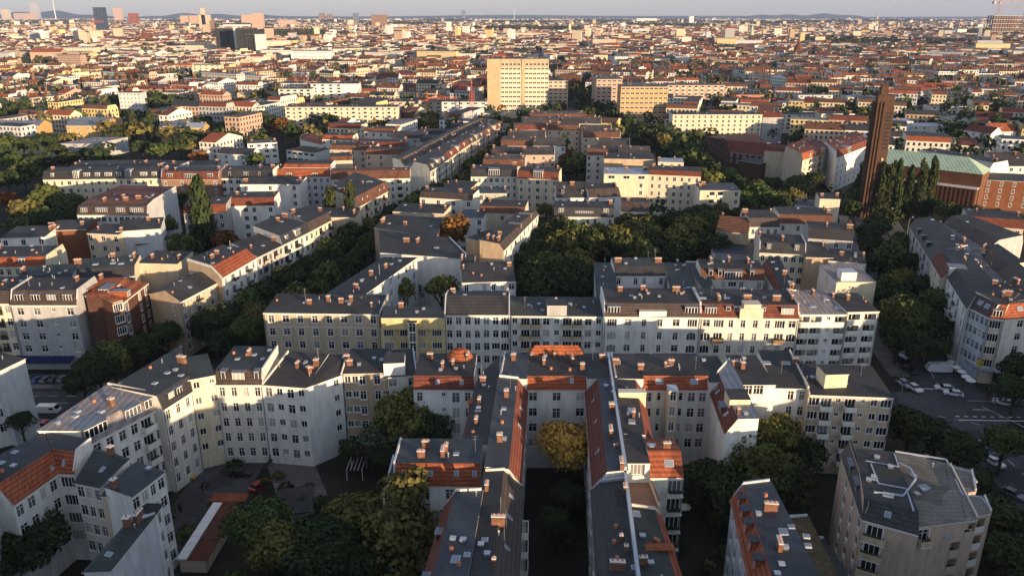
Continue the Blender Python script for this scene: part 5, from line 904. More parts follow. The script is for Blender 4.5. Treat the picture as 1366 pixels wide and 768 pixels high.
building('pair of pinkish slabs, left one', [
 dict(q=[(-2284.2,5676.5),(-2227.3,5676.5),(-2227.3,5716.5),(-2284.2,5716.5)],p=[(0,83.14,'felt'),(None,83.54,'felt')],w='salmon',F='www',R=None,L=None,st=5,plainroof=1)], cat='tower block', name='tower_block', lod=1)
building('pair of pinkish slabs, right one', [
 dict(q=[(-2222.1,5676.5),(-2170.3,5676.5),(-2170.3,5716.5),(-2222.1,5716.5)],p=[(0,83.14,'felt'),(None,83.54,'felt')],w='salmon',F='www',R=None,L=None,st=5,plainroof=1)], cat='tower block', name='tower_block', lod=1)
building('peach coloured tower behind the white ribbed tower', [
 dict(q=[(-1237.2,3920.4),(-1186.9,3920.4),(-1186.9,3950.4),(-1237.2,3950.4)],p=[(0,94.71,'felt'),(None,95.11,'felt')],w='salmon',F='www',R=None,L=None,st=5,plainroof=1)], cat='tower block', name='tower_block', lod=1)
building('wide peach slab behind the black office', [
 dict(q=[(-2097.8,6389.9),(-2010.4,6389.9),(-2010.4,6429.9),(-2097.8,6429.9)],p=[(0,88.0,'felt'),(None,88.4,'felt')],w='salmon',F='www',R=None,L=None,st=5,plainroof=1)], cat='tower block', name='tower_block', lod=1)
building('large dark brown office block on the centre skyline', [
 dict(q=[(-968.6,5676.5),(-865.0,5676.5),(-865.0,5726.5),(-968.6,5726.5)],p=[(0,88.0,'felt'),(None,88.4,'felt')],w='brown',F='wwww',R=None,L=None,st=9,plainroof=1)], cat='tower block', name='tower_block', lod=1)
building('small dark tower left of the dark brown office block', [
 dict(q=[(-1647.1,8530.1),(-1592.8,8530.1),(-1592.8,8580.1),(-1647.1,8580.1)],p=[(0,102.61,'felt'),(None,103.01,'felt')],w='zincd',F='ww',R=None,L=None,st=5,plainroof=1)], cat='tower block', name='tower_block', lod=1)
building('cream cube left of the dark brown office block', [
 dict(q=[(-1361.2,6817.9),(-1317.7,6817.9),(-1317.7,6857.9),(-1361.2,6857.9)],p=[(0,47.03,'felt'),(None,47.43,'felt')],w='cream',F=None,R=None,L=None,st=5,plainroof=1)], cat='tower block', name='tower_block', lod=1)
building('grey tower pair, left one, on the centre left skyline', [
 dict(q=[(-2396.1,10242.3),(-2330.9,10242.3),(-2330.9,10292.3),(-2396.1,10292.3)],p=[(0,105.54,'felt'),(None,105.94,'felt')],w='brown',F='ww',R=None,L=None,st=5,plainroof=1)], cat='tower block', name='tower_block', lod=1)
building('grey tower pair, right one, on the centre left skyline', [
 dict(q=[(-2293.6,10242.3),(-2237.6,10242.3),(-2237.6,10292.3),(-2293.6,10292.3)],p=[(0,96.77,'felt'),(None,97.17,'felt')],w='brown',F='ww',R=None,L=None,st=5,plainroof=1)], cat='tower block', name='tower_block', lod=1)
building('lone grey tower on the centre skyline', [
 dict(q=[(-892.4,14645.1),(-825.8,14645.1),(-825.8,14705.1),(-892.4,14705.1)],p=[(0,163.14,'felt'),(None,163.54,'felt')],w='zincd',F='ww',R=None,L=None,st=5,plainroof=1)], cat='tower block', name='tower_block', lod=1)
building('white twin block, left one, near the building frame at right', [
 dict(q=[(1735.4,3283.1),(1771.5,3283.1),(1771.5,3323.1),(1735.4,3323.1)],p=[(0,31.41,'felt'),(None,31.81,'felt')],w='white',F='www',R=None,L=None,st=5,plainroof=1)], cat='tower block', name='tower_block', lod=1)
building('white twin block, right one, near the building frame at right', [
 dict(q=[(1842.9,3393.6),(1880.2,3393.6),(1880.2,3433.6),(1842.9,3433.6)],p=[(0,32.45,'felt'),(None,32.85,'felt')],w='white',F='www',R=None,L=None,st=5,plainroof=1)], cat='tower block', name='tower_block', lod=1)
building('tan office block with dark windows left of the centre', [
 dict(q=[(-615.4,2537.5),(-578.0,2537.5),(-578.0,2567.5),(-615.4,2567.5)],p=[(0,31.04,'felt'),(None,31.44,'felt')],w='salmon',F='www',R=None,L=None,st=5,plainroof=1)], cat='tower block', name='tower_block', lod=1)
building('wide peach block left of the centre skyline', [
 dict(q=[(-1526.1,5376.1),(-1418.1,5376.1),(-1418.1,5416.1),(-1526.1,5416.1)],p=[(0,55.7,'felt'),(None,56.1,'felt')],w='salmon',F='wwww',R=None,L=None,st=5,plainroof=1)], cat='tower block', name='tower_block', lod=1)
building('orange lit block in the left centre distance', [
 dict(q=[(-547.1,2672.7),(-495.6,2672.7),(-495.6,2702.7),(-547.1,2702.7)],p=[(0,25.68,'felt'),(None,26.08,'felt')],w='tile',F='wwww',R=None,L=None,st=5,plainroof=1)], cat='tower block', name='tower_block', lod=1)
building('pale long slab behind the tall pale tower', [
 dict(q=[(2.6,2822.8),(124.3,2822.8),(124.3,2846.8),(2.6,2846.8)],p=[(0,29.55,'felt'),(None,29.95,'felt')],w='sand',F='wwwwwwwww',R=None,L=None,st=5,plainroof=1)], cat='tower block', name='tower_block', lod=1)
building('bright white roofed long block on the right skyline', [
 dict(q=[(1407.0,9308.4),(1635.8,9308.4),(1635.8,9368.4),(1407.0,9368.4)],p=[(0,48.07,'felt'),(None,48.47,'felt')],w='white',F=None,R=None,L=None,st=5,plainroof=1)], cat='tower block', name='tower_block', lod=1)
building('white high block on the right skyline', [
 dict(q=[(1571.7,7307.1),(1611.6,7307.1),(1611.6,7367.1),(1571.7,7367.1)],p=[(0,75.47,'felt'),(None,75.87,'felt')],w='white',F=None,R=None,L=None,st=5,plainroof=1)], cat='tower block', name='tower_block', lod=1)
building('red gabled brick hall left of the ribbed roof library', [
 dict(q=[(-933.8,1574.4),(-872.6,1574.4),(-872.6,1598.4),(-933.8,1598.4)],p=[(0,19.54,'tile'),(12,26.54,'tile'),(None,19.54,'tile')],w='salmon',F=None,R=None,L=None,st=3.4)], cat='apartment building', name='apartment_building', lod=1)
building('library with slanted ribbed dark roof on the left', [
 dict(q=[(-897.8,1626.2),(-837.6,1626.2),(-837.6,1656.2),(-897.8,1656.2)],p=[(0,25.89,'zincd'),(None,26.29,'zincd')],w='cream',F='TTTTTTTTTT',R=None,L=None,st=3.4)], cat='apartment building', name='apartment_building', lod=1)
building('blank grey library cube right of the ribbed roof', [
 dict(q=[(-864.8,1740.4),(-811.8,1740.4),(-811.8,1780.4),(-864.8,1780.4)],p=[(0,21.53,'felt'),(None,21.93,'felt')],w='ltgrey',F=None,R=None,L=None,st=3.4)], cat='apartment building', name='apartment_building', lod=1)
building('white apartment slab with red balconies on the left', [
 dict(q=[(-429.7,1085.8),(-391.2,1085.8),(-391.2,1097.8),(-429.7,1097.8)],p=[(0,24.4,'felt'),(None,24.8,'felt')],w='cream',F='bbbbb',R=None,L=None,st=3.4)], cat='apartment building', name='apartment_building', lod=1)
building('white terrace block with red balconies left of the park', [
 dict(q=[(-501.6,1085.8),(-438.8,1085.8),(-438.8,1097.8),(-501.6,1097.8)],p=[(0,13.71,'felt'),(None,14.11,'felt')],w='cream',F='bbbbbbb',R=None,L=None,st=3.4)], cat='apartment building', name='apartment_building', lod=1)
building('white rooms block with stepped terraces below the red balcony block', [
 dict(q=[(-446.1,976.4),(-401.3,976.4),(-401.3,990.4),(-446.1,990.4)],p=[(0,10.64,'felt'),(None,11.04,'felt')],w='offwhite',F='BBBBB',R=None,L=None,st=3.4)], cat='apartment building', name='apartment_building', lod=1)
building('cream ornate office block on the left', [
 dict(q=[(-774.6,1944.8),(-715.4,1944.8),(-715.4,1968.8),(-774.6,1968.8)],p=[(0,27.37,'felt'),(None,27.77,'felt')],w='cream',F='wwwwwww',R=None,L=None,st=3.4)], cat='apartment building', name='apartment_building', lod=1)
building('long yellow apartment row in the left centre distance', [
 dict(q=[(-358.5,1740.4),(-181.7,1740.4),(-181.7,1752.4),(-358.5,1752.4)],p=[(0,15.39,'tileb'),(None,15.79,'tileb')],w='yellow',F='wwwwwwwwwwwwwww',R=None,L=None,st=3.4)], cat='apartment building', name='apartment_building', lod=1)
building('cream house cluster with brown balconies on the left distance', [
 dict(q=[(-641.7,1480.0),(-590.9,1480.0),(-590.9,1494.0),(-641.7,1494.0)],p=[(0,19.73,'felt'),(None,20.13,'felt')],w='cream',F='bbbbb',R=None,L=None,st=3.4)], cat='apartment building', name='apartment_building', lod=1)
building('yellow block below the avenue bend behind the tower annex', [
 dict(q=[(83.5,1163.8),(122.5,1163.8),(122.5,1177.8),(83.5,1177.8)],p=[(0,13.6,'felt'),(None,14.0,'felt')],w='yellow',F='wwwww',R=None,L=None,st=3.4)], cat='apartment building', name='apartment_building', lod=1)
building('white and yellow block right of the avenue', [
 dict(q=[(145.2,1136.6),(176.9,1136.6),(176.9,1150.6),(145.2,1150.6)],p=[(0,12.28,'felt'),(None,12.68,'felt')],w='cream',F='wwwwww',R=None,L=None,st=3.4)], cat='apartment building', name='apartment_building', lod=1)
building('long white hall with pale roof in the right centre distance', [
 dict(q=[(187.8,1480.0),(237.2,1480.0),(237.2,1504.0),(187.8,1504.0)],p=[(0,15.79,'cap'),(None,16.19,'cap')],w='white',F='wwwww',R=None,L=None,st=3.4)], cat='apartment building', name='apartment_building', lod=1)
building('white red banded tower slab left of the brick tower', [
 dict(q=[(463.0,1136.6),(485.2,1136.6),(485.2,1150.6),(463.0,1150.6)],p=[(0,18.39,'felt'),(None,18.79,'felt')],w='offwhite',F='BBB',R=None,L=None,st=3.4)], cat='apartment building', name='apartment_building', lod=1)
building('cream blank slab beside the red banded tower slab', [
 dict(q=[(473.4,1110.7),(492.1,1110.7),(492.1,1124.7),(473.4,1124.7)],p=[(0,18.98,'felt'),(None,19.38,'felt')],w='cream',F='w...w',R=None,L=None,st=3.4)], cat='apartment building', name='apartment_building', lod=1)
HAZE = 3e-5
QUADS = [[(-62.0,181.3),(-32.7,180.3),(-32.3,191.3),(-61.6,192.3)],[(-39.3,228.5),(-49.9,192.8),(-39.4,189.7),(-28.7,225.4)],[(-32.5,178.3),(-16.6,178.3),(-16.6,189.3),(-32.5,189.3)],[(-31.9,176.8),(-16.4,176.8),(-17.5,182.9),(-32.2,183.4)],[(-25.4,175.6),(-23.1,175.6),(-23.1,179.6),(-25.4,179.6)],[(-16.7,179.8),(-0.6,179.8),(-0.6,191.8),(-16.7,191.8)],[(-0.6,182.4),(23.1,181.8),(23.3,192.8),(-0.3,193.4)],[(8.8,182.1),(13.7,182.1),(13.7,186.1),(8.8,186.1)],[(22.8,179.8),(46.6,179.3),(46.9,192.3),(23.1,192.8)],[(31.4,179.3),(38.1,179.3),(38.1,181.8),(31.4,181.8)],[(46.6,179.3),(70.5,178.3),(71.1,191.3),(47.2,192.3)],[(55.9,178.3),(61.6,178.3),(61.6,180.9),(55.9,180.9)],[(56.7,178.3),(60.9,178.3),(60.9,180.7),(56.7,180.7)],[(71.2,180.3),(83.1,180.3),(83.1,193.3),(71.2,193.3)],[(83.0,180.3),(91.2,180.8),(90.5,191.8),(82.3,191.3)],[(-59.6,141.3),(-50.1,141.3),(-50.1,153.3),(-59.6,153.3)],[(-64.5,138.5),(-59.3,141.2),(-63.9,150.0),(-69.1,147.3)],[(-65.6,130.6),(-63.1,138.3),(-70.9,154.0),(-76.3,134.3)],[(-73.2,118.7),(-66.5,132.4),(-77.7,135.6),(-81.0,117.8)],[(-50.1,141.3),(-41.0,139.9),(-39.2,152.4),(-48.2,153.7)],[(-41.0,139.9),(-35.1,145.8),(-35.2,152.4),(-43.4,152.4)],[(-34.8,146.0),(-25.7,146.4),(-26.1,155.9),(-35.2,155.5)],[(-25.6,145.5),(-19.7,146.6),(-21.6,156.9),(-27.5,155.9)],[(-26.4,145.8),(-22.1,146.2),(-22.5,150.3),(-26.7,150.0)],[(-19.6,139.6),(-7.6,139.4),(-7.4,150.8),(-19.4,151.0)],[(-7.6,139.4),(-9.2,114.5),(-4.0,114.5),(-2.6,150.6)],[(3.0,139.4),(14.8,139.4),(14.8,150.8),(3.0,150.8)],[(-2.4,139.9),(3.0,139.5),(3.8,150.5),(-1.6,150.9)],[(14.8,139.5),(20.4,139.9),(19.6,150.9),(14.0,150.5)],[(1.3,107.0),(3.0,139.4),(-2.5,139.6),(-4.1,107.0)],[(0.2,72.0),(1.6,106.8),(-4.2,106.8),(-6.2,72.0)],[(-10.1,101.0),(-12.9,72.0),(-6.5,72.0),(-4.6,101.0)],[(-19.0,107.6),(-5.0,107.4),(-4.9,115.8),(-18.9,116.0)],[(-20.2,104.5),(-18.2,104.5),(-18.2,115.5),(-20.2,115.5)],[(14.7,139.3),(12.9,106.2),(18.0,106.2),(20.4,139.4)],[(18.1,106.2),(20.4,149.9),(20.0,149.9),(17.6,106.2)],[(12.6,105.4),(10.6,72.0),(15.8,72.0),(17.9,105.4)],[(26.0,139.3),(39.0,139.3),(39.0,150.7),(26.0,150.7)],[(20.5,139.7),(26.0,139.5),(26.4,150.5),(20.9,150.7)],[(38.8,138.8),(43.3,138.8),(43.3,149.8),(38.8,149.8)],[(24.3,118.0),(25.9,139.4),(20.6,139.4),(19.2,118.0)],[(20.0,131.5),(25.2,131.5),(25.2,132.3),(20.0,132.3)],[(30.3,135.6),(32.2,135.6),(32.2,137.8),(30.3,137.8)],[(22.3,108.7),(27.7,108.7),(27.7,117.7),(22.3,117.7)],[(18.3,109.5),(22.3,109.5),(22.3,118.0),(18.3,118.0)],[(18.2,102.6),(22.9,102.8),(22.6,109.3),(17.9,109.1)],[(23.6,72.0),(22.8,101.8),(18.1,101.8),(15.9,72.0)],[(15.8,72.0),(18.1,106.2),(17.6,106.2),(15.3,72.0)],[(39.3,139.4),(38.1,123.2),(43.9,123.2),(45.3,148.5)],[(40.0,128.4),(43.9,128.4),(43.9,131.9),(40.0,131.9)],[(52.2,139.9),(59.0,139.6),(59.7,153.6),(52.9,153.9)],[(45.2,138.1),(51.7,138.1),(51.7,151.1),(45.2,151.1)],[(47.1,138.3),(51.6,138.3),(51.6,146.3),(47.1,146.3)],[(58.4,137.8),(74.4,136.5),(75.4,148.5),(59.3,149.7)],[(62.1,139.9),(66.7,140.2),(66.4,144.2),(61.8,143.9)],[(-76.6,101.9),(-74.6,110.8),(-80.2,118.2),(-86.0,103.8)],[(-74.6,110.8),(-71.8,110.6),(-71.0,115.7),(-80.2,118.2)],[(-70.3,107.9),(-65.4,106.4),(-62.6,111.1),(-70.1,114.4)],[(-64.4,104.5),(-59.5,104.0),(-59.7,109.0),(-63.8,109.5)],[(-58.6,102.6),(-56.5,109.7),(-61.6,111.7),(-63.4,104.3)],[(-54.1,86.2),(-53.4,98.9),(-55.7,95.8),(-56.7,85.0)],[(-55.3,102.4),(-55.4,105.2),(-58.4,105.0),(-58.3,102.3)],[(-106.9,147.9),(-105.2,153.9),(-113.4,157.1),(-118.5,151.2)],[(-112.7,145.4),(-107.8,148.9),(-111.2,153.8),(-116.1,150.3)],[(-77.2,95.0),(-81.1,108.2),(-88.8,106.0),(-84.9,92.7)],[(34.6,104.9),(31.6,82.6),(39.6,79.1),(40.3,105.3)],[(45.8,84.9),(47.1,105.5),(43.8,105.0),(42.6,84.8)],[(49.9,90.6),(49.8,104.5),(45.8,104.4),(45.9,90.5)],[(52.3,98.5),(58.9,94.8),(63.0,112.6),(57.2,113.5)],[(59.4,95.9),(69.0,97.7),(72.6,112.2),(65.5,116.2)],[(68.6,105.0),(72.6,104.6),(75.0,110.1),(71.9,112.1)],[(67.2,97.7),(71.8,99.1),(73.0,103.0),(69.6,103.4)],[(56.4,116.6),(52.3,98.5),(53.1,98.9),(57.6,117.1)],[(-143.1,187.8),(-128.9,187.8),(-128.9,200.8),(-143.1,200.8)],[(-128.2,186.7),(-111.2,186.7),(-111.2,198.7),(-128.2,198.7)],[(-114.2,192.1),(-105.0,192.1),(-105.4,201.7),(-117.8,200.4)],[(-101.5,185.6),(-100.0,187.8),(-106.8,192.2),(-108.2,190.0)],[(-100.4,188.3),(-100.7,203.8),(-109.7,203.6),(-109.4,188.2)],[(-88.2,194.3),(-83.6,211.6),(-93.9,220.6),(-99.2,200.8)],[(-81.8,208.3),(-78.0,227.7),(-89.5,232.3),(-94.5,216.8)],[(-78.5,229.0),(-74.3,243.1),(-83.9,253.6),(-89.6,239.1)],[(-74.3,243.1),(-69.7,258.8),(-83.0,270.2),(-87.2,254.7)],[(-69.7,258.8),(-65.6,275.3),(-74.8,283.9),(-81.0,275.8)],[(-79.4,284.1),(-58.6,284.1),(-58.6,296.1),(-79.4,296.1)],[(-145.5,258.1),(-133.8,256.2),(-132.4,265.1),(-144.1,267.0)],[(-135.7,258.3),(-122.0,262.1),(-125.0,272.7),(-138.6,268.9)],[(-128.8,257.9),(-119.9,266.9),(-124.1,271.2),(-133.1,262.1)],[(-158.0,219.5),(-138.5,221.0),(-139.4,234.0),(-159.0,232.5)],[(-123.0,207.8),(-108.0,211.8),(-111.3,224.4),(-126.3,220.4)],[(-135.5,200.6),(-121.8,203.8),(-124.9,217.4),(-138.6,214.3)],[(-110.2,219.3),(-98.3,218.3),(-97.5,228.3),(-109.4,229.3)],[(-174.8,256.9),(-160.6,258.8),(-162.1,270.7),(-176.4,268.8)],[(-165.0,266.6),(-151.5,268.7),(-153.1,279.6),(-166.7,277.5)],[(-41.2,233.3),(-12.5,226.2),(-20.4,246.2),(-45.2,255.5)],[(-48.0,263.2),(-25.1,251.6),(-25.1,272.8),(-46.1,278.3)],[(-2.6,235.8),(9.8,282.7),(3.0,276.9),(-10.3,239.1)],[(-15.2,250.6),(-8.1,244.3),(-0.1,253.3),(-7.3,259.6)],[(-44.8,285.6),(-25.4,282.1),(-23.4,293.0),(-42.9,296.4)],[(-12.2,289.1),(4.8,286.8),(6.5,298.6),(-10.6,301.0)],[(-19.8,282.1),(-10.6,281.0),(-9.3,290.9),(-18.6,292.1)],[(-14.1,207.3),(1.1,208.6),(0.0,220.6),(-15.2,219.3)],[(-15.2,217.5),(-11.2,217.5),(-11.2,227.5),(-15.2,227.5)],[(16.1,291.2),(39.0,290.1),(39.5,301.1),(16.7,302.2)],[(29.4,211.8),(44.0,211.8),(44.0,222.8),(29.4,222.8)],[(24.9,224.7),(22.5,193.1),(27.2,191.1),(30.7,222.5)],[(46.0,224.7),(42.5,193.1),(48.3,191.1),(52.0,222.5)],[(53.5,209.1),(71.1,207.8),(71.9,218.8),(54.3,220.1)],[(52.5,224.7),(52.0,193.1),(53.8,191.1),(57.1,222.5)],[(74.0,220.3),(70.5,193.1),(75.7,193.1),(81.3,224.7)],[(71.0,262.9),(81.2,259.0),(87.7,275.8),(77.6,279.7)],[(83.1,264.3),(93.6,264.3),(93.6,277.3),(83.1,277.3)],[(77.2,233.3),(90.8,230.9),(92.9,242.7),(79.3,245.1)],[(67.7,250.7),(82.5,248.9),(83.9,260.9),(69.1,262.6)],[(90.0,228.5),(98.2,227.7),(99.5,241.7),(91.3,242.4)],[(90.2,205.0),(101.2,205.0),(101.2,218.0),(90.2,218.0)],[(91.6,205.6),(95.8,205.6),(95.8,208.6),(91.6,208.6)],[(95.2,269.4),(113.6,267.4),(115.2,281.3),(96.8,283.4)],[(98.3,249.7),(111.7,246.1),(114.9,257.7),(101.4,261.3)],[(96.3,226.9),(106.3,223.1),(109.9,232.5),(99.9,236.3)],[(141.1,268.0),(128.2,227.8),(167.6,246.2),(164.3,274.2)],[(128.2,227.8),(122.5,210.6),(149.1,216.3),(152.6,235.7)],[(128.0,223.2),(115.7,185.3),(142.7,201.7),(150.4,232.3)],[(116.7,186.9),(117.8,179.0),(141.6,187.9),(140.6,203.0)],[(117.8,179.0),(120.5,178.0),(130.1,187.9),(126.2,187.9)],[(120.5,178.0),(137.6,181.1),(135.9,190.9),(118.8,187.9)],[(163.1,271.2),(179.6,265.0),(184.6,278.1),(168.0,284.3)]]
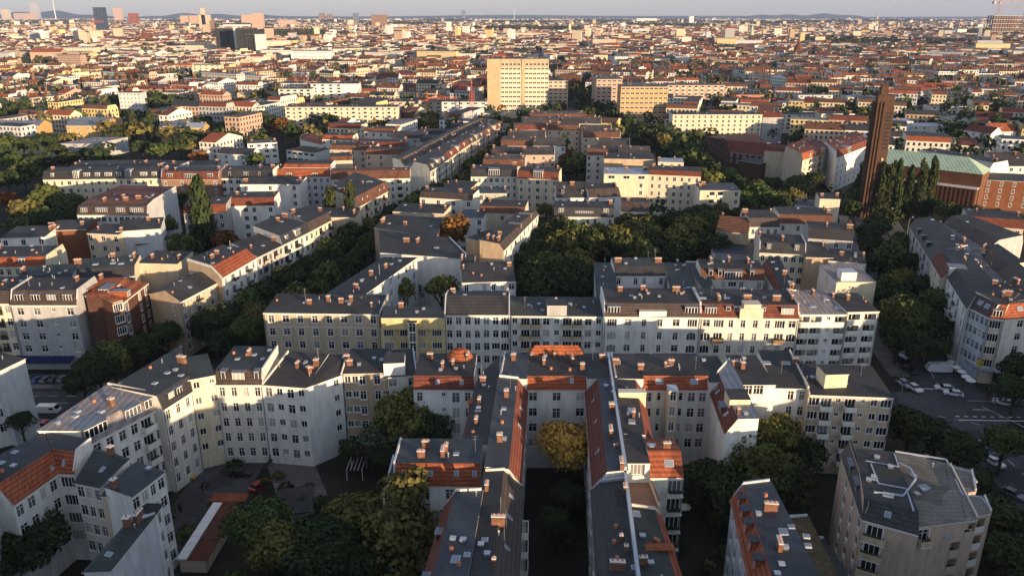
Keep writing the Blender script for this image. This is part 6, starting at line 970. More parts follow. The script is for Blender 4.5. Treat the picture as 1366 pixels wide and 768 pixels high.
TREES = [(-77.2,104.5,6.5,14,'d'),(-79.7,101.8,5,12,'d'),(-42.2,109.6,6,13,'g'),(-37.9,106.1,6,12,'o'),(-39.4,105.4,3,9,'r'),(-29.7,106.6,6,13,'d'),(-26.7,110.4,6,14,'o'),(-29.9,101.8,6,12,'d'),(-22.4,102.4,4.5,10,'d'),(-16.3,106.6,8,19.5,'C'),(10.2,129.3,5.8,16,'y'),(10.2,122.6,3.5,8,'d'),(-21.1,141.1,7,18,'o'),(-16.4,139.6,5,14,'d'),(-28.5,137.8,4.6,12,'x'),(-32.4,138.3,3,8,'d'),(7.3,112.9,3.5,9,'d'),(-24.9,134.5,4,9,'d'),(45.0,123.6,6.5,17,'g'),(48.5,119.9,6,15,'d'),(39.4,120.5,6,13,'d'),(50.9,132.1,5,17,'o'),(35.5,123.9,5,12,'d'),(41.4,115.5,6,11,'d'),(56.1,131.6,5,12,'d'),(82.5,142.8,6,13,'d'),(73.6,143.2,3,10,'g'),(88.1,134.3,5,12,'d'),(98.3,136.6,4.4,12,'g'),(86.5,139.7,4,11,'d'),(83.9,114.2,6,10,'d'),(80.5,104.2,6,10,'d'),(87.1,126.6,4,9,'d'),(-105.0,147.7,2.6,9,'d'),(-99.5,170.3,5.5,13,'d'),(-98.9,176.3,5,13,'o'),(-95.1,182.3,5.5,13,'d'),(-92.4,192.6,4.6,12,'d'),(-100.8,165.4,4.4,11,'d'),(-75.2,200.3,6,13,'d'),(-74.6,215.1,5,13,'d'),(-76.2,191.1,5,12,'d'),(-69.9,248.9,4.4,13,'g'),(-71.9,237.4,4.4,12,'d'),(-83.8,197.9,5,12,'d'),(-51.1,189.2,2.6,9,'d'),(-16.1,185.4,3,9,'d'),(-7.4,186.8,3,9,'d'),(-3.0,188.7,2.6,8,'d'),(40.2,188.3,2.8,9,'d'),(64.5,186.3,2.6,9,'d'),(-55.4,190.6,2.2,8,'d'),(5.7,189.1,2.2,8,'d'),(-35.5,227.0,3,11,'d'),(-17.8,230.2,3.2,12,'g'),(-30.4,228.6,3,10,'x'),(-20.7,266.7,7,23,'r'),(-8.6,259.8,4.2,14,'g'),(-28.9,317.2,3.6,12,'g'),(-18.2,317.1,4,11,'d'),(-118.4,269.7,6,16,'g'),(-146.3,273.7,5.5,15,'d'),(-107.5,283.0,5.5,13,'r'),(-139.9,306.3,5,13,'g'),(-116.5,286.2,5.8,30,'P'),(-73.2,305.8,3.6,22,'P'),(-64.2,302.2,4,25,'P'),(-69.6,304.0,4,14,'d'),(-119.1,288.2,5,13,'d'),(-58.9,291.5,5,12,'d'),(-62.5,273.9,6,13,'d'),(-202.3,331.1,9,20,'g'),(-192.5,330.6,8,18,'g'),(-203.2,317.0,8,18,'o'),(-185.4,313.8,7,14,'d'),(-198.8,306.3,7,13,'g'),(-191.7,311.4,7,15,'d'),(-256.3,405.3,9,17,'g'),(-254.1,388.6,9,16,'d'),(-271.7,445.3,8,15,'d'),(-286.7,448.7,8,14,'g'),(-238.5,400.5,5,12,'d'),(-233.0,352.1,6,12,'r'),(-184.7,461.2,6,14,'r'),(-151.1,349.4,5,13,'d'),(-150.2,454.5,6,13,'g'),(-208.5,606.6,11,22,'o'),(-212.1,582.7,10,16,'g'),(-201.9,531.3,9,15,'d'),(-184.9,585.3,11,20,'d'),(-167.7,518.8,9,14,'g'),(-170.2,581.9,9,18,'r'),(-152.6,556.0,8,15,'d'),(-140.0,607.6,9,18,'d'),(-141.6,543.4,8,12,'g'),(-153.9,617.3,7,15,'d'),(-213.5,503.1,9,14,'g'),(-219.3,488.4,9,14,'g'),(-236.7,500.9,9,13,'d'),(-221.4,542.2,8,14,'d'),(-275.5,558.7,8,17,'d'),(-276.0,576.0,4,22,'P'),(-258.6,563.8,4,22,'P'),(-275.8,542.2,8,14,'d'),(-312.2,524.6,9,15,'d'),(-317.8,508.5,9,15,'d'),(-321.9,499.4,9,15,'g'),(-305.4,539.4,8,13,'o'),(-260.5,481.6,8,12,'d'),(-264.4,463.0,8,12,'d'),(-235.7,458.8,7,11,'d'),(-289.2,495.8,7,12,'d'),(-269.4,448.1,8,12,'d'),(-284.5,455.4,8,12,'g'),(-340.1,765.6,10,20,'d'),(-322.2,756.7,9,18,'d'),(-343.5,748.2,9,16,'g'),(-302.0,740.9,9,15,'g'),(-313.7,715.5,8,14,'d'),(-423.5,665.9,10,16,'g'),(-440.6,710.1,9,15,'d'),(-384.3,660.2,7,12,'d'),(-361.8,655.1,6,10,'g'),(-125.4,443.4,6,12,'d'),(-98.6,448.7,7,14,'r'),(-82.8,444.8,7,13,'d'),(-92.4,438.7,6,12,'d'),(-71.6,456.1,6,14,'d'),(-76.7,454.5,5,13,'d'),(-50.0,405.4,5,13,'o'),(-115.1,478.9,6,12,'r'),(-61.4,599.1,10,17,'o'),(-70.2,600.6,8,12,'d'),(-102.1,622.2,9,12,'d'),(29.9,450.8,7,17,'r'),(37.1,441.9,8,16,'o'),(26.6,422.1,7,13,'d'),(40.2,428.6,7,13,'d'),(33.2,518.8,6,14,'d'),(29.4,561.3,5,12,'d'),(43.9,600.6,6,12,'o'),(14.7,331.7,4,12,'o'),(64.4,332.3,3.6,14,'d'),(58.7,332.5,3,10,'d'),(82.5,312.4,6,13,'o'),(82.0,330.4,5,12,'d'),(75.1,321.1,5,12,'d'),(89.8,329.3,5,13,'g'),(114.8,353.4,8,15,'g'),(95.9,316.3,6,14,'d'),(142.4,388.0,6,13,'g'),(155.3,397.5,6,13,'d'),(122.2,349.0,6,12,'d'),(130.6,358.8,6,13,'o'),(118.0,381.8,7,12,'d'),(102.3,394.5,8,14,'o'),(103.9,435.4,7,13,'d'),(100.8,461.2,7,14,'d'),(113.5,410.4,6,12,'g'),(105.1,361.5,7,12,'d'),(152.3,364.7,4,12,'d'),(133.0,393.9,6,11,'d'),(143.9,375.9,5,11,'g'),(96.4,499.2,6,19,'o'),(98.6,552.9,7,14,'d'),(97.8,580.3,6,12,'d'),(108.6,510.7,7,12,'d'),(132.2,561.3,5,12,'g'),(247.1,585.3,4,20,'P'),(143.9,565.4,6,11,'d'),(198.5,551.5,5,10,'d'),(188.0,568.7,5,12,'d'),(296.1,671.4,10,17,'d'),(277.4,613.0,8,14,'d'),(279.3,645.5,8,14,'g'),(164.5,361.9,5,22,'P'),(159.3,356.1,5,14,'g'),(147.7,332.0,5,13,'d'),(173.2,356.1,6,14,'d'),(180.2,356.1,6,14,'d'),(187.1,356.1,6,14,'d'),(188.7,341.6,5,12,'d'),(190.6,334.5,5,12,'g'),(194.3,330.1,5,11,'d'),(197.8,325.0,5,12,'d'),(203.6,321.1,6,12,'d'),(209.9,318.5,6,12,'d'),(147.8,306.3,6,13,'d'),(159.2,321.1,6,12,'d'),(128.6,252.2,6.5,17,'g'),(139.9,267.8,6,16,'g'),(124.8,251.8,6,15,'d'),(132.9,247.7,5,15,'d'),(121.9,232.1,6,15,'o'),(111.2,216.6,6,16,'d'),(125.2,226.7,5,14,'d'),(105.4,195.5,6,18,'g'),(120.2,210.3,5.5,16,'g'),(111.3,194.6,5.5,15,'d'),(102.2,189.7,5,13,'d'),(117.2,196.3,4,12,'d'),(132.5,271.9,6,14,'d'),(136.4,287.1,5,14,'d'),(105.7,188.6,5,12,'d'),(110.7,186.4,4,10,'d'),(311.1,518.8,6,14,'d'),(310.3,533.2,5,12,'d'),(314.2,503.1,6,14,'g'),(328.7,503.1,6,14,'d'),(344.4,681.8,6,15,'d'),(334.8,622.2,6,12,'d'),(321.4,650.4,7,13,'d'),(286.3,503.9,6,13,'d'),(274.8,443.4,5,12,'d'),(120.5,167.8,5,14,'d'),(115.9,161.6,5,11,'d'),(17.4,292.1,7.0,17.8,'d'),(22.3,298.6,7.4,16.6,'d'),(30.6,299.5,5.6,16.2,'d'),(39.0,299.1,6.0,14.7,'o'),(45.5,294.3,5.3,16.5,'d'),(52.3,290.5,5.0,17.1,'d'),(66.0,302.1,7.4,16.2,'d'),(67.2,288.8,5.5,17.9,'o'),(79.2,304.7,5.4,14.6,'g'),(8.0,276.0,6.5,16.4,'d'),(14.0,280.8,5.8,16.8,'d'),(22.9,274.1,5.1,17.9,'g'),(33.2,282.1,6.0,16.2,'o'),(37.8,283.6,5.0,14.2,'d'),(45.5,277.3,5.3,15.0,'o'),(51.7,280.2,6.3,17.1,'g'),(60.0,279.0,5.9,15.2,'o'),(70.3,284.9,5.9,16.4,'d'),(72.8,277.1,6.4,15.2,'d'),(7.4,259.0,6.6,16.9,'d'),(17.7,263.9,5.1,17.9,'d'),(24.8,270.6,6.9,15.4,'d'),(28.6,261.5,5.1,17.7,'g'),(37.1,262.0,5.5,17.9,'d'),(45.3,265.8,7.0,14.4,'o'),(50.5,272.0,6.1,14.6,'d'),(57.3,258.9,6.1,16.0,'d'),(64.6,269.3,6.0,14.6,'o'),(70.8,260.2,5.4,17.7,'d'),(6.6,248.8,6.3,16.2,'d'),(13.7,244.8,6.9,16.8,'g'),(22.5,252.1,6.8,15.1,'o'),(6.4,228.0,6.8,17.8,'d'),(14.4,234.5,5.0,16.2,'d'),(19.4,237.6,5.7,16.0,'d'),(6.6,219.9,6.8,17.3,'d'),(15.1,226.4,7.2,15.8,'d'),(21.2,225.4,6.3,14.7,'d'),(39.8,275.4,6.5,18,'o'),(46.8,281.6,6.5,18,'o'),(60.5,273.4,6.5,18,'o'),(26.6,275.4,6.5,18,'o'),(17.7,263.7,6.5,18,'o'),(69.7,283.8,6.5,18,'o'),(-70.0,191.2,4.6,14.4,'g'),(-80.0,194.2,4.9,15.5,'d'),(-68.6,196.0,5.0,15.7,'o'),(-78.6,198.9,4.6,14.6,'d'),(-65.8,205.5,4.7,14.7,'d'),(-75.8,208.4,4.9,15.5,'g'),(-63.4,213.7,4.7,14.9,'o'),(-73.4,216.7,4.8,15.2,'d'),(-59.9,225.5,4.2,13.1,'g'),(-69.9,228.4,5.3,16.6,'d'),(-58.4,231.7,5.1,16.2,'g'),(-68.6,233.7,4.3,13.7,'d'),(-56.2,242.4,4.7,14.7,'d'),(-66.4,244.4,4.6,14.3,'d'),(-54.2,252.4,4.0,12.6,'d'),(-64.4,254.4,4.2,13.4,'d'),(-53.1,257.8,4.5,14.1,'d'),(-63.3,259.8,5.1,16.0,'g'),(-50.6,270.5,4.7,14.7,'g'),(-60.8,272.5,4.7,14.7,'d'),(-49.3,277.2,4.7,14.7,'d'),(-59.5,279.2,5.2,16.5,'d'),(-45.5,296.2,5.0,15.9,'d'),(-55.7,298.2,4.5,14.1,'o'),(-43.3,304.4,4.4,13.9,'d'),(-53.2,307.3,4.1,13.0,'d'),(-40.4,313.9,5.2,16.5,'d'),(-50.4,316.9,4.7,15.0,'d'),(-36.9,325.4,4.8,15.2,'d'),(-46.9,328.4,4.1,12.8,'o'),(-34.0,335.0,4.7,14.7,'d'),(-44.0,338.0,4.8,15.1,'o'),(-32.2,340.8,4.5,14.2,'d'),(-42.2,343.9,4.6,14.5,'d'),(-28.6,352.6,4.4,14.0,'d'),(-38.5,355.7,4.7,14.9,'d'),(-26.1,360.4,4.3,13.6,'d'),(-36.0,363.6,4.5,14.1,'d'),(-22.8,370.7,4.3,13.7,'d'),(-32.6,373.9,4.1,12.9,'g'),(-21.2,375.4,4.8,15.0,'d'),(-31.1,378.6,4.2,13.4,'g'),(-17.0,388.3,5.1,15.9,'g'),(-26.9,391.5,4.6,14.4,'o'),(-15.3,395.5,5.2,16.4,'g'),(-25.6,397.2,4.2,13.4,'d'),(-13.3,407.8,4.9,15.5,'d'),(-23.6,409.5,4.3,13.6,'o'),(-11.7,417.8,4.6,14.6,'o'),(-21.9,419.5,5.1,16.2,'g'),(-11.1,421.6,4.1,12.9,'d'),(-21.3,423.3,4.6,14.6,'d'),(-9.0,434.0,4.9,15.5,'g'),(-19.3,435.7,4.6,14.3,'d'),(-7.5,443.6,5.0,15.9,'d'),(-17.7,445.3,4.0,12.5,'d'),(-6.1,451.8,4.9,15.3,'g'),(-16.3,453.6,5.1,16.2,'o'),(-4.8,458.8,4.5,14.2,'d'),(-15.1,460.6,4.7,14.9,'d'),(-2.7,471.2,5.1,16.0,'d'),(-12.9,473.0,4.5,14.0,'d'),(-1.1,480.3,4.6,14.3,'g'),(-11.3,482.1,4.3,13.6,'g'),(0.3,488.1,4.5,14.2,'d'),(-9.9,489.9,4.8,15.1,'d'),(2.1,498.2,4.1,12.9,'d'),(-8.2,500.0,4.9,15.3,'d'),(3.7,507.4,4.7,14.7,'d'),(-6.6,509.2,4.7,14.9,'g'),(4.4,511.5,4.2,13.3,'g'),(-5.9,513.3,5.0,15.8,'g'),(6.2,521.8,4.5,14.2,'g'),(-4.1,523.6,5.3,16.7,'d'),(7.5,529.2,5.1,16.0,'d'),(-2.8,530.9,4.8,15.0,'g'),(9.6,541.8,4.1,12.9,'d'),(-0.7,543.5,4.9,15.4,'d'),(10.6,547.8,4.8,15.0,'d'),(0.3,549.5,5.0,15.8,'g'),(12.5,559.3,4.0,12.5,'g'),(2.2,561.0,4.8,15.2,'g'),(13.7,566.5,4.7,14.8,'g'),(3.4,568.2,4.9,15.6,'o'),(15.1,574.7,4.5,14.2,'d'),(4.8,576.4,4.9,15.3,'d'),(16.9,585.6,5.2,16.4,'d'),(6.6,587.3,5.2,16.3,'d'),(18.6,595.7,4.1,13.0,'o'),(8.3,597.4,4.3,13.6,'o'),(20.1,603.4,4.2,13.3,'g'),(9.9,605.6,4.7,14.7,'d'),(22.2,613.5,4.3,13.6,'d'),(12.1,615.7,5.0,15.8,'d'),(23.7,620.1,4.4,14.0,'d'),(13.5,622.3,4.9,15.4,'d'),(25.1,626.8,4.8,15.2,'g'),(15.0,629.0,5.1,16.1,'o'),(27.5,638.0,4.2,13.4,'d'),(17.4,640.2,4.6,14.4,'d'),(28.9,644.0,4.6,14.6,'o'),(18.7,646.2,4.9,15.5,'g'),(31.5,656.4,5.2,16.4,'d'),(21.4,658.6,4.8,15.3,'d'),(33.3,664.5,4.0,12.7,'d'),(23.1,666.7,5.0,15.9,'d'),(35.1,672.8,4.4,14.0,'d'),(24.9,675.0,4.3,13.6,'o'),(37.0,681.4,5.0,15.8,'d'),(26.8,683.6,4.1,12.9,'d'),(38.7,689.7,5.0,15.8,'d'),(28.6,691.9,5.2,16.5,'d'),(40.5,697.6,4.7,14.9,'o'),(30.3,699.8,4.2,13.3,'d'),(42.2,705.5,4.0,12.7,'g'),(32.0,707.7,4.2,13.1,'d'),(43.6,712.2,5.1,16.2,'d'),(33.5,714.4,4.8,15.2,'d'),(76.9,1026.6,7.9,17.9,'o'),(92.4,1009.8,7.6,15.8,'d'),(75.5,979.6,7.2,15.4,'g'),(91.1,966.4,7.9,16.2,'d'),(74.1,933.1,7.2,15.0,'d'),(90.2,937.0,9.0,15.3,'g'),(72.7,888.2,6.9,13.7,'g'),(88.6,884.9,9.1,14.2,'o'),(71.3,843.8,7.9,14.8,'d'),(87.4,848.4,8.5,16.4,'o'),(70.1,803.9,7.8,18.3,'g'),(85.7,792.7,7.2,15.3,'d'),(68.3,748.0,8.5,14.4,'d'),(84.6,757.4,7.3,13.8,'o'),(67.1,709.1,9.1,13.6,'d'),(83.1,708.2,8.4,14.4,'d'),(65.7,662.7,9.2,16.1,'g'),(81.5,655.3,8.5,14.7,'g'),(66.0,667.3,5.9,13.7,'d'),(79.8,670.0,5.8,11.3,'d'),(72.2,627.2,5.9,13.5,'g'),(86.3,627.9,5.5,13.8,'d'),(76.2,601.6,6.1,11.4,'d'),(90.8,599.0,5.3,14.9,'g'),(81.4,568.3,6.6,11.9,'g'),(94.9,572.3,5.7,12.7,'d'),(86.0,538.3,5.3,11.1,'d'),(100.2,538.4,6.7,14.9,'d'),(90.0,512.4,5.7,11.4,'d'),(105.2,505.8,5.7,11.6,'g'),(95.5,477.0,6.4,14.2,'d'),(109.7,476.8,5.6,13.0,'g'),(94.2,481.0,5.5,12.2,'d'),(110.7,475.1,5.2,14.1,'d'),(96.4,453.6,6.1,14.5,'d'),(112.5,453.3,5.3,11.2,'g'),(98.2,431.7,6.3,14.8,'d'),(113.6,439.6,5.9,11.5,'d'),(99.8,412.6,5.7,12.2,'g'),(115.5,416.4,6.3,12.2,'g'),(101.5,391.4,6.4,11.2,'g'),(117.1,396.9,5.3,12.4,'d'),(103.5,366.6,6.2,12.0,'d'),(118.9,374.9,5.5,12.4,'g'),(105.0,348.3,6.6,13.9,'g'),(120.7,352.3,6.2,13.5,'g'),(-36.5,211,3.6,16,'o'),(-32,215,4.2,17,'o'),(-20.5,214,4.6,18,'o'),(166.5,347,3.6,24,'P'),(169.8,346,3.4,25,'P'),(173.1,345,3.4,26,'P'),(178.9,346,3.4,23,'P'),(183.3,344,3.4,26,'P'),(187.7,345,3.4,27,'P')]
LM = [(-59,-33,366,422),(-52,-24,399,468),(-42,-16,448,506),(-33,-6,483,547),(-79,-49,418,432),(-92,-60,446,460),(-54,-32,460,474),(-60,-32,490,504),(-75,-52,478,491),(-41,-19,517,531),(-95,-72,503,517),(-102,-75,433,447),(-115,-94,472,485),(13,55,585,602),(7,35,551,569),(35,63,548,562),(1,23,507,519),(23,44,506,522),(44,67,515,531),(-2,21,479,491),(44,67,484,497),(-6,13,452,468),(12,31,446,463),(50,70,451,469),(-11,7,422,437),(6,23,412,424),(40,59,419,432),(57,75,412,426),(-15,7,389,406),(-8,8,391,407),(-377,-343,573,589),(-334,-295,565,618),(-251,-234,561,577),(-230,-217,554,566),(-293,-260,496,530),(-329,-282,496,538),(-436,-414,695,715),(-386,-348,671,695),(-381,-348,717,739),(-351,-332,706,726),(-276,-248,685,711),(-314,-280,695,733),(-177,-89,611,632),(-222,-190,751,773),(-197,-150,776,798),(-279,-242,803,827),(-339,-305,912,934),(-167,-146,483,500),(-135,-108,456,479),(-139,-93,456,535),(-182,-156,407,423),(-176,-151,460,477),(-193,-184,468,477),(-217,-185,376,393),(-185,-162,376,393),(-96,-83,400,414),(-27,42,669,739),(34,52,734,760),(-60,-21,670,696),(-108,-62,695,729),(75,100,706,774),(88,127,642,672),(145,198,740,772),(210,236,740,766),(115,179,558,580),(132,173,460,556),(130,149,436,455),(149,178,402,468),(142,157,434,450),(168,209,403,480),(179,194,558,578),(211,242,611,632),(232,258,588,609),(243,276,764,786),(268,300,740,762),(319,349,751,777),(277,291,566,588),(272,295,532,556),(306,332,595,617),(376,430,706,728),(341,376,646,670),(307,326,517,540),(321,338,528,540),(482,528,839,859),(398,432,803,823),(216,245,378,422),(242,260,386,400),(-653,-613,1796,1824),(-587,-546,1732,1760),(-613,-608,1796,1820),(-1804,-1627,5098,5122),(-567,-529,1732,1758),(-1294,-1214,2407,2435),(-2152,-2102,4242,4286),(-4941,-4839,10234,10282),(-3170,-3102,6810,6858),(-9960,-9774,17083,17141),(-9057,-8910,14637,14695),(-8844,-8684,14637,14695),(-7587,-7400,12803,12861),(-1616,-1562,4242,4280),(-1600,-1581,4242,4262),(-1562,-1538,4242,4280),(-2284,-2227,5668,5716),(-2222,-2170,5668,5716),(-1237,-1187,3912,3950),(-2098,-2010,6382,6430),(-969,-865,5668,5726),(-1647,-1593,8522,8580),(-1361,-1318,6810,6858),(-2396,-2331,10234,10292),(-2294,-2238,10234,10292),(-892,-826,14637,14705),(1735,1772,3275,3323),(1843,1880,3386,3434),(-615,-578,2530,2568),(-1526,-1418,5368,5416),(-547,-496,2665,2703),(3,124,2815,2847),(1407,1636,9300,9368),(1572,1612,7299,7367),(-934,-873,1566,1598),(-898,-838,1618,1656),(-865,-812,1732,1780),(-430,-391,1078,1098),(-502,-439,1078,1098),(-446,-401,968,990),(-775,-715,1937,1969),(-358,-182,1732,1752),(-642,-591,1472,1494),(84,122,1156,1178),(145,177,1129,1151),(188,237,1472,1504),(463,485,1129,1151),(473,492,1103,1125),(150,285,335,400)]
SIGN = (117.59, 179.04)
CAN = [(122.21, 203.94), (117.77, 179.04), (120.5, 178.04), (137.62, 181.08)]
PARA = [([(57.34,110.07),(61.86,108.29),(63.02,112.36)],19.6,'roof_rail'),([(57.8,109.17),(56.55,103.62),(60.15,102.21),(58.6,96.66)],19.6,'roof_rail'),([(54.8,101.21),(56.78,100.82),(58.76,100.24),(60.61,102.21),(62.94,104.86),(63.46,107.63),(62.5,109.39)],19.7,'duct'),([(65.3,116.24),(72.62,113.63),(72.03,111.34),(74.5,109.78),(74.02,106.97)],17.7,'roof_rail'),([(70.9,107.61),(69.84,103.48),(72.3,102.68),(72.12,99.79)],17.7,'roof_rail'),([(60.85,98.04),(64.82,96.26)],15.2,'roof_rail')]
CRANES=[(630,116,168,1.3,34,2.4,'red tower crane left of the pale tower slab','crane'),(571,134,160,1.3,28,.4,'second red tower crane above the flat roofed buildings','crane'),
(1326,2,50,5,130,.3,'tall tan tower crane over the unfinished building frame','cranel'),(1361,10,52,4,90,2.8,'tan tower crane at the right edge beside the building frame','cranel'),(20,36,56,3.4,60,.2,'tan crane low at the far left','cranel'),(128,30,58,2.6,40,1.,'slim red crane in front of the dark blue glass tower','crane')]
SPIRES=[(75,-4,27,11,'very tall white concrete mast rising out of the picture on the left skyline','radio_mast','mast','fab','mast'),
(583,27,48,5,'thin dark church spire left of the centre','church','church','brickdk','dark'),(1001,30,64,5,'dark brick church with slender pale spire right of the centre','church','church','brickdk','green'),
(1063,52,80,7,'red brick church tower with short spire in the right distance','church','church','brickor','dark'),(1105,58,76,4,'small church with thin spire in the right distance','church','church','brickdk','dark'),
(757,20,31,8,'faint thin mast on the centre skyline','radio_mast','mast','dkgrey','mast'),(686,12,26,6,'faint white mast right of the lone grey tower','radio_mast','mast','fab','mast'),(1169,20,30,26,'faint tan tower on the right horizon','water_tower','tower','tan','mast'),(191,150,163,1,'white slim chimney mast in the school trees','chimney_mast','mast','fab','mast')]
CARS=[(1200,470,-75,'cgrey','dark grey car parked under the trees on the right street, first from the crossing'),(1196,455,-75,'csilver','silver car parked under the trees on the right street, second from the crossing'),(1190,436,-75,'cblack','black car parked under the trees on the right street, third from the crossing'),(1186,420,-75,'cwhite','white car parked under the trees on the right street, fourth from the crossing'),(1242,452,-72,'cblue','blue car parked under the trees on the right street, fifth from the crossing'),(1238,436,-72,'csilver','silver car parked under the trees on the right street, sixth from the crossing'),(1228,415,-72,'cred','dark red car parked under the trees on the right street, seventh from the crossing'),(1222,395,-72,'cgrey','grey car parked under the trees on the right street, eighth from the crossing'),(46,506,70,'cblack','black car first from the left in front of the blue awning'),(53,508,70,'cblue','blue car second from the left in front of the blue awning'),(65,508,70,'cgrey','dark grey car in the middle of the row before the blue awning'),(76,508,72,'cblack','black car fourth in the row before the blue awning'),(87,507,72,'cgrey','grey car at the right end of the row before the blue awning'),
(66,550,0,'cwhite','pale box van on the left street below the crossing lines',1),(50,566,0,'cred','dark red car half hidden behind the blank white side wall'),
(1234,469,10,'csilver','silver estate car crossing the right hand street',0),(1204,484,-70,'cblack','black van parked under the trees on the right street',1),(1206,514,-78,'csilver','pale green silver car parked beside the pavement corner'),(1220,520,-80,'cwhite','bluish white car waiting at the stop line'),(1212,496,-75,'cblack','black car behind the silver one on the right street'),
(1251,496,175,'cwhite','cream motor caravan parked by the cafe terrace',2),(1259,520,165,'cwhite','white estate car parked at the cafe corner'),(1271,527,160,'cwhite','small white car partly behind the white estate car'),
(1337,539,145,'cwhite','white hatchback parked on the right by the side pavement'),(1358,540,145,'cgrey','grey estate car at the right picture edge'),(1326,619,-75,'cwhite','white car among the trees on the lower right street'),(1318,606,-75,'cblue','dark blue car behind the white car on the lower right street'),(1351,662,-60,'cgrey','dark grey car alone on the lower right road'),(1337,762,-70,'cgrey','dull car at the bottom right corner'),
(292,612,75,'cwhite','white box van in the lower left courtyard',1),(347,650,60,'cred','red car at the edge of the paved courtyard'),(246,640,20,'cyellow','small yellow car in the lower left courtyard'),(322,634,0,'cblack','black car parked in the lower left courtyard'),
(1140,320,70,'cgrey','grey car under the trees near the small white house'),(1180,300,20,'csilver','silver car on the street below the brick tower'),(985,262,70,'csilver','silver car beside the red brick hall')]
LAMPS=[(1190,304,200,'street lamp with bent arm below the brick tower'),(1209,318,20,'street lamp at the turret corner on the right street'),(992,262,180,'street lamp in front of the red brick hall'),(1196,560,90,'street lamp at the near street crossing'),(230,520,0,'street lamp on the left street')]
PARASOLS=[(1267,492,'square white parasol at the upper end of the cafe terrace'),(1274,499,'white parasol second along the cafe terrace'),(1272,486,'white parasol behind the caravan'),(1281,505,'white parasol third along the cafe terrace'),(1287,512,'white parasol fourth along the cafe terrace'),(1293,517,'white parasol at the street end of the cafe terrace'),
(902,690,'round pale parasol below the stacked iron balconies'),(912,688,'second pale parasol beside the round one below the iron balconies')]
PEOPLE=[(1316,538,'person in dark clothes walking near the corner entrance','iron'),(1322,535,'person in red jacket standing at the corner entrance','redfab'),(1326,539,'person in grey standing right of the person in red','grey'),(1283,521,'person in dark clothes beside the cafe terrace','dark')]
# ================================================================ ground, roads, pavements
F_, TH_ = 1040., math.atan(364 / 1040.)
def proj(x, y, z):
    dz = z - 88; d = y * math.cos(TH_) - dz * math.sin(TH_); up = y * math.sin(TH_) + dz * math.cos(TH_)
    return 683 + F_ * x / d, 384 - F_ * up / d
def struct(b, name): return tag(b.build(name), kind='structure')
b = MB(); b.face([(-24000, -2000, 0), (24000, -2000, 0), (24000, 24000, 0), (-24000, 24000, 0)], 'soil'); struct(b, 'ground')
def strip(name, pts, w, z, m, h=0.):
    b = MB(); P = [Vector(p) for p in pts]; n = len(P); Lp, Rp = [], []
    for i in range(n):
        d = (P[min(i + 1, n - 1)] - P[max(i - 1, 0)]).normalized(); o = Vector((-d.y, d.x)) * w / 2; Lp.append(P[i] + o); Rp.append(P[i] - o)
    for i in range(n - 1):
        b.face([(*Rp[i], z), (*Rp[i + 1], z), (*Lp[i + 1], z), (*Lp[i], z)], m)
        if h:
            b.face([(*Lp[i], z), (*Lp[i + 1], z), (*Lp[i + 1], 0), (*Lp[i], 0)], m); b.face([(*Rp[i + 1], z), (*Rp[i], z), (*Rp[i], 0), (*Rp[i + 1], 0)], m)
    return struct(b, name)
DG = [(-80, 172), (-77, 186), (-64, 230), (-55, 275), (-50, 300), (-41, 330), (-33, 356), (-21, 393), (-12, 448), (2, 528), (14, 600), (60, 800)]
strip('cross_street', [(-200, 168), (120, 167), (240, 158)], 13, .004, 'asphalt')
strip('diagonal_street', DG, 9, .008, 'asphalt')
strip('right_hand_street', [(100, 50), (103, 130), (108, 168), (113, 200), (165, 350), (215, 520)], 14, .012, 'asphalt')
strip('pavement', [(-200, 178), (88, 177.6)], 5.5, .12, 'pave', 1); strip('pavement', [(-110, 157), (84, 156.6)], 5.5, .124, 'pave', 1)
strip('pavement', [(122, 178), (240, 170)], 9, .12, 'pave', 1); strip('pavement', [(122.5, 182), (128, 205), (172, 346)], 7, .124, 'pave', 1)
strip('pavement', [(100, 182), (103.5, 205), (154, 352)], 5, .12, 'pave', 1)
strip('courtyard_paving', [(-47, 143), (-40, 128)], 9, .02, 'pave'); strip('courtyard_asphalt', [(-58, 142), (-58, 108)], 13, .016, 'asphalt')
b = MB()
def dash(x0, y0, x1, y1, w=.16, n=1):
    p, q = Vector((x0, y0)), Vector((x1, y1)); d = (q - p).normalized(); o = Vector((-d.y, d.x)) * w / 2
    for i in range(n):
        a = p.lerp(q, i / n); c = p.lerp(q, (i + .5) / n) if n > 1 else q
        b.face([(*(a - o), .018), (*(c - o), .018), (*(c + o), .018), (*(a + o), .018)], 'paint')
dash(-190, 168, 80, 167.4, .16, 34); dash(-190, 164.6, 80, 164, .12, 60); dash(-190, 171.6, 80, 171, .12, 60)
dash(103, 159.5, 121, 158.9, .4); dash(103, 161.2, 121, 160.6, .4, 9); dash(100.5, 175.5, 106, 175.3, .35); dash(96, 163, 120, 150, .14, 8)
dash(112, 166, 116, 156, .2); dash(120, 162, 123, 152, .2); dash(122, 163, 128, 160.6, .2); dash(107, 176, 113, 198, .14, 4); dash(104, 60, 104, 150, .14, 18)
dash(121, 168, 230, 159, .14, 16); dash(110, 169, 118, 168.5, .14); dash(109, 164.5, 113, 164.3, .3); dash(100, 150, 107, 151, .3)
tag(b.build('lane_markings'), kind='structure')
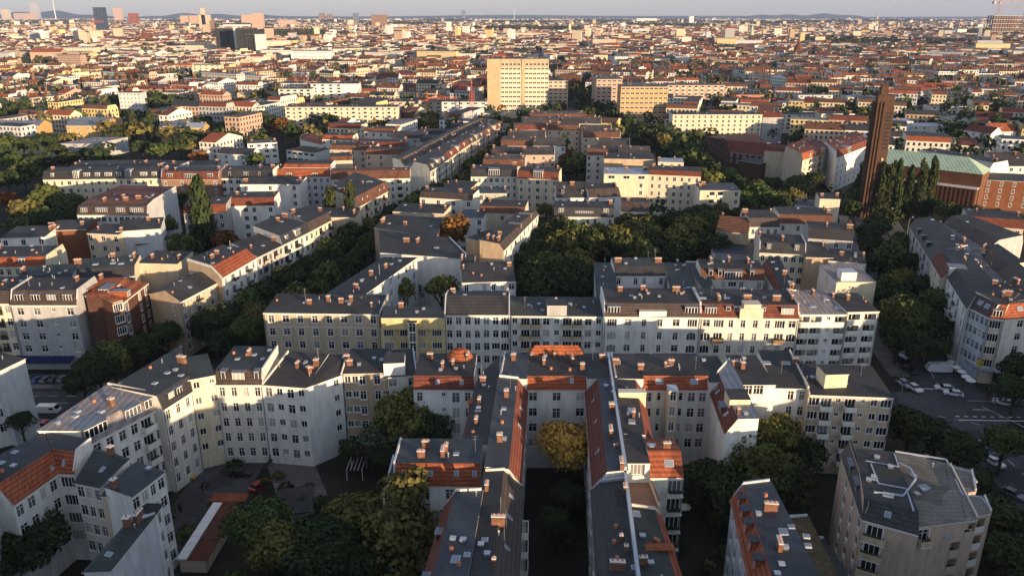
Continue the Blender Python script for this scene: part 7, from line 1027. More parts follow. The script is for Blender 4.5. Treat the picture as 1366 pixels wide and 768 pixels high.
# ================================================================ trees
def crown_mesh(seed, nl, per, leaf, m, shape='round'):
    r = np.random.RandomState(seed); V = []; 
    lob = []
    for i in range(nl):
        if shape == 'column': z = -0.9 + 1.8 * (i + .5) / nl; a = r.rand() * 6.28; rr = .28 * r.rand(); k = .62 * (1 - max(0, z) ** 2.2 * .8) ; lob.append((rr * math.cos(a), rr * math.sin(a), z, k, .26))
        elif shape == 'egg': z = -0.75 + 1.6 * (i + .5) / nl; a = r.rand() * 6.28; k = .62 * (1 - max(0, z + .1) ** 1.8 * .75); rr = .34 * (1 - max(0, z) * .8); lob.append((rr * math.cos(a), rr * math.sin(a), z, k, .28))
        else:
            d = r.normal(size=3); d /= np.linalg.norm(d); 
            if d[2] < -.35: d[2] *= -1
            q = .34 + .3 * r.rand(); k = .30 + .2 * r.rand(); lob.append((d[0] * q, d[1] * q, d[2] * q * .9 - .02, k, k * .85))
    if shape == 'round': lob.append((0, 0, -.05, .6, .55))
    pts = []; nor = []
    for (x, y, z, k, kz) in lob:
        d = r.normal(size=(per, 3)); d /= np.linalg.norm(d, axis=1)[:, None]
        keep = d[:, 2] > -.75; d = d[keep]; rad = (.72 + .34 * r.rand(len(d)))[:, None]
        pts.append(np.array([x, y, z]) + d * rad * np.array([k, k, kz])); nor.append(d)
    P = np.concatenate(pts); D = np.concatenate(nor) + r.normal(size=P.shape) * .45; D /= np.linalg.norm(D, axis=1)[:, None]
    n = len(P); t = r.normal(size=(n, 3)); U = np.cross(D, t); U /= np.linalg.norm(U, axis=1)[:, None]; Wv = np.cross(D, U)
    s = (leaf * (.6 + .8 * r.rand(n)))[:, None]; e = (.55 + .5 * r.rand(n))[:, None]
    q = np.stack([P - U * s, P - Wv * s * e, P + U * s, P + Wv * s * e], 1).reshape(-1, 3)
    me = bpy.data.meshes.new('crown'); me.vertices.add(len(q)); me.vertices.foreach_set('co', q.ravel())
    me.loops.add(4 * n); me.loops.foreach_set('vertex_index', np.arange(4 * n)); me.polygons.add(n)
    me.polygons.foreach_set('loop_start', np.arange(n) * 4); me.polygons.foreach_set('loop_total', np.full(n, 4))
    me.materials.append(MAT[m]); me.update(calc_edges=True); return me
TYPE = {'g': ('leafg', 'green', 'round'), 'd': ('leafd', 'dark green', 'round'), 'o': ('leafo', 'olive green', 'round'), 'r': ('leafr', 'autumn brown', 'round'), 'y': ('leafy', 'golden yellow', 'round'),
        'x': ('leafb', 'pale sparse', 'round'), 'C': ('leafo', 'dense egg shaped olive', 'egg'), 'O': ('leafo', 'upright olive', 'egg'), 'P': ('leafd', 'slender dark', 'column')}
def trunk_mesh(k):
    def f():
        b = MB(); b.cyl(0, 0, -.1, .62, .035, .022, 'bark', 7, False)
        r = random.Random(k)
        for i in range(6):
            a = i * 1.05 + r.random(); z = .3 + .05 * i; b.bar((0, 0, z), (.22 * math.cos(a), .22 * math.sin(a), z + .3), .009, 'bark', 4)
        return b.mesh('trunk')
    return shared(('trunk', k), f)
def tree_data(t, lod, v):
    m, _, sh = TYPE[t]
    if t == 'x': return shared(('cr', t, lod, v), lambda: crown_mesh(v * 7 + 3, 12, (90, 40, 16)[lod], (.05, .08, .14)[lod], m, sh))
    nl = {'round': 15, 'egg': 14, 'column': 14}[sh]
    return shared(('cr', t, lod, v), lambda: crown_mesh(v * 13 + ord(t), nl, (330, 110, 36)[lod], (.052, .085, .15)[lod], m, sh))
WHERE = [('in the wooded square behind the white row', lambda x, y: 690 < x < 965 and 285 < y < 410), ('along the diagonal street', lambda x, y: False),
         ('on the right hand street', lambda x, y: x > 1130 and 290 < y < 480), ('near the brick tower and the green roofed church', lambda x, y: x > 1110 and 200 < y <= 290),
         ('around the right street crossing', lambda x, y: x > 1130 and y >= 480), ('in the dark courts at the bottom left', lambda x, y: x < 600 and y > 540), ('in the courts at the bottom right', lambda x, y: y > 540),
         ('along the street before the long white row', lambda x, y: 395 < x and y > 440), ('at the left street corner below the brick house', lambda x, y: x < 420 and y > 340),
         ('in the middle courts above the white row', lambda x, y: 420 < x < 700 and y > 285), ('in the courts of the left middle blocks', lambda x, y: 120 < x <= 500 and y > 255), ('in the large clump at the left edge', lambda x, y: x <= 120 and y > 205),
         ('in the big park left of the centre', lambda x, y: 215 < x < 480 and y > 125), ('around the ochre school buildings', lambda x, y: x <= 215 and y > 120), ('beside the red brick hall', lambda x, y: 850 < x < 1110 and y > 170),
         ('in the crowded block below the pale tower', lambda x, y: 480 <= x < 850 and y > 160), ('in the right distance', lambda x, y: x > 850), ('in the left distance', lambda x, y: True)]
ORD = 'first second third fourth fifth sixth seventh eighth ninth tenth eleventh twelfth thirteenth fourteenth fifteenth sixteenth seventeenth eighteenth nineteenth twentieth'.split()
def ordw(i):
    if i < 20: return ORD[i]
    t = ['twenty', 'thirty', 'forty', 'fifty', 'sixty', 'seventy', 'eighty', 'ninety'][(i + 1) // 10 - 2]; u = (i + 1) % 10
    return t + ('-' + ORD[u - 1] if u else 'th').replace('tyth', 'tieth')
def where(px, py, tx=1e9, ty=0):
    if any(abs(tx - (a[0] + (c[0] - a[0]) * (ty - a[1]) / (c[1] - a[1]))) < 9 and a[1] <= ty <= c[1] for a, c in zip(DG[1:-1], DG[2:])): return 'on the diagonal street'
    for n, f in WHERE:
        if f(px, py): return n
TR = sorted(TREES, key=lambda t: -(t[3] if t[4] == 'P' else t[2]) / t[1]); NEAR_T, FAR_T = TR[:300], TR[300:]
lab = {}
for t in NEAR_T:
    px, py = proj(t[0], t[1], t[3] * .6); lab.setdefault((t[4], where(px, py, t[0], t[1])), []).append((px, t))
for (ty, wh), L in lab.items():
    L.sort(key=lambda a: a[0])
    for i, (px, (x, y, r, h, _)) in enumerate(L):
        col = TYPE[ty][1]; kind = 'poplar_tree' if ty == 'P' else 'tree'
        l = '%s tree %s' % (col, wh) if len(L) == 1 else '%s tree %s, %s from the left' % (col, wh, ordw(i))
        e = empty(kind, (x, y, 0), l, 'tree', 'trees ' + wh, rz=(x * 3.7 + y) % 6.28)
        lod = 0 if y < 200 else (1 if y < 420 else 2)
        v = int(x * 7 + y * 3) % 3
        tk = link('trunk', trunk_mesh(v), e); tk.scale = (h, h, h * .95) if ty != 'P' else (h * .6, h * .6, h * .95)
        c = link('crown', tree_data(ty, lod, v), e)
        rv = h * .44 if TYPE[ty][2] == 'column' else (h * .43 if TYPE[ty][2] == 'egg' else min(h * .42, r * 1.05))
        c.location = (0, 0, h - rv); c.scale = (r * 1.15, r * 1.15, rv * 1.1)
# ================================================================ brick church tower, church, brick annex
def brick_tower():
    e = empty('brick_tower', (164.5, 352, 0), 'very tall slender dark brick tower with vertical ribs beside the green roofed church', 'tower', rz=math.radians(-14))
    e.scale = (.68, .68, 1)
    H = 55; b = MB(); b.box(-5.6, -5.2, 0, 5.6, 5.2, H - 5, 'towerbrick'); b.box(-5.0, -4.6, H - 4.99, 5.0, 4.6, H, 'towerbrick', 'felt'); b.build('shaft', e)
    for x in (-4.6, -2.6, -.6): 
        r = MB(); r.box(x - .55, -6.1, 0, x + .55, -5.203, H - 3, 'towerbrick'); r.build('rib', e)
    for y in (-4, -1.4, 1.2, 3.8):
        r = MB(); r.box(-6.4, y - .6, 0, -5.603, y + .6, H - 3, 'towerbrick'); r.build('rib', e)
    for i in range(10):
        r = MB(); z = H - 8 - i * 1.7; r.box(1.2, -5.26, z, 4.6, -5.203, z + .75, 'dark'); r.build('louvre', e)
    r = MB(); r.cyl(0, 0, 0, .35, .7, .7, 'sand', 14); o = r.build('clock', e); o.location = (2.9, -5.25, H - 28); o.rotation_euler = (math.radians(90), 0, 0)
    r = MB(); r.box(-3.6, -4.2, H + .01, .6, 2, H + 4.2, 'towerbrick', 'felt'); r.build('belfry', e)
    r = MB(); r.bar((-1, 0, H + 4.2), (-1, 0, H + 6), .12, 'iron'); r.build('finial', e)
brick_tower()
def church():
    e = empty('brick_church', (205, 374, 0), 'long brick church with pale green copper hipped roof beside the brick tower', 'church', rz=math.atan2(-26, 30))
    b = MB(); L = 25; b.box(-L, -8, 0, L - 4, 8, 19, 'brickor'); b.build('wall', e)
    b = MB(); z0, z1 = 19.01, 25; x0, x1 = -L - .5, L - 3.5
    a = [(x0, -8.6), (x1, -8.6), (x1, 8.6), (x0, 8.6)]; r0, r1 = (x0 + 2, 0, z1), (x1 - 9, 0, z1)
    b.face([(*a[0], z0), (*a[1], z0), r1, r0], 'copper'); b.face([(*a[1], z0), (*a[2], z0), r1], 'copper'); b.face([(*a[2], z0), (*a[3], z0), r0, r1], 'copper'); b.face([(*a[3], z0), (*a[0], z0), r0], 'copper'); b.face([(*p, z0) for p in reversed(a)], 'trim'); b.build('roof', e)
    b = MB(); b.box(-L, -12, 0, L - 4.4, -8.003, 12.5, 'brickor', 'felt'); b.build('aisle', e)
    b = MB(); b.box(-L, -12.2, 12.503, L - 4.2, -8.003, 12.95, 'trim'); b.build('ledge', e)
    for i in range(24):
        x = -L + .8 + i * 1.9; r = MB(); r.box(x, -12.45, 0, x + .8, -12.003, 12.3, 'brickor'); r.build('buttress', e)
church()
building('dark brick house with rows of small white framed windows right of the green roofed church',
    [dict(q=[(221, 362), (262, 350), (268, 368), (227, 380)], p=[(0, 15, 'feltg'), (None, 15.3, 'feltg')], w='brick', F=['hhhhhhhh', 'hhhhhhhh'], st=3.2, plainroof=1)], lod=1, cat='brick house', name='brick_house')
# ================================================================ cranes, masts, spires, frame
def crane(x, y, H, jib, rz, label, m='crane', w=.9):
    e = empty('tower_crane', (x, y, 0), label, 'crane', rz=rz); b = MB()
    for sx in (-w, w):
        for sy in (-w, w): b.bar((sx, sy, 0), (sx, sy, H), w * .16, m)
    n = int(H / (w * 2.4))
    for i in range(n):
        z0, z1 = H * i / n, H * (i + 1) / n
        b.bar((-w, -w, z0), (w, -w, z1), w * .1, m, 3); b.bar((w, w, z0), (-w, w, z1), w * .1, m, 3); b.bar((w, -w, z0), (w, w, z1), w * .1, m, 3); b.bar((-w, w, z0), (-w, -w, z1), w * .1, m, 3)
    tag(b.build('mast', e), kind='stuff'); b = MB()
    for s in (-w * .6, w * .6): b.bar((-jib * .3, s, H), (jib, s, H), w * .14, m)
    b.bar((0, 0, H + w * 2), (jib, 0, H + w * 1.2), w * .14, m)
    for i in range(14): b.bar((jib * i / 14, -w * .6, H), (jib * (i + .5) / 14, 0, H + w * 1.7), w * .09, m, 3); b.bar((jib * (i + .5) / 14, 0, H + w * 1.7), (jib * (i + 1) / 14, w * .6, H), w * .09, m, 3)
    b.bar((0, 0, H), (0, 0, H + w * 6), w * .2, m); b.bar((0, 0, H + w * 6), (jib * .7, 0, H + w), w * .06, m, 3); b.bar((0, 0, H + w * 6), (-jib * .28, 0, H), w * .06, m, 3)
    tag(b.build('jib', e), kind='stuff')
    b = MB(); b.box(-jib * .3, -w, H - w * 2, -jib * .22, w, H - .05, 'grey'); b.build('counterweight', e); b = MB(); b.box(w * .5, w, H - w * 2.2, w * 2, w * 2.2, H - .1, 'white'); b.build('cab', e)
def gp(px, py):
    v = (py - 384) / F_; c, s = math.cos(TH_), math.sin(TH_); t = 88 / (s + v * c); return ((px - 683) / F_ * t, (c - v * s) * t)
def zat(py, y):
    v = (py - 384) / F_; c, s = math.cos(TH_), math.sin(TH_); return 88 + (-s - v * c) / (c - v * s) * y
for (px, yt, yb, w, jib, rz, label, m) in CRANES:
    x, y = gp(px, yb); crane(x, y, zat(yt, y), jib, rz, label, m, w)
for (px, yt, yb, r, label, name, cat, m, shape) in SPIRES:
    x, y = gp(px, yb); H = zat(yt, y); e = empty(name, (x, y, 0), label, cat)
    b = MB()
    if shape == 'mast': b.cyl(0, 0, 0, H, r, r * .35, m, 10); b.build('mast', e); b = MB(); b.cyl(0, 0, 0, 12, r * 2.4, r * 2, 'grey', 10); b.build('base', e)
    else:
        b.box(-r, -r, 0, r, r, H * .5, m); b.build('tower', e); b = MB(); b.cyl(0, 0, H * .5 + .01, H, r * 1.35, .1, 'copper' if shape == 'green' else 'tiled', 8, False); b.build('spire', e)
        b = MB(); b.box(r + .1, -r, 0, r * 5, r * 2, H * .22, m); b.face([(r + .1, -r - .5, H * .22 + .01), (r * 5, -r - .5, H * .22 + .01), (r * 5, r * .5, H * .36), (r + .1, r * .5, H * .36)], 'tiled'); b.face([(r * 5, r * 2 + .5, H * .22 + .01), (r + .1, r * 2 + .5, H * .22 + .01), (r + .1, r * .5, H * .36), (r * 5, r * .5, H * .36)], 'tiled'); b.build('nave', e)
x0, y0 = gp(1321, 52); x1, _ = gp(1359, 52); e = empty('building_frame', ((x0 + x1) / 2, y0, 0), 'open steel and concrete frame of an unfinished tower block on the right skyline', 'building frame')
H = zat(21, y0); hw = (x1 - x0) / 2
for i in range(12):
    for j in (0, 1):
        b = MB(); x = -hw + 2 * hw * i / 11; b.box(x - 1.6, j * 40 - 1.6, 0, x + 1.6, j * 40 + 1.6, H, 'brown'); b.build('column', e)
for k in range(12):
    b = MB(); z = H * (k + 1) / 12; b.box(-hw - 2, -2, z - 2.4, hw + 2, 42, z, 'grey' if k % 2 else 'brown'); b.build('floor_slab', e)
# ================================================================ cars and street things
def car(px, py, ang, paint, label, big=0, group='parked cars'):
    x, y = gp(px, py); e = empty('caravan' if big == 2 else ('van' if big == 1 else 'car'), (x, y, .02 if big != 9 else 0), label, ['car', 'van', 'caravan'][big], group, math.radians(ang))
    def shell(pr, w, m, name, top=.86, par=None, prf=None):
        b = MB(); n = len(pr)
        def s(z): return w / 2 * (1 if z < .95 else top)
        for i in range(n):
            a, c = pr[i], pr[(i + 1) % n]; b.face([(a[0], -s(a[1]), a[1]), (c[0], -s(c[1]), c[1]), (c[0], s(c[1]), c[1]), (a[0], s(a[1]), a[1])][::-1], m)
        b.face([(p[0], -s(p[1]), p[1]) for p in reversed(pr)], m); b.face([(p[0], s(p[1]), p[1]) for p in pr], m)
        return b.build(name, par or e)
    if big == 0:
        shell([(-2.15, .3), (2.15, .3), (2.2, .62), (2.0, .82), (1.1, .93), (-1.95, .94), (-2.2, .8), (-2.2, .5)], 1.8, paint, 'body')
        shell([(-1.9, .945), (.95, .945), (.35, 1.34), (-1.45, 1.36)], 1.72, 'screen', 'windows', .84)
        b = MB(); b.box(-1.4, -.66, 1.362, .3, .66, 1.42, paint); b.build('roof', e); L = 1.35
    elif big == 1:
        shell([(-2.5, .35), (2.5, .35), (2.55, .8), (2.3, 1.15), (1.7, 1.95), (-2.45, 2.0), (-2.5, 1.9)], 1.95, paint, 'body', .95)
        b = MB(); b.box(.6, -.985, 1.15, 1.55, -.94, 1.65, 'screen'); b.box(.6, .94, 1.15, 1.55, .985, 1.65, 'screen'); b.face([(2.33, -.8, 1.17), (2.33, .8, 1.17), (1.76, .8, 1.9), (1.76, -.8, 1.9)], 'screen'); b.build('windows', e); L = 1.6
    else:
        shell([(-3.1, .5), (2.6, .5), (3.1, .9), (2.9, 1.7), (2.2, 2.5), (-2.9, 2.6), (-3.2, 1.8)], 2.2, paint, 'body', .96)
        b = MB(); b.box(-1.8, -1.13, 1.3, -.4, -1.09, 1.9, 'screen'); b.box(.4, -1.13, 1.3, 1.7, -1.09, 1.9, 'screen'); b.face([(3.02, -.8, 1.3), (3.02, .8, 1.3), (2.62, .8, 2.1), (2.62, -.8, 2.1)], 'screen'); b.build('windows', e)
        b = MB(); b.box(-1.2, -.5, 2.58, -.2, .5, 2.72, 'frame'); b.build('roof_hatch', e); L = 1.2
    for sx in (-L, L):
        for sy in (-.86, .86):
            def f():
                w = MB(); w.cyl(0, 0, -.11, .11, .32, .32, 'rubber', 12); w.cyl(0, 0, .111, .12, .18, .18, 'metal', 8); return w.mesh('wheel')
            o = link('wheel', shared('wheel', f), e); o.location = (sx, sy, .32); o.rotation_euler = (math.radians(90 if sy < 0 else -90), 0, 0)
    def g(): w = MB(); w.box(-.04, -.2, -.07, .04, .2, .07, 'glassl'); return w.mesh('headlight')
    for sy in (-.62, .62): o = link('headlight', shared('hl', g), e); o.location = (2.2 if big == 0 else (2.55 if big == 1 else 3.08), sy, .66 if big == 0 else .8)
    return e
for a in CARS: car(*a)
def lamp(px, py, ang, label):
    x, y = gp(px, py); e = empty('street_lamp', (x, y, 0), label, 'street lamp', 'street lamps', math.radians(ang)); b = MB(); b.cyl(0, 0, 0, 8.5, .1, .06, 'metal', 8); b.build('pole', e)
    b = MB(); b.bar((0, 0, 8.4), (1.4, 0, 8.9), .04, 'metal'); b.build('arm', e); b = MB(); b.box(1.2, -.16, 8.86, 2.0, .16, 9.0, 'cap'); b.box(1.3, -.12, 8.8, 1.9, .12, 8.858, 'glassl'); b.build('lamp_head', e)
for a in LAMPS: lamp(*a)
def parasol(px, py, label, r=1.2, m='fab'):
    x, y = gp(px, py); e = empty('parasol', (x, y, 0), label, 'parasol', 'cafe parasols'); b = MB(); b.cyl(0, 0, 0, 2.6, .03, .03, 'metal', 6); b.build('pole', e)
    b = MB(); n = 8
    for i in range(n):
        a, c = 6.2832 * i / n, 6.2832 * (i + 1) / n; A, Cc = (r * math.cos(a), r * math.sin(a)), (r * math.cos(c), r * math.sin(c))
        b.face([(*A, 2.1), (*Cc, 2.1), (0, 0, 2.75)], m); b.face([(*Cc, 2.1), (*A, 2.1), (*A, 1.95), (*Cc, 1.95)], m)
    b.build('canopy', e)
for a in PARASOLS: parasol(*a)
def person(px, py, label, shirt):
    x, y = gp(px, py); e = empty('person', (x, y, .12), label, 'person', rz=px)
    me = bpy.data.meshes.new('body'); V = [(0, 0, .95), (0, 0, 1.2), (0, 0, 1.42), (0, 0, 1.55), (.02, 0, 1.68), (0, .1, .9), (.08, .11, .5), (.02, .11, .06), (.14, .11, .03), (0, -.1, .9), (-.08, -.11, .5), (-.14, -.11, .06), (-.02, -.11, .03), (0, .2, 1.4), (.04, .25, 1.12), (.14, .25, .88), (0, -.2, 1.4), (-.04, -.25, 1.12), (.02, -.27, .86)]
    E = [(0, 1), (1, 2), (2, 3), (3, 4), (0, 5), (5, 6), (6, 7), (7, 8), (0, 9), (9, 10), (10, 11), (11, 12), (2, 13), (13, 14), (14, 15), (2, 16), (16, 17), (17, 18)]
    R_ = [.15, .14, .15, .055, .105, .09, .065, .045, .04, .09, .065, .045, .04, .06, .045, .035, .06, .045, .035]
    me.from_pydata(V, E, []); me.materials.append(MAT[shirt]); o = link('body', me, e); o.modifiers.new('skin', 'SKIN')
    for i, r in enumerate(R_): me.skin_vertices[0].data[i].radius = (r, r * .9)
    me.skin_vertices[0].data[0].use_root = True; s = o.modifiers.new('sub', 'SUBSURF'); s.levels = 1; s.render_levels = 1
for a in PEOPLE: person(*a)
# garages with red roof and pale strip, courtyard shed, cafe sign, shop awning
e = empty('garage_row', (-53, 116, 0), 'low garage row with red metal roof and pale roof light strip in the lower left', 'garages', rz=math.radians(-1.5))
b = MB(); b.box(-2.2, -8.5, 0, 2.2, 8, 2.6, 'sand'); b.build('wall', e)
for i in range(3):
    b = MB(); b.box(-.75, -8.8 + i * 5.4, 2.62, 2.6, -8.8 + i * 5.4 + 5.36, 2.8 + .05 * i, ['tiled', 'tileb', 'tiled'][i]); b.build('roof_panel', e)
for i in range(8):
    b = MB(); b.box(-2.5, -8.8 + i * 2, 2.62, -.8, -8.8 + i * 2 + 1.92, 2.9, 'fab'); b.build('roof_light', e)
b = MB(); b.box(-3.5, 7.4, 2.63, 3.2, 10, 2.95, 'tile'); b.build('roof_end', e)
e = empty('shed', (-40.5, 124, 0), 'low black flat roofed shed beside the paved yard', 'shed', rz=.25); b = MB(); b.box(-3, -4, 0, 3, 4, 2.6, 'grey'); b.build('wall', e); b = MB(); b.box(-3.3, -4.3, 2.61, 3.3, 4.3, 2.8, 'feltk'); b.build('roof', e)
e = empty('pergola', (-31.5, 137, 0), 'white slatted pergola against the white courtyard house', 'pergola')
for i in range(5): b = MB(); b.box(-1.5 + i * .75, -2.5, 2.5, -1.38 + i * .75, 2.5, 2.65, 'fab'); b.build('slat', e)
for sx in (-1.5, 1.6):
    for sy in (-2.3, 2.3): b = MB(); b.box(sx - .06, sy - .06, 0, sx + .06, sy + .06, 2.49, 'fab'); b.build('post', e)
e = empty('shop_awning', (-124, 186.4, 0), 'dark blue awning over the shop windows of the grey striped house', 'awning')
for i in range(3): b = MB(); x = -8 + i * 6; b.face([(x, 0, 4.0), (x + 5.8, 0, 4.0), (x + 5.8, -2.4, 3.1), (x, -2.4, 3.1)][::-1], 'awning'); b.face([(x, -2.4, 3.1), (x + 5.8, -2.4, 3.1), (x + 5.8, -2.4, 2.85), (x, -2.4, 2.85)], 'awning'); b.build('awning_panel', e)

e = bpy.data.objects.get([o.name for o in bpy.data.objects if o.get('label', '').startswith('house with dark deck, glowing orange roof dome')][0])
bm = bmesh.new(); bmesh.ops.create_uvsphere(bm, u_segments=16, v_segments=8, radius=3.1); bmesh.ops.delete(bm, geom=[v for v in bm.verts if v.co.z < -.1], context='VERTS')
me = bpy.data.meshes.new('roof_dome'); bm.to_mesh(me); bm.free(); me.materials.append(MAT['tileo']); o = link('roof_dome', me, e); o.location = (-11.0 - e.location.x, 149.5 - e.location.y, 19.2); o.scale = (1, .8, 1.05)
e = bpy.data.objects.get([o.name for o in bpy.data.objects if o.get('label', '').startswith('house with black deck and long red slope')][0])
b = MB(); x0, x1, y, z = 3.2 - e.location.x, 15.5 - e.location.x, 149.8 - e.location.y, 19.9
b.face([(x0, y, z), (x1, y, z), (x1 - 1.6, y + 1.8, z + 2.2), (x0 + 1.6, y + 1.8, z + 2.2)], 'tileo'); b.face([(x1, y + 3.6, z), (x0, y + 3.6, z), (x0 + 1.6, y + 1.8, z + 2.2), (x1 - 1.6, y + 1.8, z + 2.2)], 'tileo'); b.face([(x1, y, z), (x1, y + 3.6, z), (x1 - 1.6, y + 1.8, z + 2.2)], 'tileo'); b.face([(x0, y + 3.6, z), (x0, y, z), (x0 + 1.6, y + 1.8, z + 2.2)], 'tileo'); b.build('roof_gable', e)

def find(pre): return [o for o in bpy.data.objects if str(o.get('label', '')).startswith(pre)][0]
# metal edged roof terraces of the pinkish block
e = find('pinkish beige block')
for path, z, nm in PARA:
    b = MB()
    for (x0, y0), (x1, y1) in zip(path[:-1], path[1:]):
        p, q = Vector((x0 - e.location.x, y0 - e.location.y)), Vector((x1 - e.location.x, y1 - e.location.y)); d = (q - p).normalized(); o = Vector((-d.y, d.x)) * .1
        b.prism([tuple(p - o), tuple(q - o), tuple(q + o), tuple(p + o)], z, z + .3, 'cap')
    tag(b.build(nm, e), kind='stuff') if 0 else b.build(nm, e)

# gold emblem and canopy on the corner house
e = empty('shop_sign', (SIGN[0], SIGN[1] - .35, 5.6), 'round golden emblem sign on the corner wall above the cafe entrance', 'sign', rz=0)
b = MB(); n = 18
for i in range(n):
    a, c = 6.2832 * i / n, 6.2832 * (i + 1) / n
    for (r0, r1) in ((.55, .85),): b.face([(r0 * math.cos(a), 0, r0 * math.sin(a)), (r1 * math.cos(a), 0, r1 * math.sin(a)), (r1 * math.cos(c), 0, r1 * math.sin(c)), (r0 * math.cos(c), 0, r0 * math.sin(c))], 'gold'); b.face([(r1 * math.cos(a), 0, r1 * math.sin(a)), (r1 * math.cos(a), .2, r1 * math.sin(a)), (r1 * math.cos(c), .2, r1 * math.sin(c)), (r1 * math.cos(c), 0, r1 * math.sin(c))], 'gold')
b.build('ring', e); b = MB(); b.box(-.35, -.05, -.3, .35, .15, .25, 'gold'); b.box(-.1, -.05, .25, .4, .15, .5, 'gold'); b.box(-.35, -.02, -1.2, .35, .15, -.95, 'gold'); b.build('emblem', e)
e = empty('shop_canopy', (0, 0, 0), 'grey canopy running round the ground floor of the cafe corner house', 'canopy')
for p, q in zip(CAN[:-1], CAN[1:]):
    p, q = Vector(p), Vector(q); d = (q - p).normalized(); o = Vector((d.y, -d.x)); b = MB(); b.prism([tuple(p + o * 1.5), tuple(q + o * 1.5), tuple(q + o * .02), tuple(p + o * .02)], 3.7, 4.0, 'zinc'); b.build('canopy_panel', e)
    for k in range(int((q - p).length / 3.2)):
        c = p + d * (1.8 + 3.2 * k) + o * .03; b = MB(); b.prism([tuple(c - d * 1.2 + o * .06), tuple(c + d * 1.2 + o * .06), tuple(c + d * 1.2), tuple(c - d * 1.2)], .4, 3.3, 'screen'); b.build('shop_window', e)
# ================================================================ the city beyond: perimeter blocks on tilted street grids
WC = ['white'] * 4 + ['offwhite'] * 5 + ['cream'] * 5 + ['sand'] * 3 + ['salmon'] * 2 + ['grey', 'yellow', 'yellow', 'beige', 'brickor', 'ltgrey', 'tan']
RC = ['felt'] * 5 + ['feltw'] * 3 + ['tileb'] * 5 + ['tiled'] * 4 + ['tile'] * 4 + ['slate'] * 3 + ['lilac', 'feltl', 'feltb']
RF = ['felt'] * 5 + ['feltw'] * 4 + ['slate'] * 3 + ['tileb'] * 4 + ['tiled'] * 3 + ['tile'] * 3 + ['lilac', 'feltl', 'feltl', 'feltb', 'gravel']
COLW = {'white': 'white', 'offwhite': 'off-white', 'cream': 'cream', 'sand': 'sandy', 'salmon': 'salmon pink', 'grey': 'grey', 'yellow': 'yellow', 'beige': 'beige', 'brickor': 'red brick', 'ltgrey': 'light grey', 'tan': 'tan'}
COLR = {'felt': 'flat dark roof', 'feltw': 'flat brown roof', 'tileb': 'brown tiled roof', 'tiled': 'dark red roof', 'tile': 'red tiled roof', 'slate': 'slate roof', 'lilac': 'lilac roof', 'feltl': 'pale flat roof', 'feltb': 'blue grey roof', 'gravel': 'gravel roof'}
def house(b, cx, cy, ca, sa, L, D, h, wk, rk, win, r):
    def p(u, v, z): return (cx + u * ca - v * sa, cy + u * sa + v * ca, z)
    x, y = L / 2, D / 2; c = [(-x, -y), (x, -y), (x, y), (-x, y)]
    for i in range(4):
        a, d = c[i], c[(i + 1) % 4]; b.face([p(*a, 0), p(*d, 0), p(*d, h), p(*a, h)], wk)
    if rk in ('tile', 'tileb', 'tiled', 'slate'):
        k = r.choice((0, 0, 1)); z = h + r.uniform(2.4, 4.5); m = 1.8
        if k: 
            b.face([p(-x, -y - .3, h), p(x, -y - .3, h), p(x, 0, z), p(-x, 0, z)], rk); b.face([p(x, y + .3, h), p(-x, y + .3, h), p(-x, 0, z), p(x, 0, z)], rk)
            b.face([p(x, -y, h), p(x, y, h), p(x, 0, z)], wk); b.face([p(-x, y, h), p(-x, -y, h), p(-x, 0, z)], wk)
        else:
            z = h + 2.8; b.face([p(-x, -y, h), p(x, -y, h), p(x, -y + m, z), p(-x, -y + m, z)], rk); b.face([p(x, y, h), p(-x, y, h), p(-x, y - m, z), p(x, y - m, z)], rk)
            b.face([p(-x, -y + m, z), p(x, -y + m, z), p(x, y - m, z), p(-x, y - m, z)], 'felt'); b.face([p(x, -y, h), p(x, y, h), p(x, y - m, z), p(x, -y + m, z)], wk); b.face([p(-x, y, h), p(-x, -y, h), p(-x, -y + m, z), p(-x, y - m, z)], wk)
    else: b.face([p(-x, -y, h), p(x, -y, h), p(x, y, h + .6), p(-x, y, h + .6)], rk); z = h
    if win:
        st = 3.4; nf = int((h - 1) / st)
        for (a, d) in ((c[0], c[1]), (c[1], c[2]), (c[3], c[0])):
            ux, uy = d[0] - a[0], d[1] - a[1]; l = math.hypot(ux, uy); ux /= l; uy /= l; n = max(2, int(l / 3.0)); ox, oy = uy * .06, -ux * .06
            dxw, dyw = ox * ca - oy * sa, ox * sa + oy * ca
            if dxw * cx + dyw * cy > 0: continue
            for f in range(nf):
                if win == 1:
                    for i in range(n):
                        t0 = l * (i + .5) / n - .65; z0 = h - .9 - f * st - 1.8
                        q0, q1 = (a[0] + ux * t0 + ox, a[1] + uy * t0 + oy), (a[0] + ux * (t0 + 1.3) + ox, a[1] + uy * (t0 + 1.3) + oy)
                        b.face([p(*q0, z0), p(*q1, z0), p(*q1, z0 + 1.8), p(*q0, z0 + 1.8)], 'glassp')
                else:
                    z0 = h - 2.8 - f * st * 1.0; q0, q1 = (a[0] + ux * l * .08 + ox * 2, a[1] + uy * l * .08 + oy * 2), (a[0] + ux * l * .92 + ox * 2, a[1] + uy * l * .92 + oy * 2)
                    if f % 2 == 0: b.face([p(*q0, z0), p(*q1, z0), p(*q1, z0 + 1.3), p(*q0, z0 + 1.3)], 'grey')
    for i in range(2 if win == 1 else 0):
        u = r.uniform(-x, x) * .9; zz = h + .3; ww = .5; v = r.uniform(-.5, .5) * y
        q = [(u - ww, v - ww * 2), (u + ww, v - ww * 2), (u + ww, v + ww * 2), (u - ww, v + ww * 2)]
        for j in range(4): s_, t_ = q[j], q[(j + 1) % 4]; b.face([p(*s_, zz), p(*t_, zz), p(*t_, zz + 4.4), p(*s_, zz + 4.4)], 'chim')
        b.face([p(*s_, zz + 4.4) for s_ in q], 'chim')
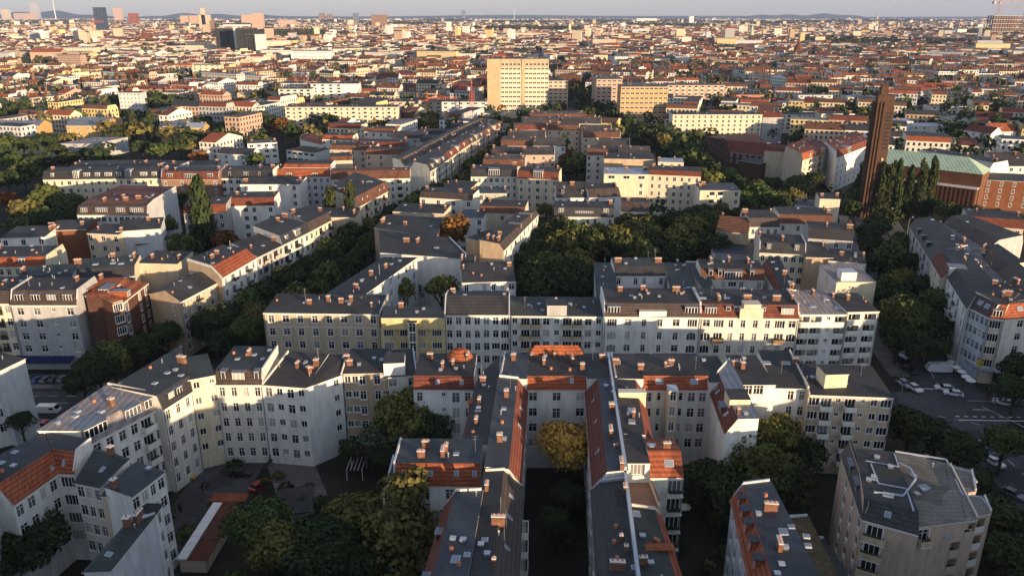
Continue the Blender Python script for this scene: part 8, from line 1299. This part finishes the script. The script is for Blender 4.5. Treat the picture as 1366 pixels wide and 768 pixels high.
CELL = {}
for t in TREES: CELL.setdefault((int(t[0] // 40), int(t[1] // 40)), []).append(t)
def blocked(x, y, R):
    for (a, b_, c, d) in LM:
        if a - R < x < b_ + R and c - R - (14 if y > 430 else 0) < y < d + R: return True
    i, j = int(x // 40), int(y // 40)
    for di in (-1, 0, 1):
        for dj in (-1, 0, 1):
            for t in CELL.get((i + di, j + dj), ()):
                if (t[0] - x) ** 2 + (t[1] - y) ** 2 < (t[2] + R * .75) ** 2: return True
    # streets
    for P_ in (DG, [(108, 168), (113, 200), (165, 350), (215, 520)]):
        for k in range(len(P_) - 1):
            (x0, y0), (x1, y1) = P_[k], P_[k + 1]
            if y0 <= y <= y1 and abs(x - (x0 + (x1 - x0) * (y - y0) / (y1 - y0))) < R + 6: return True
    return False
R9 = random.Random(21); cand = []; far_trees = []
def region_angle(x, y): return math.radians([-16, -8, -24, 6][int((x + 6000) // 900 + (y // 1100) * 3) % 4]) if y > 900 else math.radians(-16 if x < 150 else -20)
def visible(x, y, m=40): return y > 250 and abs(x) < .715 * y + m
for seg in range(2):
    for i in range(-70, 70):
        for j in range(2, 60):
            bw, bh = 118, 96
            cx, cy = i * bw + R9.uniform(-8, 8), 300 + j * bh + R9.uniform(-6, 6)
            if seg == 0 and cy > 2300 or seg == 1: continue
            if not visible(cx, cy, 80): continue
            a = region_angle(cx, cy); ca, sa = math.cos(a), math.sin(a)
            hb = R9.uniform(13, 20); a += R9.choice((0, 0, .12, -.15, .3)) if cy > 800 else 0; ca, sa = math.cos(a), math.sin(a); slab = R9.random() < .11 and cy > 620; park = R9.random() < (.1 if cy > 700 else .0)
            if park:
                for k in range(26): far_trees.append((cx + R9.uniform(-50, 50), cy + R9.uniform(-40, 40), R9.uniform(4.5, 8), R9.uniform(11, 19), R9.choice('gddor')))
                continue
            W2, H2 = bw / 2 - 9, bh / 2 - 8
            items = []
            if slab:      # post-war slabs standing free among trees
                for k in range(3):
                    L = R9.uniform(45, 80); v = -H2 + 8 + k * 32; x, y = cx - v * sa, cy + v * ca; wk = R9.choice(('white', 'offwhite', 'cream', 'ltgrey', 'yellow', 'salmon'))
                    if y > 560 and visible(x, y) and not blocked(x, y, L / 2): cand.append((y, x, ca, sa, L, 12, R9.choice((15, 18, 22, 28)), wk, R9.choice(('felt', 'feltl', 'gravel', 'lilac'))))
                for k in range(24): far_trees.append((cx + R9.uniform(-50, 50), cy + R9.uniform(-40, 40), R9.uniform(4, 7), R9.uniform(10, 16), R9.choice('gddor')))
                continue
            n = 4
            for k in range(n):
                u = -W2 + 2 * W2 * (k + .5) / n; items.append((u, -H2 + 6, 2 * W2 / n - .3, 12)); items.append((u, H2 - 6, 2 * W2 / n - .3, 12))
            for k in range(2):
                v = -H2 + 12 + (2 * H2 - 24) * (k + .5) / 2; items.append((-W2 + 6, v, 12, (2 * H2 - 24) / 2 - .3)); items.append((W2 - 6, v, 12, (2 * H2 - 24) / 2 - .3))
            for k in range(3): 
                if R9.random() < .75: items.append((-W2 + 26 + k * 22, R9.uniform(-9, 9), R9.choice((8, 24)), R9.uniform(9, 30)))
            for (u, v, L, D) in items:
                x, y = cx + u * ca - v * sa, cy + u * sa + v * ca
                if R9.random() < .13: far_trees.append((x, y, 7, 15, R9.choice('gddo'))); far_trees.append((x + 9, y + 5, 6, 13, 'd')); continue
                R = max(L, D) / 2
                if y < 470 or not visible(x, y) or blocked(x, y, R * .85): 
                    continue
                cand.append((y, x, ca, sa, L, D, hb + R9.uniform(-2.5, 2.5), R9.choice(WC), R9.choice(RC if x > 60 else RF)))
            for k in range(20):
                u, v = R9.uniform(-W2, W2), R9.choice((-H2 - 5, H2 + 5, R9.uniform(-14, 14))); far_trees.append((cx + u * ca - v * sa, cy + u * sa + v * ca, R9.uniform(4.5, 8), R9.uniform(13, 21), R9.choice('gdddo')))
cand.sort(); NI = 110

labs = {}
for c in cand[:NI]:
    px, py = proj(c[1], c[0], 14); band = ('left distance' if px < 455 else ('centre distance' if px < 910 else 'right distance'))
    labs.setdefault((c[7], c[8], band), []).append((px, c))
for (wk, rk, band), L in labs.items():
    L.sort()
    for i, (px, c) in enumerate(L):
        y, x, ca, sa, l_, d_, h, _, _ = c; b = MB(); house(b, 0, 0, 1, 0, l_, d_, h, wk, rk, 0, R9)
        b2 = MB(); e = empty('town_house', (x, y, 0), '%s town house with %s in the %s%s' % (COLW[wk], COLR[rk], band, '' if len(L) == 1 else ', %s from the left' % ordw(i)), 'town house', 'town houses in the distance', math.atan2(sa, ca))
        b.build('walls_and_roof', e)
        n = max(2, int(l_ / 3))
        for f in range(int((h - 1) / 3.4)):
            for k in range(n):
                t0 = -l_ / 2 + l_ * (k + .5) / n; z0 = h - 2.7 - f * 3.4; b2.box(t0 - .65, -d_ / 2 - .06, z0, t0 + .65, -d_ / 2 - .004, z0 + 1.8, 'glassp', bottom=False)
            for k in range(max(1, int(d_ / 3.4))):
                m_ = max(1, int(d_ / 3.4)); t0 = -d_ / 2 + d_ * (k + .5) / m_; z0 = h - 2.7 - f * 3.4; s_ = -1 if x > 0 else 1
                xx = s_ * l_ / 2; b2.box(min(xx, xx + s_ * .06), t0 - .65, z0, max(xx, xx + s_ * .06), t0 + .65, z0 + 1.8, 'glassp', bottom=False)
        tag(b2.build('windows', e), kind='stuff')
b = MB()
for (y, x, ca, sa, l_, d_, h, wk, rk) in cand[NI:]: house(b, x, y, ca, sa, l_, d_, h, wk, rk, 1 if y < 1350 else 2, R9)
# coarser slabs out to the horizon
for _ in range(24000):
    y = 2250 * (7.0 ** (R9.random() ** 1.25)); x = R9.uniform(-.72, .72) * y
    if math.sin(x * .0031 + 1.3) * math.sin(y * .0017 + x * .0009) > .68 + .2 * R9.random() or (y > 9000 and R9.random() < .55): continue
    a = region_angle(x, y) + R9.choice((0, 1.5708)) ; L = R9.uniform(12, 46) * (1 + y / 14000) * (2 if R9.random() < .06 else 1); h = R9.uniform(11, 22)
    if R9.random() < .025: h *= R9.uniform(1.5, 2.6); L = 26
    house(b, x, y, math.cos(a), math.sin(a), L, R9.uniform(10, 16), h, R9.choice(WC), R9.choice(RC + ['tile', 'tiled', 'tileb']), 0, R9)
tag(b.build('distant_city_houses'), kind='stuff', label='countless distant houses with red and dark roofs reaching to the horizon')
# all the remaining trees, far ones, joined
def scatter(name, T_, seed, per):
    r = np.random.RandomState(seed); 
    for col in 'gdor':
        S = [t for t in T_ if (t[4] if t[4] in 'gdor' else 'g') == col]
        if not S: continue
        A = np.array([(t[0], t[1], t[2], t[3]) for t in S]); n = len(A); m = per
        d = r.normal(size=(n, m, 3)); d /= np.linalg.norm(d, axis=2)[..., None]; d[..., 2] = np.abs(d[..., 2]) * 1.25 - .35
        rad = .62 + .5 * r.rand(n, m, 1); lumps = 1 + .25 * np.sin(d * 5 + r.rand(n, 1, 3) * 6).sum(2, keepdims=True) / 2
        P = d * rad * lumps * np.stack([A[:, 2], A[:, 2], A[:, 3] * .42], 1)[:, None]; P += np.stack([A[:, 0], A[:, 1], A[:, 3] * .58], 1)[:, None]
        P = P.reshape(-1, 3); D = d.reshape(-1, 3) + r.normal(size=P.shape) * .4; D /= np.linalg.norm(D, axis=1)[:, None]
        U = np.cross(D, r.normal(size=P.shape)); U /= np.linalg.norm(U, axis=1)[:, None]; Wv = np.cross(D, U); s = np.repeat(A[:, 2] * .26, m)[:, None] * (.6 + .7 * r.rand(len(P), 1))
        q = np.stack([P - U * s, P - Wv * s, P + U * s, P + Wv * s], 1).reshape(-1, 3); k = len(P)
        me = bpy.data.meshes.new(name); me.vertices.add(len(q)); me.vertices.foreach_set('co', q.ravel()); me.loops.add(4 * k); me.loops.foreach_set('vertex_index', np.arange(4 * k)); me.polygons.add(k)
        me.polygons.foreach_set('loop_start', np.arange(k) * 4); me.polygons.foreach_set('loop_total', np.full(k, 4)); me.materials.append(MAT[{'g': 'leafg', 'd': 'leafd', 'o': 'leafo', 'r': 'leafr'}[col]]); me.update(calc_edges=True)
        tag(link(name, me), kind='stuff', label='%s mass of distant trees among the far houses' % {'g': 'green', 'd': 'dark green', 'o': 'olive', 'r': 'autumn brown'}[col])
ok = [t for t in far_trees if not (t[1] < 700 and any(a - 5 < t[0] < b_ + 5 and c - 12 < t[1] < d + 4 for a, b_, c, d in LM)) and visible(t[0], t[1]) and t[1] > 450]
extra = []
for _ in range(9000):
    y = 2200 * (5.0 ** (R9.random() ** 1.2)); x = R9.uniform(-.72, .72) * y
    wood = math.sin(x * .0031 + 1.3) * math.sin(y * .0017 + x * .0009) > .62
    k = y / 2200 * (2.2 if wood else .8); extra.append((x, y, 9 * k, min(26, 15 + k * 3), 'd'))
scatter('distant_trees', ok + [t for t in FAR_T], 4, 46); scatter('distant_woods', extra, 9, 16)
# dark undergrowth and low greenery in the deep courts
und = []
for _ in range(700):
    x, y = R9.uniform(-110, 110), R9.uniform(85, 300)
    if any(min(p[0] for p in w) - 2 < x < max(p[0] for p in w) + 2 and min(p[1] for p in w) - 2 < y < max(p[1] for p in w) + 2 for w in QUADS) or 158 < y < 181 or x > 84: continue
    und.append((x, y, R9.uniform(.8, 2.2), R9.uniform(1.5, 4), R9.choice('gd')))
scatter('courtyard_shrubs', und, 12, 60)
# hills on the horizon
def hill(name, label, x0, x1, y, H, n=60, seed=1):
    r = random.Random(seed); b = MB(); P = []
    for i in range(n + 1):
        t = i / n; P.append((x0 + (x1 - x0) * t, H * (math.sin(math.pi * t) ** .8) * (.75 + .25 * math.sin(t * 9 + seed) * math.sin(t * 23))))
    for i in range(n):
        (a, h0), (c, h1) = P[i], P[i + 1]
        b.face([(a, y - 900, 0), (c, y - 900, 0), (c, y, h1), (a, y, h0)], 'hill'); b.face([(c, y + 900, 0), (a, y + 900, 0), (a, y, h0), (c, y, h1)], 'hill')
    o = struct(b, name); o['label'] = label
hill('hills', 'low wooded hill on the left horizon', -13500, -8600, 19000, 190, seed=2); hill('hills', 'second low hill on the left horizon', -9800, -5000, 20500, 140, seed=5)
hill('hills', 'low hill on the right horizon', 5400, 9600, 21000, 130, seed=3); hill('hills', 'long flat ridge on the horizon', -16000, 17500, 22500, 82, 120, 7)
# ================================================================ unseen blocks added behind and beside the camera to shade the foreground
b = MB()
for (x, y, L, D, h) in [(-34, 58, 60, 12, 25), (-70, 40, 60, 12, 26), (26, 56, 50, 12, 22), (-50, 20, 60, 12, 26), (60, 10, 60, 12, 26), (-60, 62, 70, 12, 19), (60, 52, 60, 12, 20), (0, 20, 150, 12, 20), (112, 88, 12, 60, 20), (130, 40, 90, 12, 20), (128, 128, 12, 34, 19), (40, 30, 12, 40, 20), (82, 62, 12, 44, 20), (165, 100, 12, 90, 20), (150, 138, 40, 12, 20), (60, -20, 160, 12, 21), (-120, 60, 12, 80, 19), (200, 60, 14, 120, 21), (190, 140, 12, 50, 20), (-20, 50, 12, 40, 19)]:
    house(b, x, y, 1, 0, L, D, h, 'offwhite', 'slate', 1, R9)
tag(b.build('unseen_shade_blocks'), kind='stuff', label='unseen town houses added behind the viewpoint to shade the foreground')
# ================================================================ haze
if HAZE > 0:
    b = MB(); b.box(-25000, -2500, -1.5, 25000, 25000, 700, 'white'); o = b.build('haze'); o['kind'] = 'stuff'
    m = bpy.data.materials.new('haze'); m.use_nodes = True; t = m.node_tree; t.nodes.remove(t.nodes['Principled BSDF']); v = t.nodes.new('ShaderNodeVolumePrincipled')
    v.inputs['Color'].default_value = (.50, .64, 1.0, 1); v.inputs['Density'].default_value = HAZE; v.inputs['Anisotropy'].default_value = 0.0
    t.links.new(v.outputs[0], t.nodes['Material Output'].inputs['Volume']); o.data.materials.clear(); o.data.materials.append(m)
